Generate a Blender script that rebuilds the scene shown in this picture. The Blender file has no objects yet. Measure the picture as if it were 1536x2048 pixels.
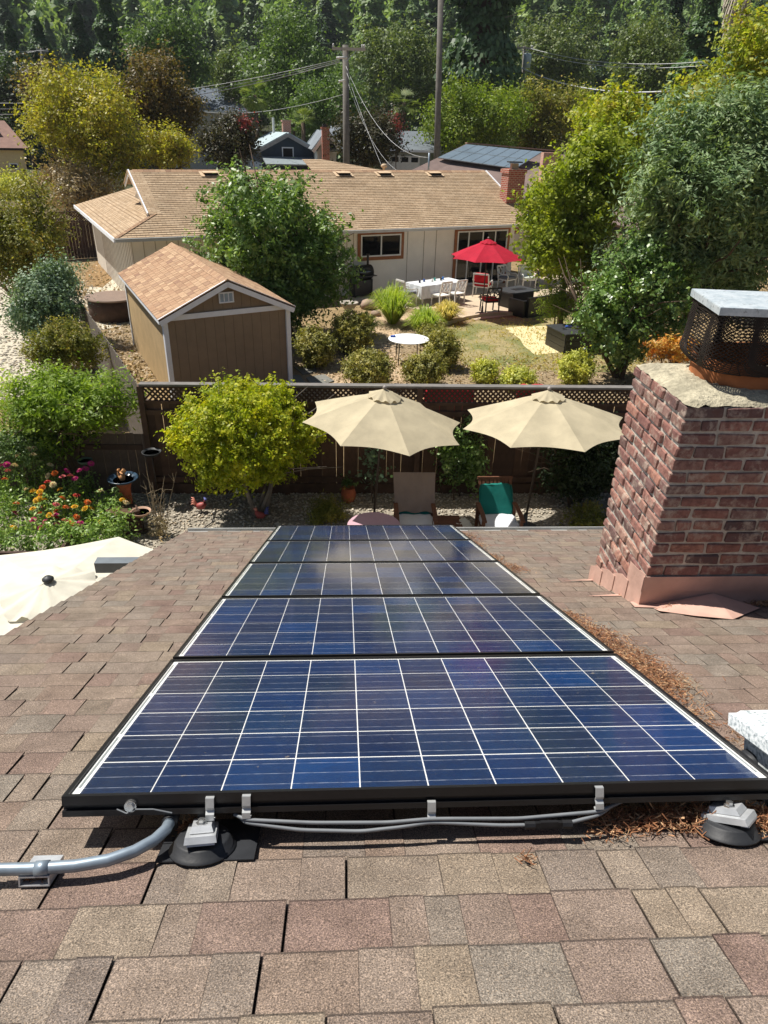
import bpy, math, random
import numpy as np
from mathutils import Vector, Matrix

# ---------------------------------------------------------------- camera, sky, sun, exposure
SC = bpy.context.scene
COL = SC.collection
CAM = np.array([0.63386072, -1.10960862, 1.32180279])
PITCH, YAW, ROLL = math.radians(28.352), math.radians(3.561), math.radians(1.379)
FPX = 1406.1
fw = np.array([math.sin(YAW)*math.cos(PITCH), math.cos(YAW)*math.cos(PITCH), -math.sin(PITCH)])
rt = np.array([math.cos(YAW), -math.sin(YAW), 0.0])
up = np.cross(rt, fw)
_c = math.sin(ROLL)/math.cos(PITCH)
_c = math.asin(_c)
rt, up = rt*math.cos(_c)+up*math.sin(_c), up*math.cos(_c)-rt*math.sin(_c)
cd = bpy.data.cameras.new('camera'); cam = bpy.data.objects.new('camera', cd); COL.objects.link(cam)
cd.sensor_fit = 'VERTICAL'; cd.sensor_height = 36.0; cd.lens = 36.0*FPX/2048.0
cd.clip_start = 0.05; cd.clip_end = 3000
cam.matrix_world = Matrix(((rt[0], up[0], -fw[0], CAM[0]), (rt[1], up[1], -fw[1], CAM[1]), (rt[2], up[2], -fw[2], CAM[2]), (0, 0, 0, 1)))
SC.camera = cam
SUN_EL, SUN_AZ = math.radians(60.0), math.atan2(-0.88, 0.475)      # azimuth from +Y towards +X
tosun = Vector((math.sin(SUN_AZ)*math.cos(SUN_EL), math.cos(SUN_AZ)*math.cos(SUN_EL), math.sin(SUN_EL)))
W = bpy.data.worlds.new('World'); SC.world = W; W.use_nodes = True
nt = W.node_tree
sky = nt.nodes.new('ShaderNodeTexSky'); sky.sky_type = 'NISHITA'; sky.sun_disc = False
sky.sun_elevation = SUN_EL; sky.sun_rotation = SUN_AZ % (2*math.pi)
sky.air_density = 1.0; sky.dust_density = 1.0; sky.ozone_density = 1.0
nt.nodes['Background'].inputs[1].default_value = 0.05
nt.links.new(sky.outputs[0], nt.nodes['Background'].inputs[0])
sd = bpy.data.lights.new('sun', 'SUN'); sd.energy = 5.0; sd.angle = math.radians(0.53); sd.color = (1.0, 0.95, 0.87)
so = bpy.data.objects.new('sun', sd); COL.objects.link(so)
so.rotation_euler = tosun.to_track_quat('Z', 'Y').to_euler(); so.location = tosun*60
SC.view_settings.view_transform = 'Standard'; SC.view_settings.look = 'None'
SC.view_settings.exposure = 0.42; SC.view_settings.gamma = 1.0
SC.render.engine = 'CYCLES'
SC.cycles.use_denoising = True
SC.cycles.max_bounces = 6; SC.cycles.transparent_max_bounces = 12
SC.cycles.diffuse_bounces = 3; SC.cycles.glossy_bounces = 3; SC.cycles.transmission_bounces = 3

# ---------------------------------------------------------------- pixel -> place
ROOF_P = math.radians(22.6)
CP, SP = math.cos(ROOF_P), math.sin(ROOF_P)
ROFF = 0.13                      # roof surface lies this far under the glass of the panels
ZG = -4.7                        # garden level
def ray(x, y): return fw + rt*((x-768)/FPX) - up*((y-1024)/FPX)
def onz(x, y, z):
    r = ray(x, y); return CAM + r*((z-CAM[2])/r[2])
def ony(x, y, Y):
    r = ray(x, y); return CAM + r*((Y-CAM[1])/r[1])
def onroof(x, y, off=ROFF):
    n = np.array([0, SP, CP]); r = ray(x, y); q = CAM + r*((-off-CAM@n)/(r@n))
    return q[0], q[1]*CP - q[2]*SP
def pxm(P): return FPX/float((np.array(P)-CAM)@fw)           # pixels per metre at a point
def roofpt(u, v, n=0.0): return Vector((u, v*CP+n*SP, -v*SP+n*CP))
RNG = np.random.default_rng(7); random.seed(7)

# ---------------------------------------------------------------- mesh helpers
class MB:
    def __init__(s): s.v = []; s.f = []; s.m = []
    def add(s, vs, fs, mi=0):
        o = len(s.v); s.v += [tuple(map(float, p)) for p in vs]; s.f += [tuple(o+i for i in f) for f in fs]; s.m += [mi]*len(fs); return s
    def box(s, c, d, M=None, mi=0, top=1.0):
        x, y, z = d[0]/2, d[1]/2, d[2]/2
        vs = [(-x,-y,-z),(x,-y,-z),(x,y,-z),(-x,y,-z),(-x*top,-y*top,z),(x*top,-y*top,z),(x*top,y*top,z),(-x*top,y*top,z)]
        if M is not None: vs = [M @ Vector(p) for p in vs]
        vs = [(p[0]+c[0], p[1]+c[1], p[2]+c[2]) for p in vs]
        return s.add(vs, [(0,3,2,1),(4,5,6,7),(0,1,5,4),(1,2,6,5),(2,3,7,6),(3,0,4,7)], mi)
    def bar(s, a, b, w, h=None, upv=(0,0,1), mi=0):
        a, b = Vector(a), Vector(b); h = h or w; t = (b-a); L = t.length; t.normalize(); u = Vector(upv)
        if abs(t.dot(u)) > .98: u = Vector((1,0,0))
        sx = t.cross(u).normalized(); uz = sx.cross(t)
        vs = []
        for e in (a, b):
            for i, j in ((-1,-1),(1,-1),(1,1),(-1,1)): vs.append(e + sx*(i*w/2) + uz*(j*h/2))
        return s.add(vs, [(0,1,2,3),(7,6,5,4),(0,4,5,1),(1,5,6,2),(2,6,7,3),(3,7,4,0)], mi)
    def tube(s, pts, r, n=8, cap=True, mi=0):
        pts = [Vector(p) for p in pts]; k = len(pts); rs = r if isinstance(r, (list, tuple)) else [r]*k
        ref = Vector((0,0,1)); vs = []
        for i, p in enumerate(pts):
            t = (pts[min(i+1,k-1)] - pts[max(i-1,0)]).normalized()
            u = ref if abs(t.dot(ref)) < .95 else Vector((1,0,0))
            a = t.cross(u).normalized(); b = a.cross(t)
            for j in range(n):
                q = 2*math.pi*j/n; vs.append(p + (a*math.cos(q)+b*math.sin(q))*rs[i])
        fs = [(i*n+j, i*n+(j+1)%n, (i+1)*n+(j+1)%n, (i+1)*n+j) for i in range(k-1) for j in range(n)]
        if cap: fs += [tuple(range(n-1,-1,-1)), tuple((k-1)*n+j for j in range(n))]
        return s.add(vs, fs, mi)
    def lathe(s, prof, n=20, c=(0,0,0), mi=0, sx=1.0, sy=1.0, a0=0.0):
        vs = []; k = len(prof)
        for r, z in prof:
            for j in range(n):
                q = a0+2*math.pi*j/n; vs.append((c[0]+r*sx*math.cos(q), c[1]+r*sy*math.sin(q), c[2]+z))
        fs = [(i*n+j, i*n+(j+1)%n, (i+1)*n+(j+1)%n, (i+1)*n+j) for i in range(k-1) for j in range(n)]
        if prof[0][0] > 1e-4: fs.append(tuple(range(n-1,-1,-1)))
        if prof[-1][0] > 1e-4: fs.append(tuple((k-1)*n+j for j in range(n)))
        return s.add(vs, fs, mi)
    def prism(s, poly, z0, z1, mi=0):
        n = len(poly)
        return s.add([(p[0],p[1],z0) for p in poly]+[(p[0],p[1],z1) for p in poly],
                     [tuple(range(n-1,-1,-1)), tuple(range(n,2*n))]+[(i,(i+1)%n,n+(i+1)%n,n+i) for i in range(n)], mi)
    def slab(s, quad, t, mi=0):
        q = [Vector(p) for p in quad]; n = (q[1]-q[0]).cross(q[-1]-q[0]).normalized(); k = len(q)
        return s.add(q+[p-n*t for p in q], [tuple(range(k)), tuple(range(2*k-1,k-1,-1))]+[(i,k+i,k+(i+1)%k,(i+1)%k) for i in range(k)], mi)
    def mesh(s, name, mats, smooth=False, tabuv=False):
        m = bpy.data.meshes.new(name); m.from_pydata(s.v, [], s.f)
        for a in (mats if isinstance(mats, (list,tuple)) else [mats]): m.materials.append(a)
        if any(s.m): m.polygons.foreach_set('material_index', s.m)
        if smooth: m.polygons.foreach_set('use_smooth', [True]*len(m.polygons))
        if tabuv:
            U = ((0,0),(1,0),(1,1),(0,1))*2; ul = m.uv_layers.new(name='tab'); vi = np.empty(len(m.loops), np.int32); m.loops.foreach_get('vertex_index', vi); ul.data.foreach_set('uv', np.array(U, np.float32)[vi % 8].ravel())
        m.update(); return m

def npmesh(name, verts, quads, mat, smooth=False, mi=None):
    m = bpy.data.meshes.new(name); verts = np.asarray(verts, np.float32); quads = np.asarray(quads, np.int32)
    k = quads.shape[1]; m.vertices.add(len(verts)); m.vertices.foreach_set('co', verts.ravel())
    m.loops.add(quads.size); m.loops.foreach_set('vertex_index', quads.ravel())
    m.polygons.add(len(quads)); m.polygons.foreach_set('loop_start', np.arange(0, quads.size, k, dtype=np.int32))
    for a in (mat if isinstance(mat, (list,tuple)) else [mat]): m.materials.append(a)
    if mi is not None: m.polygons.foreach_set('material_index', np.asarray(mi, np.int32))
    if smooth: m.polygons.foreach_set('use_smooth', np.ones(len(quads), bool))
    m.update(calc_edges=True); return m

def tag(o, label=None, cat=None, group=None, kind=None):
    if label: o['label'] = label
    if cat: o['category'] = cat
    if group: o['group'] = group
    if kind: o['kind'] = kind
    return o
def thing(name, label, cat, loc=(0,0,0), rotz=0.0, group=None, rotx=0.0):
    o = bpy.data.objects.new(name, None); COL.objects.link(o); o.location = tuple(map(float, loc)); o.rotation_euler = (rotx,0,rotz)
    o.empty_display_size = .1
    return tag(o, label, cat, group)
def place(name, mesh, parent=None, loc=(0,0,0), rot=(0,0,0), scl=(1,1,1)):
    o = bpy.data.objects.new(name, mesh); COL.objects.link(o); o.parent = parent
    o.location = tuple(map(float, loc)); o.rotation_euler = rot; o.scale = scl
    return o
def part(name, mb, mat, parent=None, smooth=False, label=None, kind=None):
    o = place(name, mb.mesh(name, mat, smooth), parent)
    if label: o['label'] = label
    if kind: o['kind'] = kind
    return o
def wmat(o):
    m = Matrix.LocRotScale(o.location, o.rotation_euler, o.scale)
    return wmat(o.parent) @ o.matrix_parent_inverse @ m if o.parent else m
def wpart(name, mb, mat, parent, smooth=False, label=None, kind=None):          # mesh given in world coordinates
    o = part(name, mb, mat, parent, smooth, label, kind); o.matrix_parent_inverse = wmat(parent).inverted(); return o
def wplace(name, mesh, parent):
    o = place(name, mesh, parent); o.matrix_parent_inverse = wmat(parent).inverted(); return o
def copy_tree(o, parent=None):
    c = o.copy(); COL.objects.link(c); c.parent = parent
    for ch in list(o.children): copy_tree(ch, c)
    return c
def single(name, mb, mat, label, cat, group=None, smooth=False, kind=None, loc=(0,0,0), rotz=0):
    o = part(name, mb, mat, None, smooth); o.location = tuple(map(float, loc)); o.rotation_euler = (0,0,rotz); return tag(o, label, cat, group, kind)
def struct(name, mb, mat, parent=None, smooth=False):
    return tag(part(name, mb, mat, parent, smooth), kind='structure')

# ---------------------------------------------------------------- materials
def S(r, g, b):
    f = lambda c: (c/255/12.92) if c/255 <= .04045 else ((c/255+.055)/1.055)**2.4
    return (f(r), f(g), f(b), 1.0)
class NT:
    def __init__(s, name):
        s.m = bpy.data.materials.new(name); s.m.use_nodes = True; s.t = s.m.node_tree; s.b = s.t.nodes['Principled BSDF']
        s.out = s.t.nodes['Material Output']
    def n(s, typ, **kw):
        o = s.t.nodes.new('ShaderNode'+typ)
        for k, v in kw.items():
            if k.startswith('i'): o.inputs[int(k[1:])].default_value = v
            else: setattr(o, k, v)
        return o
    def l(s, a, b): s.t.links.new(a, b); return b
    def coord(s, kind='Object'): return s.n('TexCoord').outputs[kind]
    def noise(s, vec, scale, detail=3, rough=.55, out='Fac'):
        o = s.n('TexNoise'); o.inputs['Scale'].default_value = scale; o.inputs['Detail'].default_value = detail; o.inputs['Roughness'].default_value = rough
        if vec is not None: s.l(vec, o.inputs['Vector'])
        return o.outputs[out]
    def ramp(s, fac, stops, interp='LINEAR'):
        o = s.n('ValToRGB'); o.color_ramp.interpolation = interp; e = o.color_ramp.elements
        while len(e) < len(stops): e.new(.5)
        for i, (p, c) in enumerate(stops): e[i].position = p; e[i].color = c if len(c) == 4 else (*c, 1)
        s.l(fac, o.inputs[0]); return o.outputs[0]
    def mix(s, fac, a, b, mode='MIX'):
        o = s.n('MixRGB', blend_type=mode)
        for i, x in enumerate((fac, a, b)):
            if isinstance(x, (int, float)): o.inputs[i].default_value = x
            elif isinstance(x, tuple): o.inputs[i].default_value = x
            else: s.l(x, o.inputs[i])
        return o.outputs[0]
    def math(s, op, a, b=0.0, c=0.0):
        o = s.n('Math', operation=op)
        for i, x in enumerate((a, b, c)):
            if isinstance(x, (int, float)): o.inputs[i].default_value = x
            else: s.l(x, o.inputs[i])
        return o.outputs[0]
    def bump(s, h, strength=.3, dist=.01):
        o = s.n('Bump'); o.inputs['Strength'].default_value = strength; o.inputs['Distance'].default_value = dist
        s.l(h, o.inputs['Height']); s.l(o.outputs[0], s.b.inputs['Normal']); return o
    def base(s, c):
        if isinstance(c, tuple): s.b.inputs['Base Color'].default_value = c
        else: s.l(c, s.b.inputs['Base Color'])
    def set(s, **kw):
        for k, v in kw.items():
            k = {'rough':'Roughness','metal':'Metallic','spec':'Specular IOR Level','coat':'Coat Weight','coatr':'Coat Roughness','alpha':'Alpha','sheen':'Sheen Weight'}[k]
            s.b.inputs[k].default_value = v
        return s
MATS = {}
def plain(name, col, rough=.6, metal=0.0, var=.18, scale=6.0, bump=.0, bscale=40.0, spec=.4, var2=0.0, scale2=.8, bdist=.005):
    if name in MATS: return MATS[name]
    t = NT(name); co = t.coord(); d = tuple(c*(1-var) for c in col[:3])+(1,); h = tuple(min(1, c*(1+var)) for c in col[:3])+(1,)
    c = t.ramp(t.noise(co, scale, 4), [(.3, d), (.7, h)])
    if var2: c = t.mix(t.ramp(t.noise(co, scale2, 2), [(.35, (0,0,0,1)), (.7, (1,1,1,1))]), c, t.mix(1.0, c, (1-var2,)*3+(1,), 'MULTIPLY'))
    t.base(c); t.set(rough=rough, metal=metal, spec=spec)
    if bump: t.bump(t.noise(co, bscale, 4), bump, bdist)
    MATS[name] = t.m; return t.m
def leafmat(name, cols, trans=.35, rough=.5, spec=.35, clump=None, gain=1.5, objvar=False):
    if name in MATS: return MATS[name]
    cols = [tuple(min(.75, x*gain) for x in c[:3])+(1,) for c in cols]
    t = NT(name); g = t.n('NewGeometry'); k = len(cols)
    co = t.coord(); nz = t.noise(co, clump or .8, 3); n2 = t.noise(co, (clump or .8)*4.5, 2); n3 = t.noise(co, (clump or .8)*3.1, 2)
    fac = t.math('ADD', t.math('MULTIPLY', g.outputs['Random Per Island'], .5), t.math('MULTIPLY', t.ramp(n3, [(.3,(0,0,0,1)),(.7,(1,1,1,1))]), .5))
    c = t.ramp(fac, [(i/(k-1), x) for i, x in enumerate(cols)])
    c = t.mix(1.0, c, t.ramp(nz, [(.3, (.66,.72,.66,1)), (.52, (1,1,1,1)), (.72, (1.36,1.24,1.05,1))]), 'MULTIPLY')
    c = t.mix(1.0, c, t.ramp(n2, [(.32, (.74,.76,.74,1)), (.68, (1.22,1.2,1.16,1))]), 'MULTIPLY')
    if objvar: c = t.mix(1.0, c, t.ramp(t.n('ObjectInfo').outputs['Random'], [(0,(.55,.6,.62,1)),(.5,(1,1,.95,1)),(1,(1.55,1.5,1.25,1))]), 'MULTIPLY')
    t.base(c); t.set(rough=rough, spec=spec)
    tr = t.n('BsdfTranslucent'); t.l(t.mix(1.0, c, (1.25,1.3,.55,1), 'MULTIPLY'), tr.inputs[0])
    mx = t.n('MixShader'); mx.inputs[0].default_value = trans
    t.l(t.b.outputs[0], mx.inputs[1]); t.l(tr.outputs[0], mx.inputs[2]); t.l(mx.outputs[0], t.out.inputs[0])
    MATS[name] = t.m; return t.m
# ================================================================ foliage
def leafquads(c, nrm, L, Wd, rg, fold=.18):
    n = len(c); nrm = nrm/np.linalg.norm(nrm, axis=1, keepdims=True)
    a = rg.normal(size=(n,3)); t = np.cross(nrm, a); t /= np.linalg.norm(t, axis=1, keepdims=True)+1e-9; b = np.cross(nrm, t)
    q_ = rg.uniform(.55,1.45,(n,1)); l = L*q_/2; w = Wd*q_*rg.uniform(.8,1.2,(n,1))/2
    V = np.stack([c-t*l, c+b*w+nrm*w*fold-t*l*.15, c+t*l, c-b*w+nrm*w*fold-t*l*.15], 1).reshape(-1,3)
    return V, np.arange(4*n).reshape(-1,4)
def lobecloud(lobes, nclump, per, spread, rg, outw=1.0, surf=.33, up=.35, flat=1.0, low=None):
    nclump = max(6, int(nclump/1.9)); per = max(3, int(per*1.9))
    lobes = np.array(lobes, float); area = lobes[:,3]*lobes[:,4]+lobes[:,4]*lobes[:,5]; pr = area/area.sum()
    k = rg.choice(len(lobes), nclump, p=pr); d = rg.normal(size=(nclump,3)); d /= np.linalg.norm(d, axis=1, keepdims=True)
    r = rg.random((nclump,1))**surf*np.where(rg.random((nclump,1)) < .13, rg.uniform(1.05,1.32,(nclump,1)), 1.0); cc = lobes[k,:3]+d*r*lobes[k,3:6]
    ax = d+rg.normal(size=d.shape)*.5+np.array([0,0,.15]); ax /= np.linalg.norm(ax, axis=1, keepdims=True)
    dn = np.repeat(d, per, 0); axr = np.repeat(ax, per, 0); sz = np.repeat(rg.uniform(.6,1.35,(nclump,1)), per, 0)
    c = np.repeat(cc, per, 0)+axr*rg.normal(size=(nclump*per,1))*spread*1.55*sz+rg.normal(size=(nclump*per,3))*spread*.62*sz
    tw = np.repeat(rg.normal(size=d.shape)*.45, per, 0)
    n = dn*outw*.8+tw*1.2+rg.normal(size=dn.shape)*.45+np.array([0,0,up+.15])
    if low is not None: keep = c[:,2] > low; c, n = c[keep], n[keep]
    return c, n
def lobes_in(c, r, k, rg, size=(.38,.55), fill=.62, top=0.0):
    out = []
    for i in range(k):
        d = rg.normal(size=3); d /= np.linalg.norm(d); q = d*fill*rg.random()**.4
        if top and q[2] < 0: q[2] *= (1-top)
        s = rg.uniform(*size)*1.12; q = q*1.06; out.append((c[0]+q[0]*r[0], c[1]+q[1]*r[1], c[2]+q[2]*r[2], r[0]*s, r[1]*s, r[2]*s*.9))
    return out
def mound(c, r, rg, k=26, s=.27):
    out = [(c[0], c[1], c[2], r[0]*.86, r[1]*.86, r[2]*.86)]*3
    for i in range(k):
        d = rg.normal(size=3); d /= np.linalg.norm(d); q = rg.uniform(.68,.80); z = s*rg.uniform(.7,1.2); out.append((c[0]+d[0]*q*r[0], c[1]+d[1]*q*r[1], c[2]+d[2]*q*r[2], r[0]*z, r[1]*z, r[2]*z))
    return out
def trunk_mb(base, c, r, rg, rad=.12, limbs=6, multi=1):
    m = MB(); base = np.array(base, float); c = np.array(c, float)
    for q in range(multi):
        b0 = base+np.array([rg.normal(0,.12)*(multi>1), rg.normal(0,.12)*(multi>1), 0]); tip = c+rg.normal(size=3)*np.array(r)*(.35 if multi > 1 else .08)
        P = [b0+(tip-b0)*s+np.array([rg.normal(0,.03), rg.normal(0,.03), 0])*(0 < s) for s in (0,.25,.5,.75,1)]
        m.tube(P, [rad, rad*.8, rad*.65, rad*.5, rad*.3], 7)
        for j in range(limbs*2):
            s = rg.uniform(.45,.95); p = b0+(tip-b0)*s; d = rg.normal(size=3); d[2] = abs(d[2])*.8+.15; d /= np.linalg.norm(d)
            e = p+d*np.array(r)*rg.uniform(.6,1.0); mid = (p+e)/2+rg.normal(size=3)*.06*r[0]; m.tube([p, mid, e], [rad*.38, rad*.24, rad*.07], 5)
    return m
M_BARK = plain('bark', S(92,76,62), .9, var=.3, scale=9, bump=.5, bscale=20, bdist=.02)
M_BARKG = plain('grey_bark', S(128,120,110), .9, var=.3, scale=9, bump=.5, bscale=20, bdist=.02)
def tree(name, label, cat, c, r, base, mat, seed, nclump=900, per=14, leaf=(.09,.05), spread=.16, nl=16, rad=.12, limbs=6, multi=1, group=None, bark=None, lobes=None, size=(.38,.55), fill=.62, surf=.33, up=.35, top=0.0, low=None, outw=1.0):
    rg = np.random.default_rng(seed); base = np.array(base, float); t = thing(name, label, cat, base, group=group)
    c = np.array(c, float)-base; lb = lobes if lobes is not None else lobes_in(c, r, nl, rg, size, fill, top)
    if lobes is not None: lb = [(l[0]-base[0], l[1]-base[1], l[2]-base[2], *l[3:]) for l in lobes]
    P, N = lobecloud(lb, nclump, per, spread, rg, surf=surf, up=up, low=low, outw=outw)
    V, F = leafquads(P, N, leaf[0], leaf[1], rg)
    place('crown', npmesh('crown', V, F, mat), t)
    if rad: part('trunk', trunk_mb((0,0,0), c, r, rg, rad, limbs, multi), bark or M_BARK, t, True)
    return t
def pxcrown(px, py, Y, rx, ry, dr=None):
    c = ony(px, py, Y); s = 1/pxm(c); return c, (rx*s, (dr or rx)*s, ry*s)
def pxtree(name, label, cat, px, py, Y, rx, ry, mat, seed, bx=None, zb=None, dr=None, **kw):
    c, r = pxcrown(px, py, Y, rx, ry, dr); b = np.array([c[0] if bx is None else ony(bx, py, Y)[0], c[1], ZG if zb is None else zb])
    return tree(name, label, cat, c, r, b, mat, seed, **kw)

LEAF = {
 'apple':  leafmat('leaf_apple', [S(48,66,32), S(70,94,44), S(96,118,60), S(150,164,116)], .38, .4, .5, gain=1.9),
 'pear':   leafmat('leaf_pear', [S(82,98,28), S(110,124,36), S(138,148,54), S(166,168,92)], .42, gain=1.45),
 'maple':  leafmat('leaf_yellowing', [S(90,108,36), S(122,136,46), S(158,160,72), S(158,128,62)], .42, gain=1.35),
 'ygreen': leafmat('leaf_yellow_green', [S(92,108,30), S(124,136,36), S(152,154,52), S(160,130,56)], .42),
 'gold':   leafmat('leaf_gold', [S(78,84,38), S(114,120,44), S(164,160,60), S(130,116,54), S(98,92,60)], .40, gain=1.45, clump=.9),
 'rust':   leafmat('leaf_rust', [S(58,58,32), S(84,78,40), S(108,88,50), S(72,80,40)], .35, gain=1.5),
 'euc':    leafmat('leaf_grey_green', [S(58,80,54), S(86,108,74), S(130,148,112), S(88,98,58)], .3, .5, gain=1.6),
 'camel':  leafmat('leaf_glossy', [S(50,72,36), S(74,98,48), S(104,128,70), S(160,176,128)], .3, .35, .55, gain=1.8),
 'jmaple': leafmat('leaf_fresh', [S(76,98,32), S(104,128,42), S(132,152,62), S(160,172,96)], .45, gain=1.45),
 'dusty':  leafmat('leaf_dusty', [S(60,80,64), S(84,106,84), S(116,136,112), S(74,92,70)], .25, .5),
 'ball':   leafmat('leaf_ball', [S(84,100,18), S(116,130,24), S(150,152,38), S(170,160,62)], .42, clump=1.6, gain=1.65),
 'olive':  leafmat('leaf_olive', [S(70,78,30), S(98,102,40), S(130,128,64), S(150,118,66)], .35),
 'box':    leafmat('leaf_box', [S(76,80,34), S(110,110,50), S(150,144,84), S(90,92,40)], .3, clump=2.2),
 'varieg': leafmat('leaf_variegated', [S(92,104,30), S(150,152,60), S(196,188,104), S(108,116,40)], .35, clump=3),
 'dark':   leafmat('leaf_dark', [S(30,42,26), S(44,58,34), S(60,74,44)], .25),
 'darkred':leafmat('leaf_dark_bronze', [S(36,42,26), S(52,56,34), S(66,58,40), S(44,50,30)], .25),
 'oak':    leafmat('leaf_oak', [S(58,74,40), S(82,98,54), S(104,116,70), S(118,118,84)], .3),
 'green':  leafmat('leaf_green', [S(56,76,42), S(80,102,54), S(108,126,76)], .35, gain=1.6),
 'privet': leafmat('leaf_privet', [S(66,86,26), S(90,110,34), S(114,130,48), S(110,104,44)], .4),
 'con':    leafmat('leaf_conifer', [S(36,50,34), S(48,64,42), S(64,80,52)], .30, clump=.25, gain=4.0, objvar=True),
 'con2':   leafmat('leaf_conifer_pale', [S(50,64,44), S(68,82,56), S(88,100,70)], .30, clump=.25, gain=3.3, objvar=True),
 'hill':   leafmat('leaf_hill', [S(46,60,42), S(62,78,52), S(82,96,66), S(68,74,52)], .30, clump=.1, gain=3.4, objvar=True),
 'palm':   leafmat('leaf_palm', [S(82,100,48), S(108,124,66), S(138,146,86)], .35, gain=1.2),
 'grassy': leafmat('blade_green', [S(86,112,30), S(124,142,46), S(156,162,76)], .4, clump=3),
 'grassd': leafmat('blade_dry', [S(130,126,58), S(166,152,86), S(190,172,112)], .35, clump=3),
 'orange': leafmat('leaf_orange', [S(176,96,48), S(204,128,64), S(210,160,88), S(150,84,52)], .4),
 'red':    leafmat('flower_red', [S(128,52,58), S(160,80,84)], .3, gain=1.2),
 'zinnia': leafmat('leaf_zinnia', [S(62,86,38), S(88,114,48), S(122,144,74), S(168,180,126)], .35, .45, .5, gain=1.8, clump=2),
 'litter': leafmat('leaf_litter', [S(92,74,56), S(138,116,86), S(178,156,122), S(204,190,162)], .1, gain=1.05, clump=3),
 'grey':   leafmat('twig_grey', [S(126,112,92), S(150,136,112), S(176,150,100)], .2),
}
# ================================================================ materials of the near roof
def shingle_mat(name, per_object):
    t = NT(name); co = t.coord()
    if per_object:
        rnd = t.n('ObjectInfo').outputs['Random']
        off = t.n('VectorMath', operation='ADD'); t.l(co, off.inputs[0]); sc = t.n('VectorMath', operation='SCALE'); sc.inputs[0].default_value = (37, 53, 11)
        t.l(rnd, sc.inputs['Scale']); t.l(sc.outputs[0], off.inputs[1]); co = off.outputs[0]
    else:
        rnd = t.n('NewGeometry').outputs['Random Per Island']
    tone = t.ramp(rnd, [(0, S(116,102,95)), (.2, S(124,112,103)), (.36, S(116,111,104)), (.52, S(126,113,102)), (.66, S(114,96,90)), (.8, S(122,113,104)), (.9, S(131,120,106)), (1, S(110,102,97))])
    tone = t.mix(.15, tone, S(121,109,101)); n1 = t.noise(co, 330, 2, .6); n2 = t.noise(co, 620, 1, .5); n3 = t.noise(co, 9, 3)
    gran = t.ramp(n1, [(.28, (.24,.23,.23,1)), (.43, (.82,.81,.80,1)), (.56, (1.22,1.21,1.19,1)), (.68, (2.3,2.22,2.1,1))])
    c = t.mix(1.0, tone, gran, 'MULTIPLY')
    c = t.mix(t.math('MULTIPLY', t.ramp(n2, [(.62,(0,0,0,1)),(.7,(1,1,1,1))]), .45), c, S(206,176,142))
    c = t.mix(1.0, c, t.ramp(n3, [(.25,(.72,.70,.68,1)),(.75,(1.2,1.19,1.17,1))]), 'MULTIPLY')
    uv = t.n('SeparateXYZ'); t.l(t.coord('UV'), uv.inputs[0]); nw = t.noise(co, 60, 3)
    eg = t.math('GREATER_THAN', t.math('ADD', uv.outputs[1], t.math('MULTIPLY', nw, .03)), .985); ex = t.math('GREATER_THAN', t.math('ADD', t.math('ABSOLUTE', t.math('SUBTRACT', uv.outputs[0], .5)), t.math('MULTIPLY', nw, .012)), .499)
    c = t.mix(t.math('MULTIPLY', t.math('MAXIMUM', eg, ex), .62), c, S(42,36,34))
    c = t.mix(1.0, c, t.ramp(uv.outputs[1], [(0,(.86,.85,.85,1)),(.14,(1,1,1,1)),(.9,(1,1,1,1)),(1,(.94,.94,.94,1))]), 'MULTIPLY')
    t.base(c); t.set(rough=.92, spec=.25); t.bump(n1, .55, .004); return t.m
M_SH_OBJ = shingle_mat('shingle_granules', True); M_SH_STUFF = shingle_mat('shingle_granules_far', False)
M_DECK = plain('roof_underlay', S(62,50,46), .9)
M_BLACK = plain('black_anodised', S(24,24,26), .38, .0, .15, 30, spec=.5)
M_BLACKP = plain('black_plastic', S(28,28,30), .5, .0, .2, 30)
M_RUB = plain('black_rubber_flashing', S(44,46,50), .55, .0, .2, 20, var2=.25, scale2=6, bump=.15, bscale=60)
M_CAST = plain('cast_aluminium', S(192,195,198), .42, .4, .16, 25, bump=.12, bscale=90)
M_STEEL = plain('bright_steel', S(200,200,198), .25, .9, .1, 30)
M_CONDUIT = plain('galvanised_conduit', S(146,160,172), .42, .45, .12, 30, var2=.18, scale2=7)
M_CABLE = plain('grey_cable', S(122,126,130), .5, .0, .12, 20)
M_CLIP = plain('grey_clip_steel', S(188,190,190), .4, .4, .12, 30)
M_WHITE = plain('white_paint', S(226,226,222), .55, .0, .06, 8)
M_GUT = plain('gutter_metal', S(206,206,202), .5, .1, .1, 6, var2=.2, scale2=3)
M_WALLH = plain('house_stucco', S(176,160,136), .85, .0, .1, 5, bump=.2, bscale=60)

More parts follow.
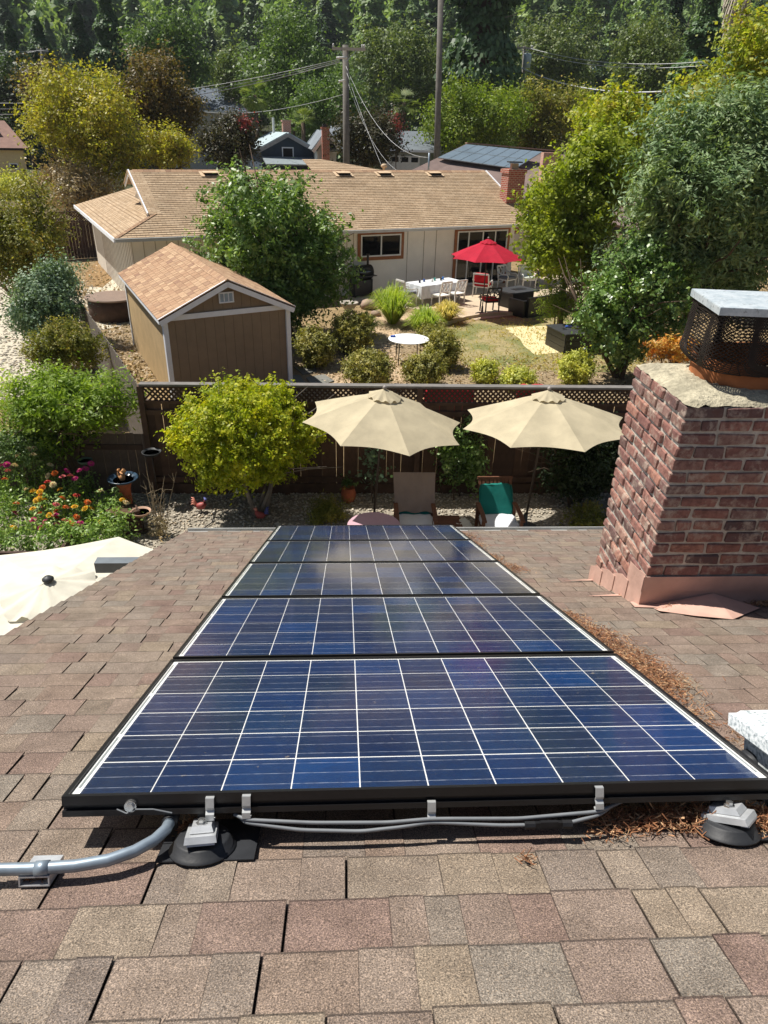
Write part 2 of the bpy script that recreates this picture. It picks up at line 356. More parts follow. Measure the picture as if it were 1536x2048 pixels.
def cell_mat():
    t = NT('silicon_cell'); co = t.coord(); rnd = t.n('ObjectInfo').outputs['Random']
    tone = t.ramp(rnd, [(0, S(6,33,70)), (.3, S(8,43,90)), (.55, S(11,35,68)), (.75, S(6,53,104)), (1, S(14,37,70))])
    off = t.n('VectorMath', operation='ADD'); t.l(co, off.inputs[0]); cmb = t.n('CombineXYZ')
    t.l(t.math('MULTIPLY', rnd, 71.0), cmb.inputs[0]); t.l(t.math('MULTIPLY', rnd, 29.0), cmb.inputs[1]); t.l(cmb.outputs[0], off.inputs[1])
    v = t.n('TexVoronoi'); v.inputs['Scale'].default_value = 85; t.l(off.outputs[0], v.inputs['Vector'])
    g = t.ramp(v.outputs['Color'], [(0, (.86,.86,.9,1)), (1, (1.14,1.14,1.12,1))])
    c = t.mix(1.0, tone, g, 'MULTIPLY')
    c = t.mix(t.ramp(t.noise(off.outputs[0], 9, 2), [(.45,(0,0,0,1)),(.7,(.25,.25,.25,1))]), c, S(30,35,60))
    sep = t.n('SeparateXYZ'); t.l(co, sep.inputs[0]); y = t.math('ABSOLUTE', sep.outputs[1])
    b1 = t.math('LESS_THAN', y, .0009); b2 = t.math('LESS_THAN', t.math('ABSOLUTE', t.math('SUBTRACT', y, .052)), .0009)
    wear = t.ramp(t.noise(off.outputs[0], 40, 2), [(.35,(.25,.25,.25,1)),(.6,(.85,.85,.85,1))])
    c = t.mix(t.math('MULTIPLY', t.math('ADD', b1, b2), wear), c, S(168,176,190))
    t.base(c); t.set(rough=.45, spec=.5); return t.m
M_CELL = cell_mat()
M_BACK = plain('white_backsheet', S(232,234,234), .6, .0, .03, 5)
M_RIB = plain('tinned_ribbon', S(150,158,160), .4, .3, .1, 20)
def glass_mat(name, rough, tint=(1,1,1,1), ior=1.45, dust=0.0, bumpy=0.0):
    t = NT(name); fr = t.n('Fresnel'); fr.inputs[0].default_value = ior
    gl = t.n('BsdfGlossy'); gl.inputs['Roughness'].default_value = rough; tr = t.n('BsdfTransparent'); tr.inputs[0].default_value = tint
    mx = t.n('MixShader'); t.l(fr.outputs[0], mx.inputs[0]); t.l(tr.outputs[0], mx.inputs[1]); t.l(gl.outputs[0], mx.inputs[2])
    last = mx.outputs[0]
    if dust:
        df = t.n('BsdfDiffuse'); df.inputs[0].default_value = S(170,158,140); m2 = t.n('MixShader')
        co = t.coord(); sp_ = t.ramp(t.noise(co, 34, 2), [(.735,(0,0,0,1)),(.76,(.5,.5,.5,1))]); t.l(t.math('ADD', t.math('MULTIPLY', t.ramp(t.noise(co, 3.2, 5), [(.35,(.2,.2,.2,1)),(.75,(1,1,1,1))]), dust), t.math('MULTIPLY', sp_, .6)), m2.inputs[0])
        t.l(last, m2.inputs[1]); t.l(df.outputs[0], m2.inputs[2]); last = m2.outputs[0]
    t.l(last, t.out.inputs[0]); return t.m
M_PVGLASS = glass_mat('solar_glass', .11, ior=1.45, dust=.026)

# ================================================================ our house: roof deck, shingles, gutter, walls
house = thing('house', 'near house whose brown shingle roof carries the large solar panels', 'house', (0, 0, ZG))
UL, UR, V0, V1 = -0.985, 7.2, -2.6, 5.60
rf = place('roof', MB().box(((UL+UR)/2, (V0+V1)/2, -ROFF-.035), (UR-UL-.02, V1-V0-.02, .045)).mesh('roof', M_DECK), house, (0, 0, -ZG), (-ROOF_P, 0, 0))
rf['label'] = 'mottled brown asphalt shingle roof slope'
EXP = .142
def tabmesh(w, h, cache={}):
    k = (round(w, 3), h)
    if k not in cache:
        t = .004; m = MB()
        m.add([(0,-.012,-.003-t),(w,-.012,-.003-t),(w,EXP+.004,h-t),(0,EXP+.004,h-t),(0,-.012,-.003),(w,-.012,-.003),(w,EXP+.004,h),(0,EXP+.004,h),
               (.0012,EXP+.004,h),(.0012,EXP+.004,h)][:8],
              [(0,3,2,1),(4,5,6,7),(0,1,5,4),(1,2,6,5),(2,3,7,6),(3,0,4,7)])
        cache[k] = m
    return cache[k]
tabs = []
k = 0
v = -0.062 - EXP*18
while v < V1-.02:
    u = UL - random.random()*.2; thick = random.random() < .5
    while u < UR:
        w = random.choice((.07,.09,.10,.12,.14,.17,.20)); h = .0094 if thick else .0058
        a = max(u, UL); b = min(u+w, UR)
        if b-a > .02: tabs.append((a, v+random.uniform(-.0015,.0015), round(b-a-(.0027 if thick and random.random()<.65 else .0006), 3), h+random.choice((0,.0008))))
        u += w; thick = not thick if random.random() < .85 else thick
    v += EXP
def tabarea(t):
    c = np.array(roofpt(t[0]+t[2]/2, t[1]+.07, -ROFF)); d = c-CAM; z = d@fw
    if z < .3: return 0
    x, y = 768+FPX*(d@rt)/z, 1024-FPX*(d@up)/z
    if not (-60 < x < 1596 and 1040 < y < 2110): return 0
    if 0.02 < t[0]+t[2]/2 < 1.63 and .05 < t[1] < 5.0: return 0
    n = np.array([0, SP, CP]); return t[2]*EXP/z**3*abs(d@n)
order = sorted(range(len(tabs)), key=lambda i: -tabarea(tabs[i])); near = set(order[:295])
meshes = {}; st = MB()
for i, (u, v, w, h) in enumerate(tabs):
    if i in near:
        q = round(w/.005)*.005
        key = (q, h)
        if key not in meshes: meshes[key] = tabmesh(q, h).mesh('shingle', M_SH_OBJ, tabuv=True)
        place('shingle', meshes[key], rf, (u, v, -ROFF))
    else:
        m = tabmesh(w, h); st.add([(x+u, y+v, z-ROFF) for x, y, z in m.v], m.f)
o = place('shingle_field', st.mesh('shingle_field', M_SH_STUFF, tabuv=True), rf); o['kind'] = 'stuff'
g = MB()                                                                    # gutter: trough of front, bottom and back
g.bar((UL, 5.635, -ROFF-.02), (UR, 5.635, -ROFF-.02), .004, .05).bar((UL, 5.735, -ROFF-.03), (UR, 5.735, -ROFF-.03), .006, .10).bar((UL, 5.69, -ROFF-.085), (UR, 5.69, -ROFF-.085), .11, .004)
g.bar((UL, 5.728, -ROFF+.021), (UR, 5.728, -ROFF+.021), .028, .006)
part('gutter', g, M_GUT, rf)
part('drip_edge', MB().bar((UL, 5.612, -ROFF-.002), (UR, 5.612, -ROFF-.002), .03, .016), M_GUT, rf)
part('rake_board', MB().bar((UL-.012, V0, -ROFF-.09), (UL-.012, V1, -ROFF-.09), .02, .15), plain('rake_paint', S(120,104,92), .7), rf)
b = MB(); Yw = 4.55; zt = lambda Y: -(Y/CP)*SP - .21
b.add([(-.42,-3,ZG),(7,-3,ZG),(7,Yw,ZG),(-.42,Yw,ZG),(-.42,-3,zt(-2.2)),(7,-3,zt(-2.2)),(7,Yw,zt(Yw)),(-.42,Yw,zt(Yw))], [(0,3,2,1),(4,5,6,7),(0,1,5,4),(1,2,6,5),(2,3,7,6),(3,0,4,7)])
wpart('wall', b, M_WALLH, house)
Yb = min(np.arange(2.5,5,.02), key=lambda Y: abs(ony(187,1128,Y)[2]-(-(Y/CP)*SP-ROFF-.17))); pb = ony(187, 1128, Yb)
wpart('beam', MB().box((pb[0]/2-.45, Yb+.06, pb[2]-.05), (-.9-pb[0], .10, .10)), plain('beam_grey_paint', S(104,112,118), .6), house, label='grey painted beam end jutting out past the roof edge')

# ================================================================ solar panels
GAP = .0255; PD = .992; PWD = 1.65
def make_panel():
    t = thing('solar_panel', '', 'solar panel', roofpt(0, 0), rotx=-ROOF_P)
    f = MB()
    for a, b_, sx in (((0,.0055,0),(PWD,.0055,0),.011), ((0,PD-.0055,0),(PWD,PD-.0055,0),.011)):
        f.bar((a[0],a[1],-.0085),(b_[0],b_[1],-.0085),.011,.021)
        f.bar((a[0],a[1]+(.006 if a[1]<.1 else -.006),-.026),(b_[0],b_[1]+(.006 if a[1]<.1 else -.006),-.026),.004,.014)
        f.bar((a[0],a[1],-.0395),(b_[0],b_[1],-.0395),.012,.013)
    for x in (.0055, PWD-.0055):
        f.bar((x,.0112,-.022),(x,PD-.0112,-.022),.011,.048)
    part('frame', f, M_BLACK, t)
    part('backsheet', MB().box((PWD/2, PD/2, -.0065), (PWD-.024, PD-.024, .004)), M_BACK, t)
    cm = MB().box((0,0,0), (.1556,.1528,.0008)).mesh('cell', M_CELL)
    for r in range(6):
        for c in range(10):
            place('cell', cm, t, (.0315+.0015*0+.078+c*.159, .0205+.078+r*.159, -.0038))
    for x in (.0205, PWD-.0205):
        for y0, y1 in ((.05,.33),(.35,.64),(.66,.945)):
            part('bus_ribbon', MB().box((x, (y0+y1)/2, -.0042), (.006, y1-y0, .0006)), M_RIB, t)
    gm = bpy.data.meshes.new('glass_pane'); gm.from_pydata([(.0112,.0112,-.0018),(PWD-.0112,.0112,-.0018),(PWD-.0112,PD-.0112,-.0018),(.0112,PD-.0112,-.0018)], [], [(0,1,2,3)])
    gm.materials.append(M_PVGLASS); place('glass_pane', gm, t)
    return t
pn = make_panel()
plab = ['blue solar panel with cable clips along its exposed front frame, first of five', 'blue solar panel second in the row, counted from the one with cable clips',
        'blue solar panel in the middle of the row of five on the shingle roof', 'blue solar panel next to the one at the gutter end of the row',
        'blue solar panel at the gutter end of the roof row, closest to the eave']
for i in range(5):
    o = pn if i == 0 else copy_tree(pn)
    o.location = roofpt(0, i*(PD+GAP)); tag(o, plab[i], 'solar panel', 'solar panels in one row down the roof')
# long mounting rails under the panels, clamp strips between them
for j, u in enumerate((.335, 1.31)):
    tag(part('mounting_rail', MB().box((u, 2.55, -.062), (.04, 4.9, .03)), M_BLACK), ('left','right')[0:1] and ('black rail under the panels above the conduit end', 'black rail under the panels on the side of the chimney')[j], 'rail', 'rails carrying the solar panels').rotation_euler = (-ROOF_P, 0, 0)
def onfront(x, y, v=0.0):
    n = np.array([0, CP, -SP]); r = ray(x, y); q = CAM + r*((v-CAM@n)/(r@n)); return q[0], q[1]*SP + q[2]*CP
# ---- roof mounts
def make_mount(px, py, lab, ang, tw):
    u, v = onroof(px, py); t = thing('roof_mount', lab, 'roof mount', roofpt(u, v, -ROFF+.0105), rotx=-ROOF_P, group='roof mounts under the panel frame'); t.scale = (1.12,1.12,1.0)
    part('flashing', MB().box((tw, .03, .0015), (.19, .15, .003)), M_RUB, t)
    p = MB(); p.lathe([(.066,.003),(.066,.006),(.060,.009),(.054,.026),(.050,.029)], 28, (0,0,0)); part('base', p, M_RUB, t, True)
    M = Matrix.Rotation(ang, 3, 'Z') @ Matrix.Rotation(math.radians(-14), 3, 'X')
    c = MB(); c.box((0,-.004,.040), (.062,.094,.014), M, top=.94); c.box((0,.004,.0535), (.046,.066,.013), M, top=.82); c.box((M@Vector((0,-.043,0)))+Vector((0,0,.033)), (.054,.016,.012), M, top=.85)
    part('clamp', c, M_CAST, t)
    bl = MB(); bl.lathe([(.0115,.056),(.0115,.066),(.0075,.0665),(.0075,.074),(.003,.075)], 6, (0,-.006,0)); part('bolt', bl, M_STEEL, t)
    a = MB(); a.box((.002,.034,.070), (.034,.014,.07)); a.box((.002,.028,.101), (.04,.012,.014)); part('bracket', a, M_BLACKP, t)
    return t
make_mount(406, 1706, 'round black roof mount with grey clamp beside the conduit end', .12, .012)
make_mount(1452, 1668, 'round black roof mount with grey clamp among the pine needles', .75, .05)
# ---- conduit and its support block
p0 = onroof(-60, 1741, .085); pts = []
for x, y, off in ((-900,1744,.088),(-260,1742,.088),(-60,1737,.088),(60,1735,.088),(150,1729,.087),(215,1718,.084),(268,1700,.080),(308,1678,.075),(332,1656,.070),(342,1636,.066)):
    u, v = onroof(x, y, off-.003); pts.append(roofpt(u, v, -off))
u, v = onroof(345, 1625, .06); pts.append(roofpt(u, v+.06, -.06))
t = thing('conduit', 'grey bent steel conduit running onto the roof under the panel corner', 'conduit', pts[0])
wpart('pipe', MB().tube(pts, .0128, 16), M_CONDUIT, t, True)
wpart('coupling', MB().tube([pts[3]+(pts[4]-pts[3])*.12, pts[3]+(pts[4]-pts[3])*.42], .0150, 16), M_CONDUIT, t, True)
wpart('cable_boot', MB().tube([pts[-2]+(pts[-3]-pts[-2])*.4, pts[-1]], .0175, 12), M_BLACKP, t, True)
u, v = onroof(76, 1772); st_ = thing('conduit_support', 'short open metal strut block holding up the grey conduit', 'strut', roofpt(u, v, -ROFF+.010), rotx=-ROOF_P)
sb = MB()
for bx in (((0,.02,.0015),(.062,.075,.003)), ((0,.02,.0205),(.062,.075,.003)), ((-.0295,.02,.011),(.003,.075,.016)), ((.0295,.02,.011),(.003,.075,.016))): sb.box(*bx)
part('channel', sb, M_CAST, st_); part('strap', MB().tube([(-.03,.02,.0235),(.03,.02,.0235)], .004, 8), M_CAST, st_)
# ---- frame clips, cables, connector, earthing lug
clipu = []
for (x, y), lab in zip(((420,1598),(493,1594),(863,1606),(1198,1577)), ('bent grey cable clip hooked on the panel frame right beside the round mount', 'bent grey cable clip where the loose grey cables begin',
                         'bent grey cable clip halfway along the hanging grey cables', 'bent grey cable clip beside the black cable connector')):
    u, n = onfront(x, y, -.004); clipu.append(u)
    t = thing('cable_clip', lab, 'cable clip', roofpt(u, -.004, n), rotx=-ROOF_P, group='cable clips along the front panel frame')
    c = MB(); w = .019
    prof = [(0.004,.004),(-.004,.003),(-.006,-.018),(-.001,-.026),(-.008,-.034),(-.009,-.046),(-.002,-.050),(.004,-.046)]
    for (y0,z0),(y1,z1) in zip(prof, prof[1:]): c.bar((0,y0,z0),(0,y1,z1),w,.0022,(0,1,0) if abs(z1-z0)>abs(y1-y0) else (0,0,1))
    part('spring_strip', c, M_CLIP, t)
def cable(name, lab, ks, r, mat, group=None):
    P = []
    for i in range(len(ks)-1):
        a, b_ = ks[i], ks[i+1]
        for j in range(10): P.append([a[q]+(b_[q]-a[q])*j/10 for q in range(3)])
    P.append(ks[-1]); P = np.array(P)
    for _ in range(3): P[1:-1] = (P[:-2]+2*P[1:-1]+P[2:])/4
    return single(name, MB().tube([roofpt(*p) for p in P], r, 8), mat, lab, 'cable', group, True)
u1, u2, u3 = clipu[1], clipu[2], clipu[3]
cable('cable', 'upper grey cable hanging between the frame clips', [(u1-.03,.01,-.055),(u1,-.012,-.057),(u1+.15,-.016,-.066),(u2-.1,-.016,-.070),(u2,-.012,-.066),(u2+.2,-.014,-.070),(u3-.08,-.012,-.064),(u3,-.010,-.060),(u3+.1,.05,-.06)], .0042, M_CABLE, 'grey cables under the front panel')
cable('cable', 'lower grey cable sagging deepest below the panel frame', [(u1-.02,.012,-.062),(u1,-.012,-.064),(u1+.12,-.020,-.080),(u1+.26,-.022,-.086),(u2-.07,-.018,-.080),(u2,-.012,-.074),(u2+.16,-.018,-.083),(u2+.28,-.02,-.083)], .0042, M_CABLE, 'grey cables under the front panel')
cable('cable', 'grey cable running from the black connector up to the last clip', [(u2+.30,-.02,-.083),(u3-.06,-.018,-.078),(u3,-.011,-.068),(u3+.08,.06,-.07)], .0042, M_CABLE, 'grey cables under the front panel')
t = thing('cable_connector', 'black plastic connector joining two grey cables', 'connector', roofpt(u2+.225, -.02, -.083), rotx=-ROOF_P)
c = MB(); c.tube([(-.012,0,0),(.012,0,0)], .0095, 8); part('nut', c, M_BLACKP, t); c = MB(); c.tube([(.075,0,0),(.098,0,0)], .0105, 8); part('nut', c, M_BLACKP, t)
c = MB(); c.box((.044,0,0), (.064,.013,.015)); c.box((.044,-.003,.004), (.04,.010,.012)); part('body', c, M_BLACKP, t)
u, n = onfront(262, 1611, -.003)
t = thing('earthing_lug', 'round steel earthing screw on the front panel frame with a thin wire', 'screw', roofpt(u, -.003, n), rotx=-ROOF_P)
c = MB(); c.tube([(0,.004,0),(0,-.006,0)], .0135, 18); c.tube([(0,-.006,0),(0,-.012,0)], .0095, 6); part('screw_head', c, M_STEEL, t)
c = MB(); c.tube([(-.03,-.004,-.006),(-.008,-.008,-.014),(.012,-.008,-.005),(.05,-.004,-.008),(.09,0,-.02)], .0016, 6); part('wire', c, M_CABLE, t)
# ---- speckled roof vent at the right of the panels
u, v = onroof(1468, 1434, -.055)
def speck_mat():
    t = NT('speckled_white_enamel'); co = t.coord()
    t.base(t.ramp(t.noise(co, 95, 2), [(.42, S(230,234,234)), (.56, S(196,204,206)), (.68, S(140,150,154))])); t.set(rough=.5); t.bump(t.noise(co, 80, 2), .12, .002); return t.m
M_SPECK = speck_mat()
t = thing('roof_vent', 'white speckled metal roof vent with overhanging lid beside the panels', 'roof vent', roofpt(u, v, -ROFF+.01), rotx=-ROOF_P)
part('body', MB().box((.24,-.19,.065), (.44,.34,.13)), M_SPECK, t)
part('collar', MB().box((.24,-.19,.137), (.40,.30,.016)), M_BLACKP, t)
l = MB(); l.box((.235,-.19,.166), (.49,.40,.034)); l.box((.235,-.19,.190), (.47,.38,.014), top=.95); part('lid', l, M_SPECK, t)
part('warning_label', MB().box((.235,-.035,.1985), (.20,.035,.001)), plain('label_red', S(214,96,108), .6), t)
u, v = onroof(1490, 1512, .03)
t = thing('cable_gland', 'black rubber cable gland between the panel edge and the speckled vent', 'cable gland', roofpt(u+.02, v, -ROFF+.006), rotx=-ROOF_P)
c = MB(); c.lathe([(.05,0),(.05,.008),(.034,.02),(.03,.06),(.036,.075),(.034,.095),(.02,.105),(.0,.106)], 18); part('boot', c, M_RUB, t, True)
part('grey_stub', MB().tube([(-.03,-.12,.03),(.1,-.16,.03)], .02, 14), M_CONDUIT, t, True)

# ================================================================ dry needle litter on the roof
def needles(lab, spots, seed):
    rg = np.random.default_rng(seed); V = []; F = []
    for (u, v, su, sv, n, h) in spots:
        for i in range(n):
            a = rg.normal(0, .42, 2); uu, vv = u+a[0]*su, v+a[1]*sv
            hh = h*max(0, 1-(a@a)/1.2)*rg.random(); L = rg.uniform(.008,.026); th = rg.uniform(0, math.pi*2); ph = rg.normal(0,.35); w = rg.uniform(.0007,.0016)
            d = np.array([math.cos(th)*math.cos(ph), math.sin(th)*math.cos(ph), math.sin(ph)]); sd_ = np.array([-math.sin(th), math.cos(th), 0])*w; nn = np.cross(d, sd_)
            c = np.array([uu, vv, -ROFF+.012+hh+abs(d[2])*L])
            o_ = len(V); 
            for e in (-1, 1):
                for q in (sd_, -sd_*.5+nn*.9, -sd_*.5-nn*.9): V.append(c+d*L*e*.5+q*(1 if e < 0 else .5)+np.array([0,0,rg.uniform(0,.003)*e]))
            F += [(o_,o_+1,o_+4,o_+3),(o_+1,o_+2,o_+5,o_+4),(o_+2,o_,o_+3,o_+5)]
    m = bpy.data.meshes.new('pine_needle_litter'); m.from_pydata([roofpt(*p) for p in V], [], F); m.materials.append(M_NEEDLE); m.update()
    o = place('pine_needle_litter', m); tag(o, lab, 'pine needles', kind='stuff')
def needle_mat():
    t = NT('dry_needles'); t.base(t.ramp(t.n('NewGeometry').outputs['Random Per Island'], [(0, S(96,68,48)), (.35, S(150,100,68)), (.65, S(178,128,90)), (.85, S(212,174,132)), (1, S(120,98,78))])); t.set(rough=.8); return t.m
M_NEEDLE = needle_mat()
needles('long drift of dry brown pine needles along the panel edge facing the chimney', [(1.76,1.9,.13,.25,800,.03),(1.79,1.55,.16,.32,1500,.035),(1.80,1.2,.17,.3,1800,.035),(1.80,.98,.15,.2,1100,.03),(1.80,.72,.10,.2,220,.01),(1.84,.5,.1,.2,80,.01)], 1)
needles('drift of dry needles beside the panels close to the gutter', [(1.76,3.75,.12,.3,500,.03),(1.80,3.35,.14,.26,500,.03),(1.77,5.05,.14,.3,450,.03),(1.78,4.5,.1,.3,250,.02)], 2)
needles('heap of dry needles caught under the front panel frame by the mount', [(1.40,.035,.10,.05,900,.03),(1.30,.045,.10,.045,650,.018),(1.49,.03,.05,.06,600,.035),(1.63,.02,.06,.07,700,.03),(1.26,-.01,.08,.05,90,.005)], 3)
needles('few dry needles packed round the conduit end and round mount', [(.268,.045,.025,.04,130,.025),(-.012,-.118,.03,.012,30,.004),(1.03,-.10,.02,.012,26,.006)], 4)
needles('scattered dry needles in front of the pink chimney flashing', [(2.45,2.16,.10,.05,240,.015),(2.98,2.22,.12,.08,400,.02),(2.30,2.55,.05,.25,120,.006)], 5)
# ================================================================ chimney
def brick_mat():
    t = NT('chimney_brick'); co = t.coord(); rnd = t.n('ObjectInfo').outputs['Random']
    off = t.n('VectorMath', operation='ADD'); t.l(co, off.inputs[0]); cb = t.n('CombineXYZ'); t.l(t.math('MULTIPLY', rnd, 91.0), cb.inputs[0]); t.l(cb.outputs[0], off.inputs[1]); o = off.outputs[0]
    c = t.ramp(rnd, [(0, S(140,100,90)), (.2, S(160,116,104)), (.4, S(128,92,86)), (.6, S(168,122,104)), (.75, S(150,122,112)), (.86, S(112,86,82)), (.93, S(94,78,76)), (1, S(168,132,116))])
    c = t.mix(t.ramp(t.noise(o, 26, 4, .65), [(.42,(0,0,0,1)),(.66,(.75,.75,.75,1))]), c, S(108,74,68))
    c = t.mix(t.ramp(t.noise(o, 15, 5, .7), [(.50,(0,0,0,1)),(.66,(.75,.75,.75,1))]), c, S(186,170,154))
    t.base(c); t.set(rough=.88, spec=.3); t.bump(t.noise(o, 60, 4), .7, .006); return t.m
M_BRICK = brick_mat()
M_MORTAR = plain('mortar', S(192,186,174), .95, var=.22, scale=30, bump=.6, bscale=70)
M_CROWN = plain('concrete_crown', S(182,174,150), .95, var=.3, scale=30, var2=.35, scale2=6, bump=1.0, bscale=60, bdist=.015)
M_RUST = plain('rusty_flue_metal', S(176,110,66), .75, .15, var=.3, scale=9, var2=.45, scale2=6, bump=.1)
M_PINK = plain('pink_painted_flashing', S(204,166,150), .65, var=.1, scale=7, var2=.22, scale2=5, bump=.35, bscale=9, bdist=.02)
def lid_mat():
    t = NT('galvanised_lid'); co = t.coord(); c = t.ramp(t.noise(co, 14, 5, .7), [(.3, S(168,182,190)), (.6, S(208,216,220)), (.8, S(186,196,200))])
    c = t.mix(t.ramp(t.noise(co, 42, 3), [(.6,(0,0,0,1)),(.68,(.6,.6,.6,1))]), c, S(118,124,126)); t.base(c); t.set(rough=.5, metal=.25); return t.m
def chbrick(seed, L=.195, D=.09, H=.057, ch=.005):
    rg = np.random.default_rng(seed); m = MB(); vs = []
    for sx in (-1,1):
        for sy in (-1,1):
            for sz in (-1,1):
                j = rg.normal(0,.0022,3); x, y, z = sx*L/2+j[0], sy*D/2+j[1], sz*H/2+j[2]; e = ch*rg.uniform(.5,1.8)
                vs += [(x, y-sy*e, z-sz*e), (x-sx*e, y, z-sz*e), (x-sx*e, y-sy*e, z)]
    I = lambda sx, sy, sz, a: ((sx*2+sy)*2+sz)*3+a
    F = []
    F += [(I(1,0,0,0),I(1,1,0,0),I(1,1,1,0),I(1,0,1,0)), (I(0,0,0,0),I(0,0,1,0),I(0,1,1,0),I(0,1,0,0))]
    F += [(I(0,1,0,1),I(0,1,1,1),I(1,1,1,1),I(1,1,0,1)), (I(0,0,0,1),I(1,0,0,1),I(1,0,1,1),I(0,0,1,1))]
    F += [(I(0,0,1,2),I(1,0,1,2),I(1,1,1,2),I(0,1,1,2)), (I(0,0,0,2),I(0,1,0,2),I(1,1,0,2),I(1,0,0,2))]
    for sy in (0,1):
        for sz in (0,1): F.append((I(0,sy,sz,1),I(0,sy,sz,2),I(1,sy,sz,2),I(1,sy,sz,1)) if sy == sz else (I(0,sy,sz,2),I(0,sy,sz,1),I(1,sy,sz,1),I(1,sy,sz,2)))
    for sx in (0,1):
        for sz in (0,1): F.append((I(sx,0,sz,0),I(sx,1,sz,0),I(sx,1,sz,2),I(sx,0,sz,2)))
        for sy in (0,1): F.append((I(sx,sy,0,0),I(sx,sy,1,0),I(sx,sy,1,1),I(sx,sy,0,1)))
    for sx in (0,1):
        for sy in (0,1):
            for sz in (0,1): F.append((I(sx,sy,sz,0),I(sx,sy,sz,1),I(sx,sy,sz,2)))
    m.add(vs, F); return m
CX0, CX1, CY0, CY1, CZ1, NC, CH = 2.285, 3.28, 2.05, 2.745, .193, 21, .0705
chim = thing('chimney', 'red brick chimney with rusty flue and wire cage rising through the near roof', 'chimney', (CX0, CY0, CZ1-NC*CH))
core = MB().box(((CX0+CX1)/2, (CY0+CY1)/2, CZ1-NC*CH/2-.06), (CX1-CX0-.022, CY1-CY0-.022, NC*CH+.10)); wpart('mortar_core', core, M_MORTAR, chim)
BV = [chbrick(i).mesh('brick', M_BRICK) for i in range(7)]
for k in range(NC):
    z = CZ1 - (k+.5)*CH; odd = k % 2
    for side in range(4):                                     # front, back, left, right
        if k > 15 and side in (0, 3): continue
        L = (CX1-CX0) if side < 2 else (CY1-CY0)
        a0 = 0.0 if (side < 2) != bool(odd) else .1; a1 = L - a0
        ds = []; x = a0; first = random.choice((.195,.195,.16)) if a0 == 0 else random.choice((.195,.14,.095)); lens = [first]
        while sum(lens)+.0150*len(lens) < a1-x-.05: lens.append(random.choice((.195,.195,.195,.185)))
        tot = sum(lens)+.0150*(len(lens)-1); sc_ = (a1-x-.0150*(len(lens)-1))/sum(lens)
        for l in lens:
            ll = l*sc_; mid = x+ll/2; x += ll+.0150
            jy = random.uniform(-.003,.004); rz = random.gauss(0,.01)
            if side == 0: loc, rot = (CX0+mid, CY0+.045-jy, z), rz
            elif side == 1: loc, rot = (CX0+mid, CY1-.045+jy, z), rz
            elif side == 2: loc, rot = (CX0+.045-jy, CY0+mid, z), math.pi/2+rz
            else: loc, rot = (CX1-.045+jy, CY0+mid, z), math.pi/2+rz
            o = place('brick', random.choice(BV), chim, Vector(loc)-chim.location, (random.gauss(0,.008), random.gauss(0,.008), rot), (ll/.195, 1, random.uniform(.93,.99)))
rg = np.random.default_rng(3); nx, ny = 34, 26; V = []; F = []
for j in range(ny+1):
    for i in range(nx+1):
        a, b_ = i/nx, j/ny; e = min(min(a, 1-a)*(CX1-CX0), min(b_, 1-b_)*(CY1-CY0)); z = CZ1-.004+.05*(1-math.exp(-e/.07))+rg.normal(0,.0036)
        V.append((CX0+.004+a*(CX1-CX0-.008)+rg.normal(0,.002), CY0+.004+b_*(CY1-CY0-.008)+rg.normal(0,.002), z))
for j in range(ny):
    for i in range(nx): q = j*(nx+1)+i; F.append((q, q+1, q+nx+2, q+nx+1))
cr = MB().add(V, F); wpart('concrete_crown', cr, M_CROWN, chim, True)
FX, FY, FZ = 2.875, 2.415, CZ1+.035
def supere(a, rx, ry, p=3.2): c, s_ = math.cos(a), math.sin(a); return rx*math.copysign(abs(c)**(2/p), c), ry*math.copysign(abs(s_)**(2/p), s_)
fl = MB(); nn = 40; vs = []
for r_, z in ((1.0,-.02),(1.0,.12),(.985,.125),(.985,0)):
    for j in range(nn): x, y = supere(2*math.pi*j/nn, .40*r_, .235*r_, 2.9); vs.append((FX+x, FY+y, FZ+z))
fl.add(vs, [(i*nn+j, i*nn+(j+1)%nn, (i+1)*nn+(j+1)%nn, (i+1)*nn+j) for i in range(3) for j in range(nn)]); wpart('flue', fl, M_RUST, chim, True)
# wire cage: diamond mesh over a box that bulges then draws in to the flue
KX, KY, CR, SR = 2.901, 2.366, math.cos(math.radians(-8)), math.sin(math.radians(-8))
def smooth_(s): q = min(1, max(0, (s-.7)/.3)); return q*q*(3-2*q)
def cage(a, s):                                              # a: 0..1 round, s: 0 top .. 1 bottom
    sx, sy = np.interp(s, [0,.74,.85,1], [.450,.462,.45,.408]), np.interp(s, [0,.74,.85,1], [.225,.245,.245,.243]); p = np.interp(s, [0,.78,1], [18,16,3.0])
    x, y = supere(2*math.pi*a, sx, sy, p); w_ = smooth_(s); x2, y2 = x*CR-y*SR, x*SR+y*CR; return Vector((KX+(FX-KX)*w_+x2*(1-w_)+x*w_, KY+(FY-KY)*w_+y2*(1-w_)+y*w_, FZ+.385-s*.315))
cg = MB(); NA, NS = 98, 34
per = [Vector(cage(i/400., .3)) for i in range(401)]; cum = [0]
for i in range(400): cum.append(cum[-1]+(per[i+1]-per[i]).length)
A = [np.interp(i/NA*cum[-1], cum, [q/400 for q in range(401)]) for i in range(NA+1)]
Af = lambda i: A[int(i) % NA] if abs(i-int(i)) < 1e-6 else (A[int(i) % NA]+A[int(i) % NA+1])/2
for i in range(NA):
    for j in range(NS):
        c0 = Af(i+.5*(j % 2)); p = cage(c0, j/NS)
        for dlt in (-.5, .5):
            q = cage(Af((i+.5*(j % 2)+dlt) % NA), (j+1)/NS); cg.bar(p, q, .0034, .0042)
wpart('wire_cage', cg, plain('dark_wire', S(44,38,35), .6, .4, var=.3, scale=12), chim)
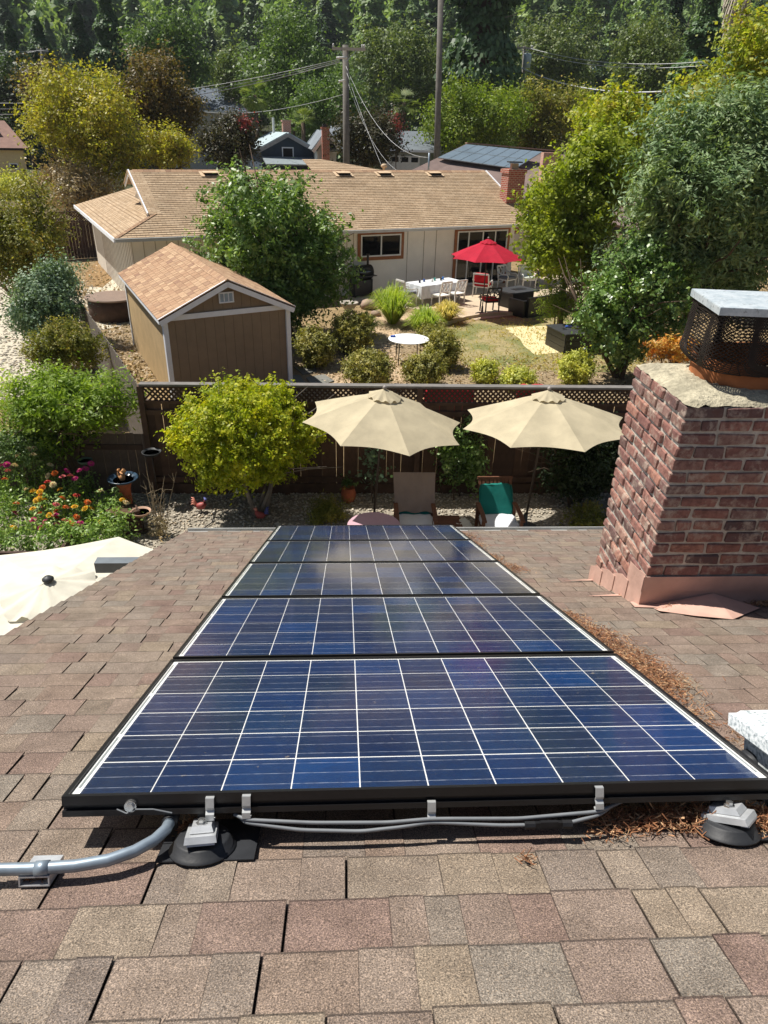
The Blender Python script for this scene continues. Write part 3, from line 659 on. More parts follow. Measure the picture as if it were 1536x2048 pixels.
ld = MB(); LZ = FZ+.385; LM = Matrix.Rotation(math.radians(-8), 3, 'Z'); lw_, lp_ = .92, .465
for c_, d_ in (((0,0,.016),(lw_,lp_,.004)), ((-lw_/2,0,-.002),(.003,lp_+.003,.034)), ((lw_/2,0,-.002),(.003,lp_+.003,.034)), ((0,-lp_/2,-.002),(lw_-.004,.003,.034)), ((0,lp_/2,-.002),(lw_-.004,.003,.034))):
    ld.box(LM@Vector(c_)+Vector((KX,KY,LZ)), d_, LM)
wpart('lid', ld, lid_mat(), chim)
# flashing: upper and lower front band, three plates up the left side, cricket in front
zr = lambda Y: -(Y/CP)*SP - ROFF/CP + .012
fb = MB(); fb.slab([(CX0-.016,CY0-.012,-.79),(CX1+.01,CY0-.012,-.79),(CX1+.01,CY0-.012,-.885),(CX0-.016,CY0-.012,-.885)][::-1], .004); wpart('front_flashing', fb, M_PINK, chim)
fb = MB(); fb.slab([(CX0-.010,CY0-.007,-.875),(CX1,CY0-.007,-.875),(CX1,CY0-.007,zr(CY0)-.03),(CX0-.010,CY0-.007,zr(CY0)-.03)][::-1], .004); wpart('front_apron', fb, M_PINK, chim)
for k, (y0, y1, h0, h1) in enumerate(((CY0-.014,2.245,.205,.245),(2.215,2.42,.12,.165),(2.39,2.60,.11,.16),(2.57,2.76,.10,.14))):
    x = CX0-.012-.004*k; s_ = MB(); s_.slab([(x,y0,zr(y0)-.01),(x,y1,zr(y1)-.01),(x,y1,zr(y1)+h1-.04*(k>0)),(x+.004,(y0+y1)/2,zr((y0+y1)/2)+(h0+h1)/2-(.0 if k%2 else .01)),(x,y0,zr(y0)+h0)][::-1], .003); wpart('step_flashing', s_, M_PINK, chim)
fb = MB(); 
for v0 in (2.98, 2.52): fb.slab([roofpt(CX0-.22,v0-.03,-ROFF+.014), roofpt(CX0+.02,v0-.035,-ROFF+.014), roofpt(CX0+.02,v0+.01,-ROFF+.014), roofpt(CX0-.06,v0+.0,-ROFF+.014)], .002)
fb.slab([roofpt(CX0-.055,2.20,-ROFF+.0145), roofpt(CX0+.2,2.16,-ROFF+.0145), roofpt(CX0+.2,2.3,-ROFF+.0145), roofpt(CX0-.03,2.33,-ROFF+.0145)], .002)
wpart('side_strip', fb, M_PINK, chim)
ap = ony(1405, 1186, CY0-.01); cl = roofpt(*onroof(1318,1226), -ROFF+.012); crr = roofpt(*onroof(1520,1220), -ROFF+.012); cf = roofpt(*onroof(1466,1243), -ROFF+.012); cf2 = roofpt(*onroof(1390,1236), -ROFF+.012)
ap = Vector((float(ap[0])+.06, CY0-.012, float(ap[2])))
ck = MB(); ck.add([ap, cl, cf2, cf, crr, Vector((crr.x, CY0-.01, zr(CY0))), Vector((cl.x, CY0-.01, zr(CY0)))], [(0,1,2),(0,2,3),(0,3,4),(0,4,5),(0,6,1)]); wpart('cricket', ck, M_PINK, chim)

# ================================================================ ground of the gardens
def ground_mat(name, cols, sc=6, sc2=.5, bump=.5, bs=30, bd=.03, cols2=None):
    t = NT(name); co = t.coord(); c = t.ramp(t.noise(co, sc, 6, .7), [(i/(len(cols)-1)*.5+.25, x) for i, x in enumerate(cols)])
    if cols2: c = t.mix(t.ramp(t.noise(co, sc2, 4), [(.45,(0,0,0,1)),(.6,(1,1,1,1))]), c, t.ramp(t.noise(co, sc*2, 5, .7), [(i/(len(cols2)-1)*.5+.25, x) for i, x in enumerate(cols2)]))
    t.base(c); t.set(rough=.95, spec=.2); t.bump(t.noise(co, bs, 5, .7), bump, bd); return t.m
M_EARTH = ground_mat('dry_earth', [S(112,92,66), S(148,124,88), S(184,158,116)], 5, .35, cols2=[S(112,104,62), S(140,130,80), S(170,152,100)])
M_SOIL = ground_mat('garden_soil', [S(58,46,36), S(88,70,54), S(120,100,76)], 8)
M_GRAVEL = ground_mat('gravel_bed', [S(96,88,78), S(150,142,128), S(196,188,172)], 25, bs=45)
M_WGRAV = ground_mat('white_gravel', [S(140,132,116), S(196,188,168), S(226,218,200)], 14, bs=40)
M_PAVE = None
def sheet(name, poly, z, mat, kind='structure'):
    m = MB(); m.add([(p[0], p[1], z) for p in poly], [tuple(range(len(poly)))]); return tag(part(name, m, mat), kind=kind)
# terrain: flat gardens, then the wooded hill
def hz(x, y):
    d = max(0.0, y-120+.10*x); return ZG-.012 + .045*min(70, max(0.0, y-48)) + 74*(1-math.exp(-(d/170)**1.45)) + .03*max(0, y-120)*(0.5+.5*math.sin(x*.013+1))
V = []; F = []; xs = np.linspace(-520,620,58); ys = np.concatenate([[-60,-20,0,20,40,48,60,80,100,110], np.linspace(120,520,40)])
for y in ys:
    for x in xs: V.append((x, y, hz(x, y)))
nx = len(xs)
for j in range(len(ys)-1):
    for i in range(nx-1): q = j*nx+i; F.append((q,q+1,q+nx+1,q+nx))
def terrain_mat():
    t = NT('terrain'); co = t.coord(); sp_ = t.n('SeparateXYZ'); t.l(co, sp_.inputs[0]); near_ = t.ramp(t.noise(co, 5, 6, .7), [(.25,S(106,90,66)),(.5,S(140,120,88)),(.75,S(176,152,114))]); far_ = t.ramp(t.noise(co, .4, 5), [(.3,S(44,50,34)),(.7,S(74,76,52))])
    f = t.n('MapRange'); t.l(sp_.outputs[1], f.inputs[0]); f.inputs[1].default_value = 38; f.inputs[2].default_value = 70; t.base(t.mix(f.outputs[0], near_, far_)); t.set(rough=.95, spec=.2); t.bump(t.noise(co, 12, 5), .4, .04); return t.m
struct('ground', MB().add(V, F), terrain_mat(), smooth=True)
sheet('gravel_garden', [(-9,4.4),(9,4.4),(9,10.86),(-9,10.86)], ZG-.006, M_GRAVEL)
# pebbles of the gravel bed that can be seen
rg = np.random.default_rng(11); n = 6800; px = rg.uniform(-3.4,6.2,n); py = 8.3+rg.random(n)**.8*2.5
s = rg.uniform(.012,.034,n); ico = np.array([(1,0,0),(-1,0,0),(0,1,0),(0,-1,0),(0,0,1),(0,0,-1)], float); th = rg.uniform(0,6.28,n); el = rg.uniform(.55,1,n)
cx, sx = np.cos(th)[:,None], np.sin(th)[:,None]; P = ico[None]*np.stack([s*1.25, s*el, s*.62],1)[:,None,:]
P = np.stack([P[...,0]*cx-P[...,1]*sx, P[...,0]*sx+P[...,1]*cx, P[...,2]],-1)+np.stack([px,py,np.full(n,ZG+.006)],1)[:,None,:]+rg.normal(0,.002,(n,6,3))
tri = np.array([(0,2,4),(2,1,4),(1,3,4),(3,0,4),(2,0,5),(1,2,5),(3,1,5),(0,3,5)]); T = (tri[None]+np.arange(n)[:,None,None]*6).reshape(-1,3)
t = NT('pebbles'); t.base(t.ramp(t.n('NewGeometry').outputs['Random Per Island'], [(0,S(124,114,100)),(.3,S(176,168,152)),(.6,S(212,204,188)),(.85,S(188,168,140)),(1,S(150,146,140))])); t.set(rough=.85)
tag(place('pebbles', npmesh('pebbles', P.reshape(-1,3), T, t.m, smooth=True)), 'rounded pale pebbles covering the ground below the back fence', 'pebbles', kind='stuff')

# ================================================================ back fence with lattice
M_FENCE = plain('fence_wood', S(92,70,56), .9, var=.3, scale=5, var2=.3, scale2=1.5, bump=.3, bscale=30)
M_FENCED = plain('fence_wood_dark', S(74,56,46), .9, var=.3, scale=5, bump=.3, bscale=30)
M_GREYW = plain('weathered_wood', S(98,90,82), .92, var=.3, scale=8, bump=.35, bscale=30)
FYY = 10.81; FT = -2.575; FX0, FX1 = -2.86, 8.3
fe = thing('fence', 'tall dark board fence topped with diamond lattice behind the tan umbrellas', 'fence', (FX0, FYY, ZG))
bm = [MB().box((0,0,(FT-.36-ZG)/2+.02), (.1312,.018,FT-.36-ZG-.04)).mesh('board', m_) for m_ in (M_FENCE, M_FENCED)]
x = FX0+.07
while x < FX1: place('board', random.choice(bm), fe, (x-FX0, random.uniform(-.003,.003), 0), (0, random.gauss(0,.004), 0)); x += .133
for z in (ZG+.30, ZG+1.60): wpart('rail', MB().bar((FX0,FYY-.045,z),(FX1,FYY-.045,z),.04,.09), M_FENCE, fe)
wpart('kickboard', MB().bar((FX0,FYY-.03,ZG+.10),(FX1,FYY-.03,ZG+.10),.03,.2), M_FENCE, fe)
wpart('top_cap', MB().bar((FX0-.05,FYY-.01,FT-.02),(FX1,FYY-.01,FT-.02),.15,.035), plain('fence_cap', S(120,116,112), .9, var=.2, scale=6), fe)
wpart('lattice_rail', MB().bar((FX0,FYY-.02,FT-.34),(FX1,FYY-.02,FT-.34),.06,.05), M_FENCE, fe)
wpart('lattice_rail', MB().bar((FX0,FYY-.02,FT-.058),(FX1,FYY-.02,FT-.058),.05,.04), M_FENCED, fe)
lh = .24; ls = [MB().bar((-lh/2*sg,0,-lh/2),(lh/2*sg,0,lh/2),.006,.034,(0,1,0)).mesh('lattice_strip', M_FENCED) for sg in (1,-1)]
ls = [MB().bar((-lh/2*sg,0,-lh/2),(lh/2*sg,0,lh/2),.034,.006,(0,-1,0)).mesh('lattice_strip', M_FENCED) for sg in (1,-1)]
x = FX0+.1
while x < 6.6:
    for q in (0,1): place('lattice_strip', ls[q], fe, (x-FX0, -.012+.009*q, FT-.20-ZG))
    x += .092
for x in (-2.90,-.45,1.95,4.35,6.75): wpart('post', MB().box((x,FYY-.05,(ZG+FT-.04)/2), (.095,.095,FT-.04-ZG)), M_FENCE, fe)
zl = float(ony(200,868,10.75)[2])
f2 = thing('fence', 'lower weathered board fence behind the blue bird bath', 'fence', (-7.2, 10.78, ZG))
bm2 = MB().box((0,0,(zl-ZG)/2), (.138,.02,zl-ZG)).mesh('board', plain('fence_grey_brown', S(92,78,68), .92, var=.35, scale=4, bump=.3, bscale=30))
x = .07
while x < 4.36: place('board', bm2, f2, (x,random.uniform(-.003,.003),random.uniform(-.015,.01))); x += .145
wpart('rail', MB().bar((-7.2,10.75,zl-.25),(-3.0,10.75,zl-.25),.04,.09), M_FENCED, f2)
# fence running back along the left side of the neighbour's garden
zt3 = ZG+1.75; a = onz(301, 806, zt3); b_ = onz(186, 640, zt3); n3 = 30; d3 = (b_-a)/n3; ang3 = math.atan2(d3[1], d3[0])
f3 = thing('fence', 'grey weathered side fence running back past the tan shed', 'fence', (a[0], a[1], ZG))
bm3 = MB().box((0,0,.875), (np.linalg.norm(d3)*.97,.022,1.75)).mesh('board', M_GREYW)
for i in range(n3+14): p = d3*(i+.5); place('board', bm3, f3, (p[0],p[1],random.uniform(-.02,.02)), (0,0,ang3))
# ================================================================ parasols
def fabric(name, col, tr=.25, var=.075):
    if name in MATS: return MATS[name]
    t = NT(name); co = t.coord(); c = t.ramp(t.noise(co, 3.5, 4), [(.3, tuple(x*(1-var*2) for x in col[:3])+(1,)), (.7, tuple(min(1,x*(1+var)) for x in col[:3])+(1,))]); t.base(c); t.set(rough=.85, spec=.2)
    t.bump(t.noise(co, 7, 4), .35, .02); tl = t.n('BsdfTranslucent'); t.l(c, tl.inputs[0]); mx = t.n('MixShader'); mx.inputs[0].default_value = tr
    t.l(t.b.outputs[0], mx.inputs[1]); t.l(tl.outputs[0], mx.inputs[2]); t.l(mx.outputs[0], t.out.inputs[0]); MATS[name] = t.m; return t.m
M_TAN = fabric('tan_canvas', S(206,194,164)); M_CREAM = fabric('cream_canvas', S(226,222,206), .2); M_REDC = fabric('red_canvas', S(200,46,70), .35)
M_POLE = plain('bronze_pole', S(70,60,52), .5, .3); M_BALL = plain('finial_plastic', S(150,142,136), .5); M_DGREY = plain('dark_grey_plastic', S(58,60,62), .5)
def parasol(name, label, cx, cy, zt, za, r, ph, tilt, mat, base, vent=.26, nseg=8, group=None, finial=M_BALL, concave=.095, polem=None, ruffle=.02, fr=.035, seed=0):
    rg = np.random.default_rng(seed+50)
    base = Vector(base); t = thing(name, label, 'umbrella', base, group=group); dA = 2*math.pi/nseg; NS_, NA_ = 9, 8
    def P(s, a, ang):
        rr = r*s; ch = math.cos(dA/2)/math.cos(a*dA) if True else 1; ch = 1-(1-ch)*1.0; cc = 1-(1-4*a*a)*concave*s
        q = ang+a*dA; x, y = rr*ch*cc*math.cos(q), rr*ch*cc*math.sin(q)
        z = zt+(za-zt)*(1-s**1.12) - (1-4*a*a)*.012*math.sin(math.pi*min(1,s)) + tilt[0]*x + tilt[1]*y
        return Vector((cx+x, cy+y, z))
    ch0 = math.cos(dA/2)
    def G(s0, s1, ang, lift=0, ruf=0.0, thick=.002):
        m = MB(); vs = []
        for i in range(NS_+1):
            s = s0+(s1-s0)*i/NS_
            for j in range(NA_+1):
                a = j/NA_-.5; p = P(s/1.0, a, ang); k = (i/NS_)**2
                p.z += lift+ruf*k*(math.sin((ang+a*dA)*23+seed)*.6+rg.normal(0,.25)); vs.append(p)
        n = NA_+1; m.add(vs, [(i*n+j, (i+1)*n+j, (i+1)*n+j+1, i*n+j+1) for i in range(NS_) for j in range(NA_)]); return m
    def P2(s, a, ang): return P(s, a, ang)
    for k in range(nseg): wpart('canopy_panel', G(.02, 1, ph+(k+.5)*dA), mat, t, True)
    vc = MB(); n = 48; vs = []
    for i, s in enumerate((.02,.25,.5,.75,.93,1.0)):
        for j in range(n):
            q = 2*math.pi*j/n; rr = vent*s; w = ruffle*(s**3)*math.sin(q*nseg*1.5+seed)+rg.normal(0,ruffle*.12)
            vs.append(Vector((cx+rr*math.cos(q)*(1+.06*math.sin(q*nseg)*s), cy+rr*math.sin(q)*(1+.06*math.sin(q*nseg)*s), zt+(za-zt)*(1-(rr/r)**1.12)+.045*(1-s)+.022+w+tilt[0]*rr*math.cos(q)+tilt[1]*rr*math.sin(q))))
    vc.add(vs, [(i*n+j, (i+1)*n+j, (i+1)*n+(j+1)%n, i*n+(j+1)%n) for i in range(5) for j in range(n)]); wpart('vent_cap', vc, mat, t, True)
    top = Vector((cx, cy, za+.075)); pm = polem or M_POLE
    wpart('pole', MB().tube([base, top], .02, 10), pm, t, True)
    f = MB(); f.lathe([(.012,-.02),(fr*.6,0),(fr,.02),(fr,.035),(fr*.6,.055),(0.0,.062)], 14, (cx,cy,za+.06)); wpart('finial', f, finial, t, True)
    hub = Vector((cx, cy, za-.45)); hb = base+(top-base)*((za-.45-base.z)/(top.z-base.z))
    for k in range(nseg):
        a = ph+k*dA; tipp = Vector((cx+r*math.cos(a)*.99, cy+r*math.sin(a)*.99, zt+tilt[0]*r*math.cos(a)+tilt[1]*r*math.sin(a)-.012)); tp = Vector((cx+.03*math.cos(a), cy+.03*math.sin(a), za-.02))
        m = MB(); pts = [tp+(tipp-tp)*q+Vector((0,0,-.006)) for q in (0,1)]; m.tube(pts, .006, 5); m.tube([hb, tp+(tipp-tp)*.5+Vector((0,0,-.01))], .005, 5); wpart('rib', m, pm, t)
    bs = MB(); bs.lathe([(.25,0),(.25,.03),(.2,.05),(.045,.07),(.035,.3),(.0,.3)], 20, base); wpart('base', bs, M_DGREY, t, True)
    return t
parasol('patio_umbrella', 'tan canvas patio umbrella above the chair draped with a grey towel', 1.243, 9.297, -2.70, -2.215, 1.30, .236, (-.089,-.006), M_TAN, (1.10,9.36,ZG), group='tan umbrellas by the fence', seed=1)
parasol('patio_umbrella', 'tan canvas patio umbrella beside the brick chimney, above the teal cushion', 3.815, 9.303, -2.70, -2.215, 1.37, .167, (.023,-.06), M_TAN, (3.74,9.40,ZG), group='tan umbrellas by the fence', seed=2)
wc = onz(97, 1163, -2.62)
parasol('patio_umbrella', 'large cream umbrella with dark finial showing past the roof edge', wc[0], wc[1], -3.12, -2.68, 1.72, 1.50, (0,0), M_CREAM, (wc[0],wc[1],ZG), vent=.46, finial=M_DGREY, ruffle=.035, fr=.055, concave=.03, seed=4)

# ================================================================ garden seats
M_TEAK = plain('oiled_teak', S(104,66,46), .7, var=.25, scale=14)
M_TEAL = fabric('teal_cushion', S(26,112,104), .0); M_PAD = fabric('white_pad', S(216,218,224), .0); M_TOWEL = fabric('grey_towel', S(150,134,124), .05)
def softbox(c, d, M=None, n=6, puff=.5, rg=None, amp=.006):
    th = min(range(3), key=lambda i: d[i]); o1, o2 = [i for i in range(3) if i != th]
    m = MB(); vs = []; F = []; rg = rg or np.random.default_rng(1)
    for face in range(6):
        ax = face//2; sg = 1 if face % 2 else -1; o = len(vs)
        for i in range(n+1):
            for j in range(n+1):
                a, b_ = 2*i/n-1, 2*j/n-1; p = [0,0,0]; p[ax] = sg; p[(ax+1)%3] = a; p[(ax+2)%3] = b_
                v = Vector(p); L = (abs(v.x)**9+abs(v.y)**9+abs(v.z)**9)**(1/9); v /= L; s_ = [d[0]/2, d[1]/2, d[2]/2]; s_[th] *= 1+puff*(1-v[o1]**2)*(1-v[o2]**2)-.25; v = Vector((v.x*s_[0], v.y*s_[1], v.z*s_[2]))+Vector(rg.normal(0,amp,3))
                vs.append((M@v if M else v)+Vector(c))
        for i in range(n):
            for j in range(n):
                q = o+i*(n+1)+j; f = (q, q+n+1, q+n+2, q+1); F.append(f if sg > 0 else f[::-1])
    return m.add(vs, F)
def lounger(px, py, label, towel=False, seed=0):
    p = onz(px, py, ZG+.40); t = thing('garden_chair', label, 'chair', (p[0], p[1], ZG), rotz=random.uniform(-.05,.05), group='wooden chairs facing away from the fence')
    bk = math.radians(28)                                                     # back leans towards the fence (+Y)
    for sx in (-.31,.31):
        for y, h in ((-.22,.6),(.30,.62)): part('leg', MB().box((sx,y,h/2), (.05,.055,h)), M_TEAK, t)
        a = MB(); pts = [(sx,-.30,.58),(sx,-.1,.615),(sx,.15,.61),(sx,.34,.60)]
        for q, w_ in zip(pts, pts[1:]): a.bar(q, w_, .07, .025)
        part('armrest', a, M_TEAK, t)
    part('seat_frame', MB().box((0,.02,.33), (.60,.56,.05)), M_TEAK, t)
    B = lambda x, s, o=0: Vector((x, .28+math.sin(bk)*s-math.cos(bk)*o*1.0, .36+math.cos(bk)*s+math.sin(bk)*o))
    for i in range(9): x = -.26+i*.065; part('slat', MB().bar(B(x,.02), B(x,.64), .045, .018, (0,1,0)), M_TEAK, t)
    part('back_rail', MB().bar(B(-.3,.66), B(.3,.66), .05, .03, (0,1,0)), M_TEAK, t)
    M = Matrix.Rotation(-bk, 3, 'X'); c = B(0,.28,.05)
    rg = np.random.default_rng(seed)
    part('back_cushion', softbox(c, (.56,.07,.56), M, rg=rg, puff=.1), M_TEAL, t, True)
    part('seat_cushion', softbox((0,-.02,.40), (.60,.56,.10), rg=rg), M_PAD, t, True)
    return t, B
ch1, B1 = lounger(830, 1046, 'wooden garden chair with its back hidden by a grey towel', seed=1)
ch2, B2 = lounger(998, 1046, 'wooden slatted garden chair with teal back cushion', seed=2)
m = MB(); n = 14; vs = []; rg = np.random.default_rng(5)
for i in range(n+1):
    for j in range(n+1):
        x = (j/n-.5)*.70; s = i/n; fold = .012*math.sin(j*1.7+i*.3)+rg.normal(0,.004)
        q = B1(x*(1-.06*s), (.74-s*.66), .10+fold+.03*math.sin(s*3)); q.x += .03*s*(s-.5); q.z -= .02*math.cos(j*.9)*s; vs.append(wmat(ch1)@q)
m.add(vs, [(i*(n+1)+j, i*(n+1)+j+1, (i+1)*(n+1)+j+1, (i+1)*(n+1)+j) for i in range(n) for j in range(n)])
m.add([p+Vector((0,.012,-.002)) for p in vs], [(i*(n+1)+j, (i+1)*(n+1)+j, (i+1)*(n+1)+j+1, i*(n+1)+j+1) for i in range(n) for j in range(n)])
single('towel', m, M_TOWEL, 'grey towel draped over the back of a wooden chair', 'towel', smooth=True)
def smalltable(px, py, z, r, label, mat, square=False):
    p = onz(px, py, ZG+z); t = thing('side_table', label, 'table', (p[0],p[1],ZG))
    if square: part('tabletop', MB().box((0,0,z-.015), (r*2,r*1.6,.03)), mat, t)
    else: part('tabletop', MB().lathe([(0.0,z-.03),(r*.97,z-.03),(r,z-.015),(r*.97,z),(0.0,z)], 32), mat, t)
    for a in range(4):
        q = math.pi/4+a*math.pi/2; part('leg', MB().bar((r*.7*math.cos(q),r*.6*math.sin(q),0),(r*.62*math.cos(q),r*.52*math.sin(q),z-.03),.035,.035), M_TEAK, t)
    return p
smalltable(748, 1049, .62, .42, 'round table with a dusty pink top in front of the towel chair', plain('pink_top', S(196,160,172), .5, var=.05))
pt = smalltable(893, 1042, .42, .24, 'small wooden side table between the two garden chairs', M_TEAK, True)
pc = onz(927, 1040, ZG+.46); vs = []; rg = np.random.default_rng(8); m = MB(); n = 16
for i in range(n+1):
    for j in range(n+1):
        a, b_ = i/n*2-1, j/n*2-1; d = math.hypot(a,b_); vs.append((pc[0]+a*.20, pc[1]+b_*.16, ZG+.03+.42*max(.0,1-d**3*.55)+.03*math.sin(a*5+b_*4)+rg.normal(0,.008)))
m.add(vs, [(i*(n+1)+j, (i+1)*(n+1)+j, (i+1)*(n+1)+j+1, i*(n+1)+j+1) for i in range(n) for j in range(n)]); single('cloth_bundle', m, M_CREAM, 'crumpled white cloth bundle between the chairs', 'cloth', smooth=True)

# ================================================================ planting on our side of the fence
def bushlobes(px, py, Y, rx, ry, k, seed, dr=None, **kw):
    c, r = pxcrown(px, py, Y, rx, ry, dr); return c, r, lobes_in(c, r, k, np.random.default_rng(seed), **kw)
c, r = pxcrown(490, 866, 9.95, 158, 112, 128); b = onz(522, 1016, ZG)
lb = mound(c, r, np.random.default_rng(21), 34, .26)
t = tree('ball_tree', 'rounded yellow-green clipped tree on forked trunks in the gravel', 'tree', c, r, (b[0], 9.95, ZG), LEAF['ball'], 21, nclump=4900, per=15, leaf=(.054,.032), spread=.045, lobes=lb, rad=.045, limbs=5, multi=4, bark=M_BARKG, surf=.25)
pxtree('shrub', 'low golden-green shrub on the gravel beside the terracotta pot', 'shrub', 652, 1022, 9.75, 46, 27, LEAF['olive'], 22, nclump=380, per=12, leaf=(.06,.012), spread=.05, rad=0, nl=10)
pxtree('climbing_plant', 'dark green climber on the fence between the tan umbrellas', 'climber', 925, 905, 10.62, 52, 88, LEAF['camel'], 23, nclump=420, per=10, leaf=(.065,.045), spread=.07, rad=.015, limbs=4, multi=3, dr=18, nl=14)
pxtree('climbing_plant', 'thin pale climber on the fence beside an umbrella pole', 'climber', 742, 925, 10.55, 20, 70, LEAF['dusty'], 24, nclump=40, per=6, leaf=(.08,.055), spread=.08, rad=.012, limbs=5, multi=2, dr=12, nl=8)
pxtree('hedge', 'dense dark hedge filling the fence below the second tan umbrella', 'hedge', 1165, 915, 10.25, 105, 88, LEAF['dark'], 25, nclump=1500, per=14, leaf=(.06,.035), spread=.08, rad=.03, multi=3, dr=40, nl=18)
pxtree('flowering_groundcover', 'low dark groundcover with pink specks at the gutter line', 'plant', 1185, 1035, 9.5, 62, 16, LEAF['olive'], 26, nclump=260, per=10, leaf=(.05,.02), spread=.04, rad=0, nl=8)
pxtree('japanese_maple', 'fresh green feathery maple spreading over the lower side fence', 'tree', 128, 812, 10.9, 158, 92, LEAF['jmaple'], 27, nclump=1500, per=16, leaf=(.085,.03), spread=.10, rad=.05, limbs=5, multi=4, dr=110, nl=22, size=(.26,.42), fill=.72, up=.8)
pxtree('shrub', 'dark leafy shrub under the feathery maple', 'shrub', 40, 890, 10.5, 80, 60, LEAF['green'], 28, nclump=500, per=12, leaf=(.05,.03), spread=.08, rad=.03, nl=10, dr=60)
# ---- potted plant, bird baths, ornaments
M_TERRA = plain('terracotta', S(170,92,60), .8, var=.2, scale=10); M_BLUEG = plain('blue_glaze', S(50,70,88), .3, var=.2, scale=9); M_WATER = plain('shallow_water', S(70,60,48), .08, var=.2, scale=6, spec=.8)
p = onz(697, 1003, ZG); t = thing('plant_pot', 'rounded terracotta pot standing at the fence foot', 'pot', p)
part('jar', MB().lathe([(0.0,0),(.09,0),(.13,.08),(.14,.18),(.11,.26),(.115,.29),(.10,.29),(.09,.2),(0.0,.2)], 22), M_TERRA, t, True)
P, N = lobecloud([(0,0,.36,.1,.1,.1)], 30, 6, .03, np.random.default_rng(3)); V, F = leafquads(P, N, .07, .03, np.random.default_rng(3)); place('plant', npmesh('plant', V, F, LEAF['green']), t)
p = ony(246, 957, 9.85); t = thing('bird_bath', 'blue glazed bird bath bowl on a terracotta pedestal', 'bird bath', (p[0], p[1], ZG)); zb = p[2]-ZG
part('bowl', MB().lathe([(0.0,zb-.07),(.10,zb-.07),(.20,zb-.03),(.255,zb+.01),(.245,zb+.025),(.19,zb-.015),(.10,zb-.045),(0.0,zb-.045)], 30), M_BLUEG, t, True)
part('pedestal', MB().lathe([(.15,0),(.14,.06),(.10,.12),(.095,zb-.2),(.13,zb-.08),(.13,zb-.07)], 22), M_TERRA, t, True)
part('water', MB().lathe([(0.0,zb-.022),(.17,zb-.022)], 24), M_WATER, t)
M_FIG = plain('figure_clay', S(196,142,92), .7, var=.2, scale=16)
f = MB(); q = Vector((p[0], p[1], p[2])); f.tube([q+Vector((-.01,0,-.03)),q+Vector((-.015,0,.05)),q+Vector((0,0,.11)),q+Vector((.02,0,.14))], [.045,.06,.045,.02], 12)
f.tube([q+Vector((.0,0,.12)),q+Vector((.035,-.01,.155)),q+Vector((.075,-.015,.145))], [.03,.036,.012], 10); f.tube([q+Vector((-.045,.02,0)),q+Vector((-.085,.03,.06)),q+Vector((-.075,.03,.14)),q+Vector((-.045,.03,.17))], [.018,.03,.032,.012], 8)
f.tube([q+Vector((.02,0,.17)),q+Vector((.018,0,.2))], [.012,.003], 6)
single('garden_figure', f, M_FIG, 'small tan animal figure sitting in the blue bird bath', 'ornament', smooth=True)
def dish(px, py, Y, r, label, mat, wet, name='bird_bath', cat='bird bath'):
    p = ony(px, py, Y); h = p[2]-ZG; t = thing(name, label, cat, (p[0],p[1],ZG))
    part('bowl', MB().lathe([(0.0,h-.05),(r*.7,h-.05),(r*.95,h-.01),(r,h+.012),(r*.94,h+.012),(r*.85,h-.015),(r*.6,h-.03),(0.0,h-.03)], 28), mat, t, True)
    part('water', MB().lathe([(0.0,h-.014),(r*.8,h-.014)], 24), wet, t)
    part('stand', MB().tube([(0,0,0),(0,0,h-.045)], .014, 8).lathe([(r*.5,0),(r*.5,.015),(.02,.03)], 14), M_POLE, t, True)
dish(282, 1023, 9.35, .165, 'shallow terracotta bird bath dish beside the flower bed', plain('pale_clay', S(186,150,126), .7), M_WATER)
dish(303, 904, 10.45, .17, 'black dish feeder on a pole by the fence corner', M_DGREY, M_POLE, 'bird_feeder', 'bird feeder')
dish(170, 921, 10.5, .13, 'green dish feeder on a pole among the maple branches', plain('green_dish', S(92,112,96), .5), M_POLE, 'bird_feeder', 'bird feeder')
def bird(px, py, label, cols, sc=1.0, face=1):
    p = onz(px, py, ZG); t = thing('bird_ornament', label, 'ornament', p)
    L = [(-.12*face,.17),(-.05*face,.14),(.03*face,.15),(.08*face,.20),(.09*face,.27)]
    part('body', MB().tube([(x*sc,0,z*sc) for x, z in L], [.02*sc,.07*sc,.085*sc,.05*sc,.03*sc], 12), cols[0], t, True)
    part('head', MB().tube([(.085*face*sc,0,.26*sc),(.10*face*sc,0,.31*sc),(.15*face*sc,0,.30*sc)], [.03*sc,.045*sc,.006*sc], 10), cols[1], t, True)
    tm = MB()
    for k in range(4): tm.tube([(-.08*face*sc,0,.17*sc),(-.15*face*sc,.02*(k-1.5),(.22+.03*k)*sc),(-.19*face*sc,.03*(k-1.5),(.20+.04*k)*sc)], [.02*sc,.022*sc,.006*sc], 6)
    part('tail', tm, cols[2], t, True)
    for s_ in (-1,1): part('leg', MB().tube([(0,.03*s_,0),(0,.03*s_,.12*sc)], .007, 6), M_POLE, t)
M_ORED = plain('ornament_red', S(158,72,68), .5); M_OBLUE = plain('ornament_blue', S(76,82,140), .5); M_OPINK = plain('ornament_salmon', S(214,140,120), .5)
bird(403, 1024, 'painted red and blue bird ornament on the sunlit gravel', (M_ORED, M_OBLUE, M_OPINK), .85)
bird(522, 1042, 'painted orange bird ornament at the ball tree trunk', (M_ORED, M_OPINK, M_OBLUE), .8, -1)
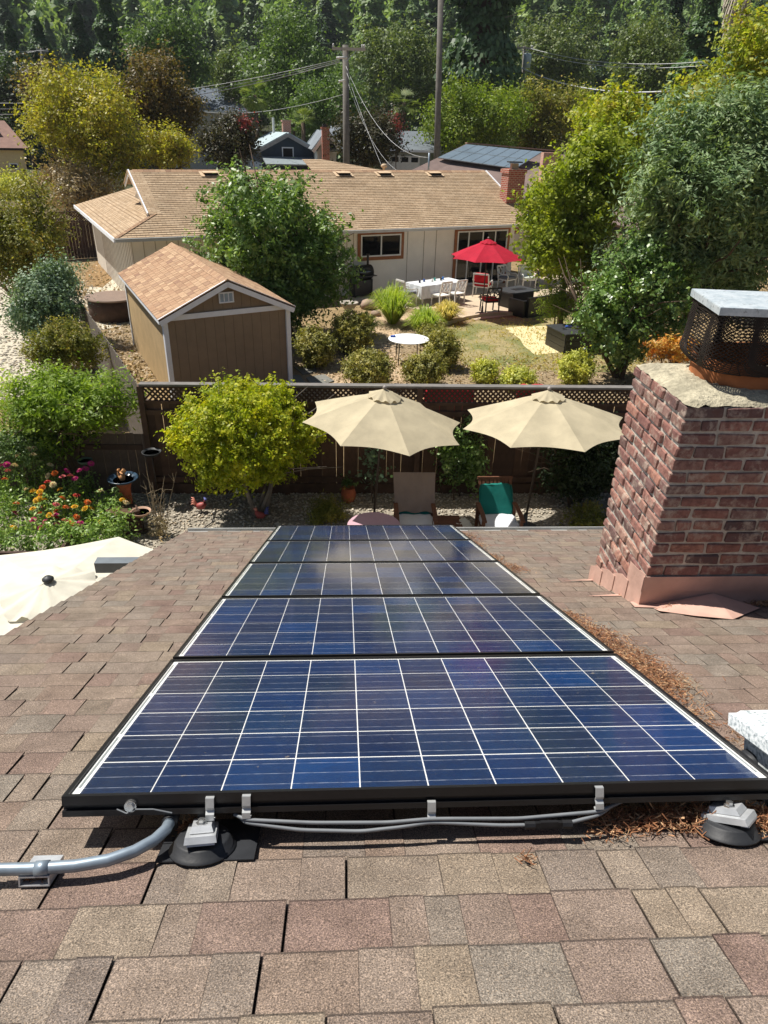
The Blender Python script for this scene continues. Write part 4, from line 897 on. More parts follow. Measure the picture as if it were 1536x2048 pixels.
# ---- dry wisps, string light cord, hose
p = onz(322, 1072, ZG); t = thing('dry_plant', 'tall dry grey stalks beside the bird bath dish', 'plant', p); m = MB(); rg = np.random.default_rng(31)
for k in range(15):
    e = Vector((rg.normal(0,.14), rg.normal(0.1,.08), rg.uniform(.45,1.15))); md = e*.5+Vector((rg.normal(0,.03),0,0)); m.tube([(0,0,0), md, e], [.006,.005,.0025], 4)
    for j in range(3): s_ = rg.uniform(.4,.9); q = e*s_; m.tube([q, q+Vector((rg.normal(0,.09),rg.normal(0,.05),rg.uniform(.04,.16)))], [.004,.0015], 4)
part('stalks', m, plain('dry_stalk', S(150,134,108), .9), t)
P, N = lobecloud([(0,0,.18,.16,.12,.2)], 90, 8, .04, rg); V, F = leafquads(P, N, .05, .012, rg); place('leaves', npmesh('leaves', V, F, LEAF['grey']), t)
a, b_ = ony(513, 866, 9.15), onz(452, 997, ZG); t = thing('string_light_cord', 'slanting grey cord with hanging bulbs in front of the ball tree', 'string lights', b_)
wpart('cord', MB().tube([a, (a*.5+b_*.5)+np.array([0,0,-.03]), b_], .009, 6), M_CABLE, t, True)
t2 = M_WHITE
for px_, py_ in ((490,950),(474,983),(497,920)):
    q = ony(px_, py_, 9.3); bb = MB(); bb.lathe([(0.0,-.035),(.018,-.028),(.026,-.01),(.02,.012),(.012,.03),(.012,.055),(0.0,.056)], 12, q); wpart('bulb', bb, plain('bulb_glass', S(220,220,214), .15), t, True)
hp = [onz(x, y, ZG+.02) for x, y in ((432,1018),(428,1030),(424,1045),(412,1053),(404,1060),(396,1072))]
single('hose', MB().tube(hp, .010, 6), M_BLACKP, 'thin black hose lying on the gravel', 'hose', smooth=True)
# ---- zinnia bed
FC = {'m': (S(196,40,120), S(220,80,150)), 'k': (S(226,120,120), S(236,150,130)), 'o': (S(230,120,40), S(238,150,60)), 'y': (S(240,190,40), S(244,206,70)), 'r': (S(196,50,44), S(214,80,60)), 'c': (S(232,214,160), S(238,226,190))}
FM = {k: plain('petal_'+k, v[0], .6, var=.15, scale=30) for k, v in FC.items()}; M_FCEN = plain('flower_centre', S(150,96,40), .8)
def flowermesh(k):
    m = MB()
    for ring, (R_, z, n, w, tl) in enumerate(((.042,.0,14,.017,.006),(.030,.008,11,.015,.008),(.018,.014,8,.012,.008))):
        for j in range(n):
            a = 2*math.pi*(j+.5*ring)/n; d = Vector((math.cos(a),math.sin(a),0)); s_ = Vector((-d.y,d.x,0)); m.add([d*.004+Vector((0,0,z)), d*R_*.6+s_*w/2+Vector((0,0,z+tl)), d*R_+Vector((0,0,z+tl*.3)), d*R_*.6-s_*w/2+Vector((0,0,z+tl))], [(0,1,2,3)])
    m.lathe([(.012,.012),(.009,.022),(0.0,.025)], 8, mi=1); return m.mesh('flower', [FM[k], M_FCEN])
FMESH = {k: flowermesh(k) for k in FC}
flw = [('m',((10,700),(50,692),(665,685),(627,722),(583,735),(490,740),(548,793),(425,1170),(270,1215),(310,1217),(355,1220),(605,1220),(110,1045),(430,1165))),
 ('k',((515,775),(457,780),(60,738),(410,985),(325,1010),(475,1100))), ('o',((35,800),(120,978),(400,755),(500,1118),(560,1075),(640,968),(300,915),(455,937),(410,1035),(480,1003),(300,1095),(10,330),(310,860))),
 ('y',((235,885),(265,955),(320,950),(440,875),(240,1015),(620,1012),(670,1015),(545,1000),(750,1147),(115,1215),(895,948),(360,1060),(290,890),(290,940))), ('r',((347,820),(560,917),(405,1075),(557,1222),(560,1085))),
 ('c',((130,627),(107,697),(387,838),(247,575),(212,580),(367,695),(195,875),(735,885),(922,970),(242,620),(720,890),(350,775)))]
heads = []
for k, l in flw:
    for x, y in l:
        X, Yp = x/3.657, 740+y/3.657
        if Yp < 880: continue
        heads.append((k, ony(X, Yp, float(np.interp(Yp, [880,960,1080], [10.15,9.75,8.95]))+random.uniform(-.12,.12))))
pb = [onz(x, y, ZG) for x, y in ((12,1010),(60,1000),(110,1008),(160,1010),(8,1060),(55,1055),(105,1060),(150,1058),(195,1050),(232,1045),(10,1110),(62,1108),(112,1110),(160,1108),(205,1100),(243,1085))]
wild = ['taller', 'bushy', 'sprawling', 'upright']
for i, p in enumerate(pb):
    mine = [h for h in heads if min(range(len(pb)), key=lambda j: np.hypot(pb[j][0]-h[1][0], pb[j][1]-h[1][1])) == i]
    CN = {'m':'magenta','k':'pink','o':'orange','y':'yellow','r':'red','c':'cream'}; ks = sorted({h[0] for h in mine}, key=lambda k: -sum(h[0] == k for h in mine))
    lab = 'zinnia plant without open flowers in the flower bed' if not ks else 'zinnia plant with %d %s in the flower bed' % (len(mine), ((' and '.join(CN[k] for k in ks[:3]))+' flowers') if len(mine) > 1 else CN[ks[0]]+' flower')
    t = thing('zinnia_plant', lab, 'flower plant', p, group='zinnias in the flower bed')
    rg = np.random.default_rng(60+i); P, N = lobecloud([(0,0,.22,.26,.22,.24),(rg.normal(0,.08),.05,.42,.2,.17,.2)], 85, 9, .06, rg, up=.6); V, F = leafquads(P, N, .062, .026, rg); place('foliage', npmesh('foliage', V, F, LEAF['zinnia']), t)
    sm = MB()
    for k, q in mine:
        q = Vector(q)-Vector(p)
        if q.z < .25: q.z = .25+random.random()*.2
        place('flower', FMESH[k], t, q, (random.gauss(-.25,.3), random.gauss(-.1,.3), random.random()*6), (1.55,)*3); sm.tube([(q.x*.35,q.y*.35,.0), (q.x*.8,q.y*.8,q.z*.6), q], .0045, 4)
    if mine: part('stems', sm, plain('stem_green', S(78,104,50), .8), t)
p = onz(256, 1062, ZG); t = thing('wooden_planter', 'dark slatted wooden planter box at the end of the flower bed', 'planter', (p[0]-.05,p[1],ZG), rotz=.5)
for k in range(5): part('slat', MB().box((0,-.2,.05+k*.085), (.5,.025,.07)), M_FENCED, t); part('slat', MB().box((.24,.0,.05+k*.085), (.025,.4,.07)), M_FENCED, t)
part('soil', MB().box((0,0,.2), (.44,.36,.38)), M_SOIL, t)
a = onz(0, 1104, ZG+.3); t = thing('raised_bed', 'dark timber edging of the flower bed beside the cream umbrella', 'raised bed', (a[0],a[1],ZG))
part('board', MB().box((-.6,.0,.15), (3.0,.05,.3)), M_FENCED, t); part('board', MB().box((.87,.5,.15), (.05,1.0,.3)), M_FENCED, t)
# ================================================================ neighbour's garden floor
def paver_mat():
    t = NT('sandy_pavers'); co = t.coord(); b = t.n('TexBrick'); t.l(co, b.inputs['Vector']); b.inputs['Scale'].default_value = 1.0; b.inputs['Brick Width'].default_value = .22; b.inputs['Row Height'].default_value = .11; b.inputs['Mortar Size'].default_value = .008
    b.inputs['Color1'].default_value = S(176,152,122); b.inputs['Color2'].default_value = S(200,176,144); b.inputs['Mortar'].default_value = S(128,108,84)
    t.base(t.mix(1.0, b.outputs[0], t.ramp(t.noise(co, 1.7, 4), [(.3,(.78,.78,.78,1)),(.7,(1.12,1.1,1.08,1))]), 'MULTIPLY')); t.set(rough=.9); t.bump(b.outputs['Fac'], -.3, .01); return t.m
M_PAVE = paver_mat(); M_CONC = plain('patio_concrete', S(198,180,154), .9, var=.1, scale=3, var2=.12, scale2=.8, bump=.15, bscale=30)
gp = lambda *pp: [tuple(onz(x, y, ZG)[:2]) for x, y in pp]
M_DGRASS = ground_mat('dry_lawn', [S(116,106,74), S(152,140,102), S(184,168,126)], 9, .9, bs=50, cols2=[S(90,98,58), S(116,120,74), S(150,146,100)])
M_CHIP = ground_mat('wood_chips', [S(98,82,62), S(142,124,98), S(184,166,136)], 16, bs=50)
sheet('wood_chip_bed', gp((180,700),(560,790),(1390,800),(1390,690),(1100,660),(560,660),(300,600)), ZG-.006, M_CHIP)
sheet('lawn', gp((880,660),(960,640),(1110,628),(1300,660),(1290,745),(1060,742),(930,730)), ZG-.002, M_DGRASS)
sheet('patio', gp((690,600),(880,625),(950,640),(1150,615),(1300,600),(1120,545),(700,560)), ZG+.006, M_CONC)
sheet('paver_path', gp((600,735),(640,748),(700,780),(830,782),(810,745),(790,700),(800,660),(850,632),(760,615),(715,655),(740,690),(690,715),(640,722)), ZG+.010, M_PAVE)
sheet('straw_patch', gp((1008,656),(1050,652),(1112,652),(1135,690),(1122,705),(1070,710),(1048,692),(1040,678)), ZG+.004, ground_mat('straw', [S(184,168,126), S(212,198,154), S(230,220,182)], 9))
sheet('white_gravel_yard', gp((-60,560),(40,520),(168,600),(172,690),(60,800),(-120,800)), ZG-.005, M_WGRAV)
sheet('gravel_strip', gp((165,600),(215,505),(300,520),(300,640),(200,660)), ZG-.003, M_WGRAV)
sheet('leaf_litter', gp((172,545),(200,515),(240,520),(240,545),(205,575),(170,572)), ZG+.001, ground_mat('dry_leaves', [S(96,74,50), S(142,114,78), S(184,158,118)], 12))
for k, pp in enumerate((((588,735),(632,733),(634,745),(606,750)), ((612,757),(648,750),(668,763),(645,772),(622,769)), ((580,752),(600,752),(612,770),(584,775)))):
    q = [onz(x, y, ZG) for x, y in pp]; m = MB(); m.prism([(p[0],p[1]) for p in q], ZG-.01, ZG+.03); single('flagstone', m, plain('slate', S(118,118,112), .85, var=.15, scale=4), ('grey slate flagstone nearest the round white table', 'larger pointed slate flagstone beside the paver path', 'grey slate flagstone in the shed shadow')[k], 'flagstone', 'flagstones beside the shed')
m = MB(); ep = [onz(x, y, ZG) for x, y in ((885,652),(905,645),(930,638),(960,633),(1000,630),(1060,630),(1110,628))]
for a, b_ in zip(ep, ep[1:]): m.bar((a[0],a[1],ZG+.05),(b_[0],b_[1],ZG+.05),.14,.12)
tag(part('patio_kerb', m, M_CONC), kind='structure')
# fallen leaves and stones between the shed, side fence and house
rg = np.random.default_rng(46); n = 5200; q = np.stack([rg.uniform(150,330,n), 505+rg.random(n)**.8*260],1); pts = np.array([onz(x, y, ZG) for x, y in q]); V, F = leafquads(pts+np.array([0,0,.02]), rg.normal(0,.5,(n,3))+np.array([0,0,1]), .10, .06, rg)
tag(place('fallen_leaves', npmesh('fallen_leaves', V, F, LEAF['litter'])), 'dry fallen leaves between the shed and the side fence', 'leaves', kind='stuff')
n = 3600; q = np.stack([rg.uniform(620,1380,n), 715+rg.random(n)*70],1); q2 = np.stack([rg.uniform(640,900,n//2), rg.uniform(640,780,n//2)],1); pts = np.array([onz(x, y, ZG) for x, y in np.concatenate([q,q2])]); V, F = leafquads(pts+np.array([0,0,.02]), rg.normal(0,.5,(len(pts),3))+np.array([0,0,1]), .08, .04, rg)
tag(place('fallen_leaves', npmesh('fallen_leaves', V, F, LEAF['litter'])), 'dry leaf litter and chips around the clipped bushes', 'leaves', kind='stuff')
n = 3000; q = np.stack([rg.uniform(-20,180,n), rg.uniform(560,800,n)],1); pts = np.array([onz(x, y, ZG) for x, y in q]); s = rg.uniform(.02,.06,n); P = ico[None]*np.stack([s*1.2,s,s*.6],1)[:,None,:]+pts[:,None,:]+rg.normal(0,.004,(n,6,3)); T = (tri[None]+np.arange(n)[:,None,None]*6).reshape(-1,3)
tag(place('gravel_stones', npmesh('gravel_stones', P.reshape(-1,3), T, bpy.data.materials['pebbles'], smooth=True)), 'pale gravel stones in the yard beyond the side fence', 'gravel', kind='stuff')
# dry grass tufts on the lawn
rg = np.random.default_rng(44); lo, hi = onz(900,735,ZG), onz(1280,640,ZG); n = 5200; q = np.stack([rg.uniform(900,1290,n), rg.uniform(636,745,n)],1); pts = np.array([onz(x, y, ZG) for x, y in q])
keep = (q[:,1] > 640-(q[:,0]-900)*.03) & (q[:,1] < 742) & (rg.random(n) < .4+.6*(np.sin(pts[:,0]*2.1)+np.sin(pts[:,1]*1.7) > .1)); pts = pts[keep]; nn_ = np.stack([rg.normal(0,1,len(pts)), rg.normal(0,1,len(pts)), rg.normal(0,.3,len(pts))],1)
V, F = leafquads(pts+np.array([0,0,.03]), nn_, .11, .022, rg); tag(place('lawn_grass', npmesh('lawn_grass', V, F, LEAF['grassd'])), 'patchy dry lawn grass around the straw patch', 'grass', kind='stuff')

# ================================================================ tan shed
ZE = -2.55; A = Vector(onz(318,640,ZE)); Bq = Vector(onz(587,612,ZE)); Cq = Vector(onz(247,546,ZE))
ua, va = math.radians(28.6), math.radians(23.4); SU = Vector((math.cos(ua), math.sin(ua), 0)); SV = Vector((-math.sin(va), math.cos(va), 0))
SWd = (Bq-A).length; SL = (Cq-A).length
sp = lambda a, b, z: Vector((A.x, A.y, 0)) + SU*a + SV*b + Vector((0,0,z))
pk = ony(455, 560, (sp(SWd/2,0,0)).y); RZ = float(pk[2])
shed = thing('shed', 'tan garden shed with white trim and brown shingle roof behind the fence', 'shed', (A.x, A.y, ZG))
M_SHED = plain('shed_siding_shaded', S(140,122,100), .8, var=.08, scale=4, var2=.1, scale2=1.2); M_SHED_SUNLIT = plain('shed_siding_sunlit', S(190,164,122), .8, var=.1, scale=3); M_TRIM = plain('trim_grey_white', S(232,236,242), .6, var=.05)  # shaded front darker, sunlit side paler: light put into the siding colours
hw = SWd/2; ov = .14
def gz(a): return RZ - abs(a-hw)*(RZ-ZE)/hw - .03
b0 = .16; nb = 15
wm = MB(); wm.add([sp(ov,SL-.15,ZG),sp(SWd-ov,SL-.15,ZG),sp(SWd-ov,SL-.15,gz(SWd-ov)-.02),sp(hw,SL-.15,gz(hw)-.02),sp(ov,SL-.15,gz(ov)-.02)], [(0,1,2,3,4)])
wm.add([sp(SWd-ov,b0,ZG),sp(SWd-ov,SL-.15,ZG),sp(SWd-ov,SL-.15,gz(SWd-ov)-.02),sp(SWd-ov,b0,gz(SWd-ov)-.02)], [(0,1,2,3)])
wm.add([sp(ov+.02,b0+.03,ZG),sp(SWd-ov-.02,b0+.03,ZG),sp(SWd-ov-.02,b0+.03,gz(SWd-ov)-.02),sp(hw,b0+.03,gz(hw)-.02),sp(ov+.02,b0+.03,gz(ov)-.02)], [(0,1,2,3,4)])
wm.add([sp(ov+.03,b0,ZG),sp(ov+.03,SL-.15,ZG),sp(ov+.03,SL-.15,gz(ov)-.02),sp(ov+.03,b0,gz(ov)-.02)], [(0,1,2,3)])
wpart('wall', wm, plain('shed_groove', S(92,76,60), .9), shed)
def wallboards(n, fr, zt_, mat, nm='siding_board'):
    for i in range(n):
        a0, a1 = (i+.012)/n, (i+.988)/n; q = [fr(a0), fr(a1)]; m = MB(); z0, z1 = zt_(a0), zt_(a1)
        m.slab([(q[0].x,q[0].y,ZG),(q[1].x,q[1].y,ZG),(q[1].x,q[1].y,z1),(q[0].x,q[0].y,z0)], .02); wpart(nm, m, mat, shed)
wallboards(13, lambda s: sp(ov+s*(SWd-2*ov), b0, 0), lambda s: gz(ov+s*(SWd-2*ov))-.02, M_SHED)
wallboards(30, lambda s: sp(ov, SL-.15-s*(SL-.15-b0), 0), lambda s: gz(ov)-.02, M_SHED_SUNLIT)
for a in (ov, SWd-ov): wpart('corner_trim', MB().bar(sp(a,b0-.01,ZG), sp(a,b0-.01,gz(a)-.03), .11, .11, tuple(SU)), M_TRIM, shed)
wpart('corner_trim', MB().bar(sp(ov,SL-.15,ZG), sp(ov,SL-.15,gz(ov)-.03), .07, .07, tuple(SU)), M_TRIM, shed)
wpart('band_trim', MB().bar(sp(ov,b0-.03,ZE-.02), sp(SWd-ov,b0-.03,ZE-.02), .03, .12), M_TRIM, shed)
for s0, s1 in ((0,hw),(SWd,hw)): wpart('barge_board', MB().bar(sp(s0,-.0,gz(s0)-.04), sp(s1,-.0,gz(s1)-.04), .035, .17), M_TRIM, shed)
wpart('eave_trim', MB().bar(sp(0,0,ZE-.06), sp(0,SL,ZE-.06), .025, .1), M_TRIM, shed); wpart('eave_trim', MB().bar(sp(SWd,0,ZE-.06), sp(SWd,SL,ZE-.06), .025, .1), M_TRIM, shed)
vt = MB(); vc = sp(hw-.02, b0-.03, RZ-.42)
for o_ in (-.17,.17): vt.bar(vc+SU*o_+Vector((0,0,-.11)), vc+SU*o_+Vector((0,0,.11)), .03,.03)
for z in (-.11,.11): vt.bar(vc-SU*.185+Vector((0,0,z)), vc+SU*.185+Vector((0,0,z)), .03,.03)
for o_ in (-.055,.055): vt.bar(vc+SU*o_+Vector((0,0,-.1)), vc+SU*o_+Vector((0,0,.1)), .02,.02)
vn = wpart('gable_vent', vt, M_TRIM, shed); wpart('vent_louvre', MB().slab([vc-SU*.165+Vector((0,0,-.1)), vc+SU*.165+Vector((0,0,-.1)), vc+SU*.165+Vector((0,0,.1)), vc-SU*.165+Vector((0,0,.1))], .004), plain('louvre_blue_grey', S(150,166,180), .6), shed)
# shed roof: deck and shingle tabs
def tone_mat(name, cols, per_obj=True, sc=60):
    t = NT(name); co = t.coord(); rnd = t.n('ObjectInfo').outputs['Random'] if per_obj else t.n('NewGeometry').outputs['Random Per Island']
    c = t.mix(1.0, t.ramp(rnd, [(i/(len(cols)-1), x) for i, x in enumerate(cols)]), t.ramp(t.noise(co, sc, 3), [(.3,(.7,.7,.7,1)),(.7,(1.25,1.22,1.2,1))]), 'MULTIPLY'); t.base(c); t.set(rough=.92, spec=.2); t.bump(t.noise(co, sc, 3), .4, .01); return t.m
TC = [S(152,122,98), S(178,148,120), S(164,132,106), S(188,160,130), S(146,116,96)]
M_TAB = tone_mat('shed_shingle', TC); M_TABS = tone_mat('shed_shingle_far', TC, False)
dk = MB(); dk.slab([sp(-.02,-.02,gz(-.02)+.03), sp(-.02,SL+.02,gz(-.02)+.03), sp(hw,SL+.02,RZ), sp(hw,-.02,RZ)][::-1], .03); dk.slab([sp(hw,-.02,RZ), sp(hw,SL+.02,RZ), sp(SWd+.02,SL+.02,gz(-.02)+.03), sp(SWd+.02,-.02,gz(-.02)+.03)][::-1], .03)
srf = wpart('roof', dk, M_DECK, shed)
sl = math.hypot(hw+.02, RZ-gz(-.02)-.03); e_ = Vector((hw+.02)*SU.xyz.to_tuple() if False else SU*(hw+.02)) + Vector((0,0,RZ-gz(-.02)-.03)); e_.normalize(); fx = SV.copy(); nrm = e_.cross(fx); nrm = nrm if nrm.z > 0 else -nrm
stf = MB(); nc = 12; cw = sl/nc; far = MB()
def tabquad(m, P0, du, dn, L, w, lift0, lift1, N_):
    q = [P0+N_*lift1, P0+du*w+N_*lift1, P0+du*w+dn*L+N_*lift0, P0+dn*L+N_*lift0]
    if (q[1]-q[0]).cross(q[3]-q[0]).dot(N_) < 0: q = q[::-1]
    m.slab(q, .006); return m
tabpool = {}
fxs = fx if fx.cross(e_).dot(nrm) > 0 else -fx
R3 = Matrix((fxs, e_, fxs.cross(e_))).transposed()
for side in (0,1):
    if side == 0: org, ed, N_ = sp(-.02,-.03,gz(-.02)+.03), e_, nrm
    else: ed = (SU*-(hw+.02)+Vector((0,0,RZ-gz(-.02)-.03))).normalized(); org = sp(SWd+.02,-.03,gz(-.02)+.03); N_ = fx.cross(ed); N_ = N_ if N_.z > 0 else -N_
    for k in range(nc):
        x = -random.random()*.2
        while x < SL+.04:
            w = random.choice((.2,.25,.3)); x0, x1 = max(x,0), min(x+w, SL+.06)
            if x1-x0 > .03:
                P0 = org+fx*x0+ed*(k*cw)
                if side == 0:
                    key = round((x1-x0-.012)/.02)*.02
                    if key not in tabpool:
                        mm = MB(); mm.slab([(0,0,.016),(key,0,.016),(key,cw+.01,.008),(0,cw+.01,.008)], .006); tabpool[key] = mm.mesh('shingle', M_TAB)
                    o = place('shingle', tabpool[key], srf); o.matrix_parent_inverse = wmat(srf).inverted(); o.location = P0 if fxs is fx else P0+fx*key; o.rotation_euler = R3.to_euler()
                else: tabquad(far, P0, fx, ed, cw+.01, x1-x0-.012, .008, .016, N_)
            x += w
wpart('shingle_field', far, M_TABS, srf, kind='stuff')
rc = MB(); x = -.03
while x < SL: rc.slab([sp(hw-.13,x,RZ-.045),sp(hw-.13,x+.14,RZ-.045),sp(hw,x+.14,RZ+.03),sp(hw,x,RZ+.03)][::-1], .006); rc.slab([sp(hw,x,RZ+.03),sp(hw,x+.14,RZ+.03),sp(hw+.13,x+.14,RZ-.045),sp(hw+.13,x,RZ-.045)][::-1], .006); x += .148
wpart('ridge_cap', rc, M_TABS, srf)

# ================================================================ neighbour's house
HE = -2.1; HL = Vector(onz(230,478,HE)); HT = math.radians(24.2); HU = Vector((math.cos(HT), math.sin(HT), 0)); HV = Vector((-math.sin(HT), math.cos(HT), 0))
hp = lambda a, b, z: Vector((HL.x, HL.y, 0)) + HU*a + HV*b + Vector((0,0,z))
def onb(x, y, b):
    r = ray(x, y); v = np.array(HV); t = (b-(CAM-np.array(HL))@v)/(r@v); P = CAM+r*t; d = P-np.array(HL); return float(d@np.array(HU)), float(P[2])
HW, HB = 17.75, 4.45
HR = (onb(265,347,HB)[1]+onb(975,340,HB)[1])/2 + .02
RA0, RA1 = onb(265,347,HB)[0], 18.05
nh = thing('house', "neighbour's long beige house with brown shingle roof behind the patio", 'house', (HL.x, HL.y, ZG))
M_HROOF = None
def hroof_mat(name='house_shingles', rot=0.0):
    t = NT(name); co = t.coord(); b = t.n('TexBrick'); mp = t.n('Mapping'); mp.inputs['Rotation'].default_value = (0,0,-HT-rot); t.l(co, mp.inputs[0]); t.l(mp.outputs[0], b.inputs['Vector']); b.inputs['Scale'].default_value = 1
    b.inputs['Brick Width'].default_value = .30; b.inputs['Row Height'].default_value = .1308; b.inputs['Mortar Size'].default_value = .012; b.inputs['Bias'].default_value = 0.1
    b.inputs['Color1'].default_value = S(190,168,140); b.inputs['Color2'].default_value = S(170,147,119); b.inputs['Mortar'].default_value = S(146,123,100)
    c = t.mix(1.0, b.outputs[0], t.ramp(t.noise(co, 1.1, 5), [(.3,(.85,.85,.85,1)),(.7,(1.1,1.1,1.1,1))]), 'MULTIPLY'); c = t.mix(1.0, c, t.ramp(t.noise(co, 12, 3), [(.3,(.8,.8,.8,1)),(.7,(1.18,1.18,1.18,1))]), 'MULTIPLY')
    t.base(c); t.set(rough=.92, spec=.2); return t.m
M_HROOF = hroof_mat(); M_HROOFH = hroof_mat('hip_shingles', math.pi/2)
NCs = 34
def courses(m, P00, P10, P01, P11, n, step=.022):                             # eave left, eave right, top left, top right
    P00, P10, P01, P11 = map(Vector, (P00, P10, P01, P11)); N_ = (P10-P00).cross(P01-P00).normalized(); N_ = N_ if N_.z > 0 else -N_
    for k in range(n):
        s0, s1 = k/n, min(1, (k+1.12)/n); q = [P00.lerp(P01,s0)+N_*step, P10.lerp(P11,s0)+N_*step, P10.lerp(P11,s1)+N_*.004, P00.lerp(P01,s1)+N_*.004]
        if (q[1]-q[0]).cross(q[3]-q[0]).dot(N_) < 0: q = q[::-1]
        m.slab(q, .02)
r_ = ray(305, 430)                                                             # foot of the gablet on the front slope
best = min(((abs(onb(305,430,bb/50)[1]-(HE+(HR-HE)*bb/50/HB)), bb/50) for bb in range(20,200)), key=lambda q: q[0]); gb = best[1]; ga, gzv = onb(305,430,gb); gz_ = HE+(HR-HE)*gb/HB
ga = RA0+.05
m = MB(); courses(m, hp(0,0,HE), hp(HW,0,HE), hp(ga*.98,gb,gz_), hp(HW+.12,gb,gz_), int(NCs*gb/HB)); courses(m, hp(ga,gb,gz_), hp(HW+.12,gb,gz_), hp(RA0-.1,HB,HR), hp(RA1,HB,HR), NCs-int(NCs*gb/HB))
courses(m, hp(HW+.1,2*HB,HE), hp(RA0+.8,2*HB,HE), hp(RA1,HB,HR), hp(RA0+.2,HB,HR), 12)
hrf = wpart('roof', MB().add([hp(0,0,HE-.03),hp(HW,0,HE-.03),hp(HW,2*HB,HE-.03),hp(0,2*HB,HE-.03)], [(0,1,2,3)]), M_DECK, nh)
wpart('shingle_courses', m, M_HROOF, hrf, kind='stuff')
m = MB(); bl = 12.4; kk = min(1.9, HB/gb*.97); courses(m, hp(0,bl,HE), hp(0,0,HE), hp(ga*kk,bl-gb*kk,HE+(gz_-HE)*kk), hp(ga*kk,gb*kk,HE+(gz_-HE)*kk), int(NCs*gb*kk/HB)); wpart('hip_courses', m, M_HROOFH, hrf, kind='stuff')
m = MB(); n = 26
for k in range(n):
    s = k/n; p = hp(0,0,HE).lerp(hp(ga,gb,gz_), s)+Vector((0,0,.045)); q = hp(0,0,HE).lerp(hp(ga,gb,gz_), s+1.05/n)+Vector((0,0,.035)); d = HU*.12; e2 = HV*.12; m.slab([p+e2-d*.0, q+e2, q+d, p+d][::-1], .01)
wpart('hip_cap', m, M_TABS, hrf)
m = MB(); x = RA0
while x < RA1-.1: m.slab([hp(x,HB-.15,HR-.04),hp(x+.2,HB-.15,HR-.04),hp(x+.2,HB,HR+.045),hp(x,HB,HR+.045)], .01); x += .21
wpart('ridge_cap', m, M_TABS, hrf)
# gablet with white barge boards
g2 = MB(); g2.add([hp(ga+.35,gb,gz_),hp(ga+.35,2*HB-gb,gz_),hp(ga+.35,HB,HR-.02)], [(0,2,1)]); wpart('gablet', g2, plain('gablet_taupe', S(150,136,118), .9), nh)  # gablet triangle a darker taupe than the walls
FB = HB+1.25; FZ2 = HR-(FB-HB)*(HR-HE)/HB
for bb, zz in ((gb, gz_), (FB, FZ2)): wpart('barge_board', MB().bar(hp(RA0-.15,bb,zz-.02), hp(RA0-.15,HB,HR-.04), .04,.2), M_TRIM, nh)
m = MB(); m.slab([hp(RA0-.2,gb,gz_+.02),hp(ga+.3,gb,gz_+.02),hp(ga+.3,HB,HR+.02),hp(RA0-.2,HB,HR+.02)], .05); m.slab([hp(ga+.3,FB,FZ2+.02),hp(RA0-.2,FB,FZ2+.02),hp(RA0-.2,HB,HR+.02),hp(ga+.3,HB,HR+.02)], .05); wpart('gablet_roof', m, M_HROOF, hrf)
# rear wing roof seen over the ridge
a1, z1 = onb(655,318,8.2); a2, z2 = onb(785,339,6.5)
m = MB(); courses(m, hp(a1-1.5,6.0,HR-.25), hp(a2+.6,6.0,HR-.25), hp(a1-1.0,9.0,z1-.05), hp(a1,9.0,z1-.05), 10); wpart('wing_roof', m, M_HROOF, hrf)
# walls, posts, trims
M_HWALL = plain('beige_siding', S(240,234,222), .85, var=.05, scale=2, var2=.06, scale2=.7)
M_HWALLL = plain('white_siding', S(218,210,196), .85, var=.07, scale=3)
wb = .6
m = MB(); m.add([hp(.6,wb,ZG),hp(HW-.5,wb,ZG),hp(HW-.5,wb,HE-.04),hp(.6,wb,HE-.04)], [(0,1,2,3)]); m.add([hp(HW-.5,wb,ZG),hp(HW-.5,8.3,ZG),hp(HW-.5,8.3,HE),hp(HW-.5,HB,HR-.1),hp(HW-.5,wb,HE-.04)], [(0,1,2,3,4)]); wpart('wall', m, M_HWALL, nh)
m = MB(); m.add([hp(.6,bl-.5,ZG),hp(.6,wb,ZG),hp(.6,wb,HE-.04),hp(.6,bl-.5,HE-.04)], [(0,1,2,3)]); wpart('side_wall', m, M_HWALLL, nh)
m = MB(); m.slab([hp(0,0,HE-.04),hp(HW,0,HE-.04),hp(HW,wb,HE-.04),hp(0,wb,HE-.04)], .015); wpart('soffit', m, M_TRIM, nh)
wpart('gutter', MB().bar(hp(-.02,-.05,HE-.05), hp(HW+.05,-.05,HE-.05), .1,.11), M_GUT, nh); wpart('fascia', MB().bar(hp(-.03,0,HE-.05), hp(-.03,bl,HE-.05), .04,.14), M_TRIM, nh)
wpart('rake_board', MB().bar(hp(HW+.1,0,HE-.02), hp(RA1,HB,HR-.02), .04,.16), M_TRIM, nh)
for a in np.arange(.6, 7.4, .41): wpart('batten', MB().bar(hp(a,wb-.008,ZG), hp(a,wb-.008,HE-.06), .02,.016, tuple(HV)), plain('batten_beige', S(176,164,148), .9), nh)  # battens a darker beige than the wall
for a in (8.3,8.95,9.25,11.75,12.55,13.15,17.0): wpart('batten', MB().bar(hp(a,wb-.008,ZG), hp(a,wb-.008,HE-.06), .025,.016, tuple(HV)), plain('batten_beige', S(176,164,148), .9), nh)
for b_ in np.arange(.8, 9, .41): wpart('batten', MB().bar(hp(.592,b_,ZG), hp(.592,b_,HE-.06), .016,.02, tuple(HV)), plain('batten_beige', S(176,164,148), .9), nh)
for a in (4.15,5.35): wpart('brown_trim', MB().bar(hp(a,wb-.02,ZG+.05), hp(a,wb-.02,HE-.08), .10,.03, tuple(HV)), plain('cedar_trim', S(150,98,62), .8, var=.15, scale=6), nh)
M_GLASSD = glass_mat('window_glass', .02, (.55,.58,.6,1), 1.5); M_DARKROOM = plain('dark_interior', S(30,28,28), .9); M_CEDAR = plain('cedar_trim', S(150,98,62), .8)
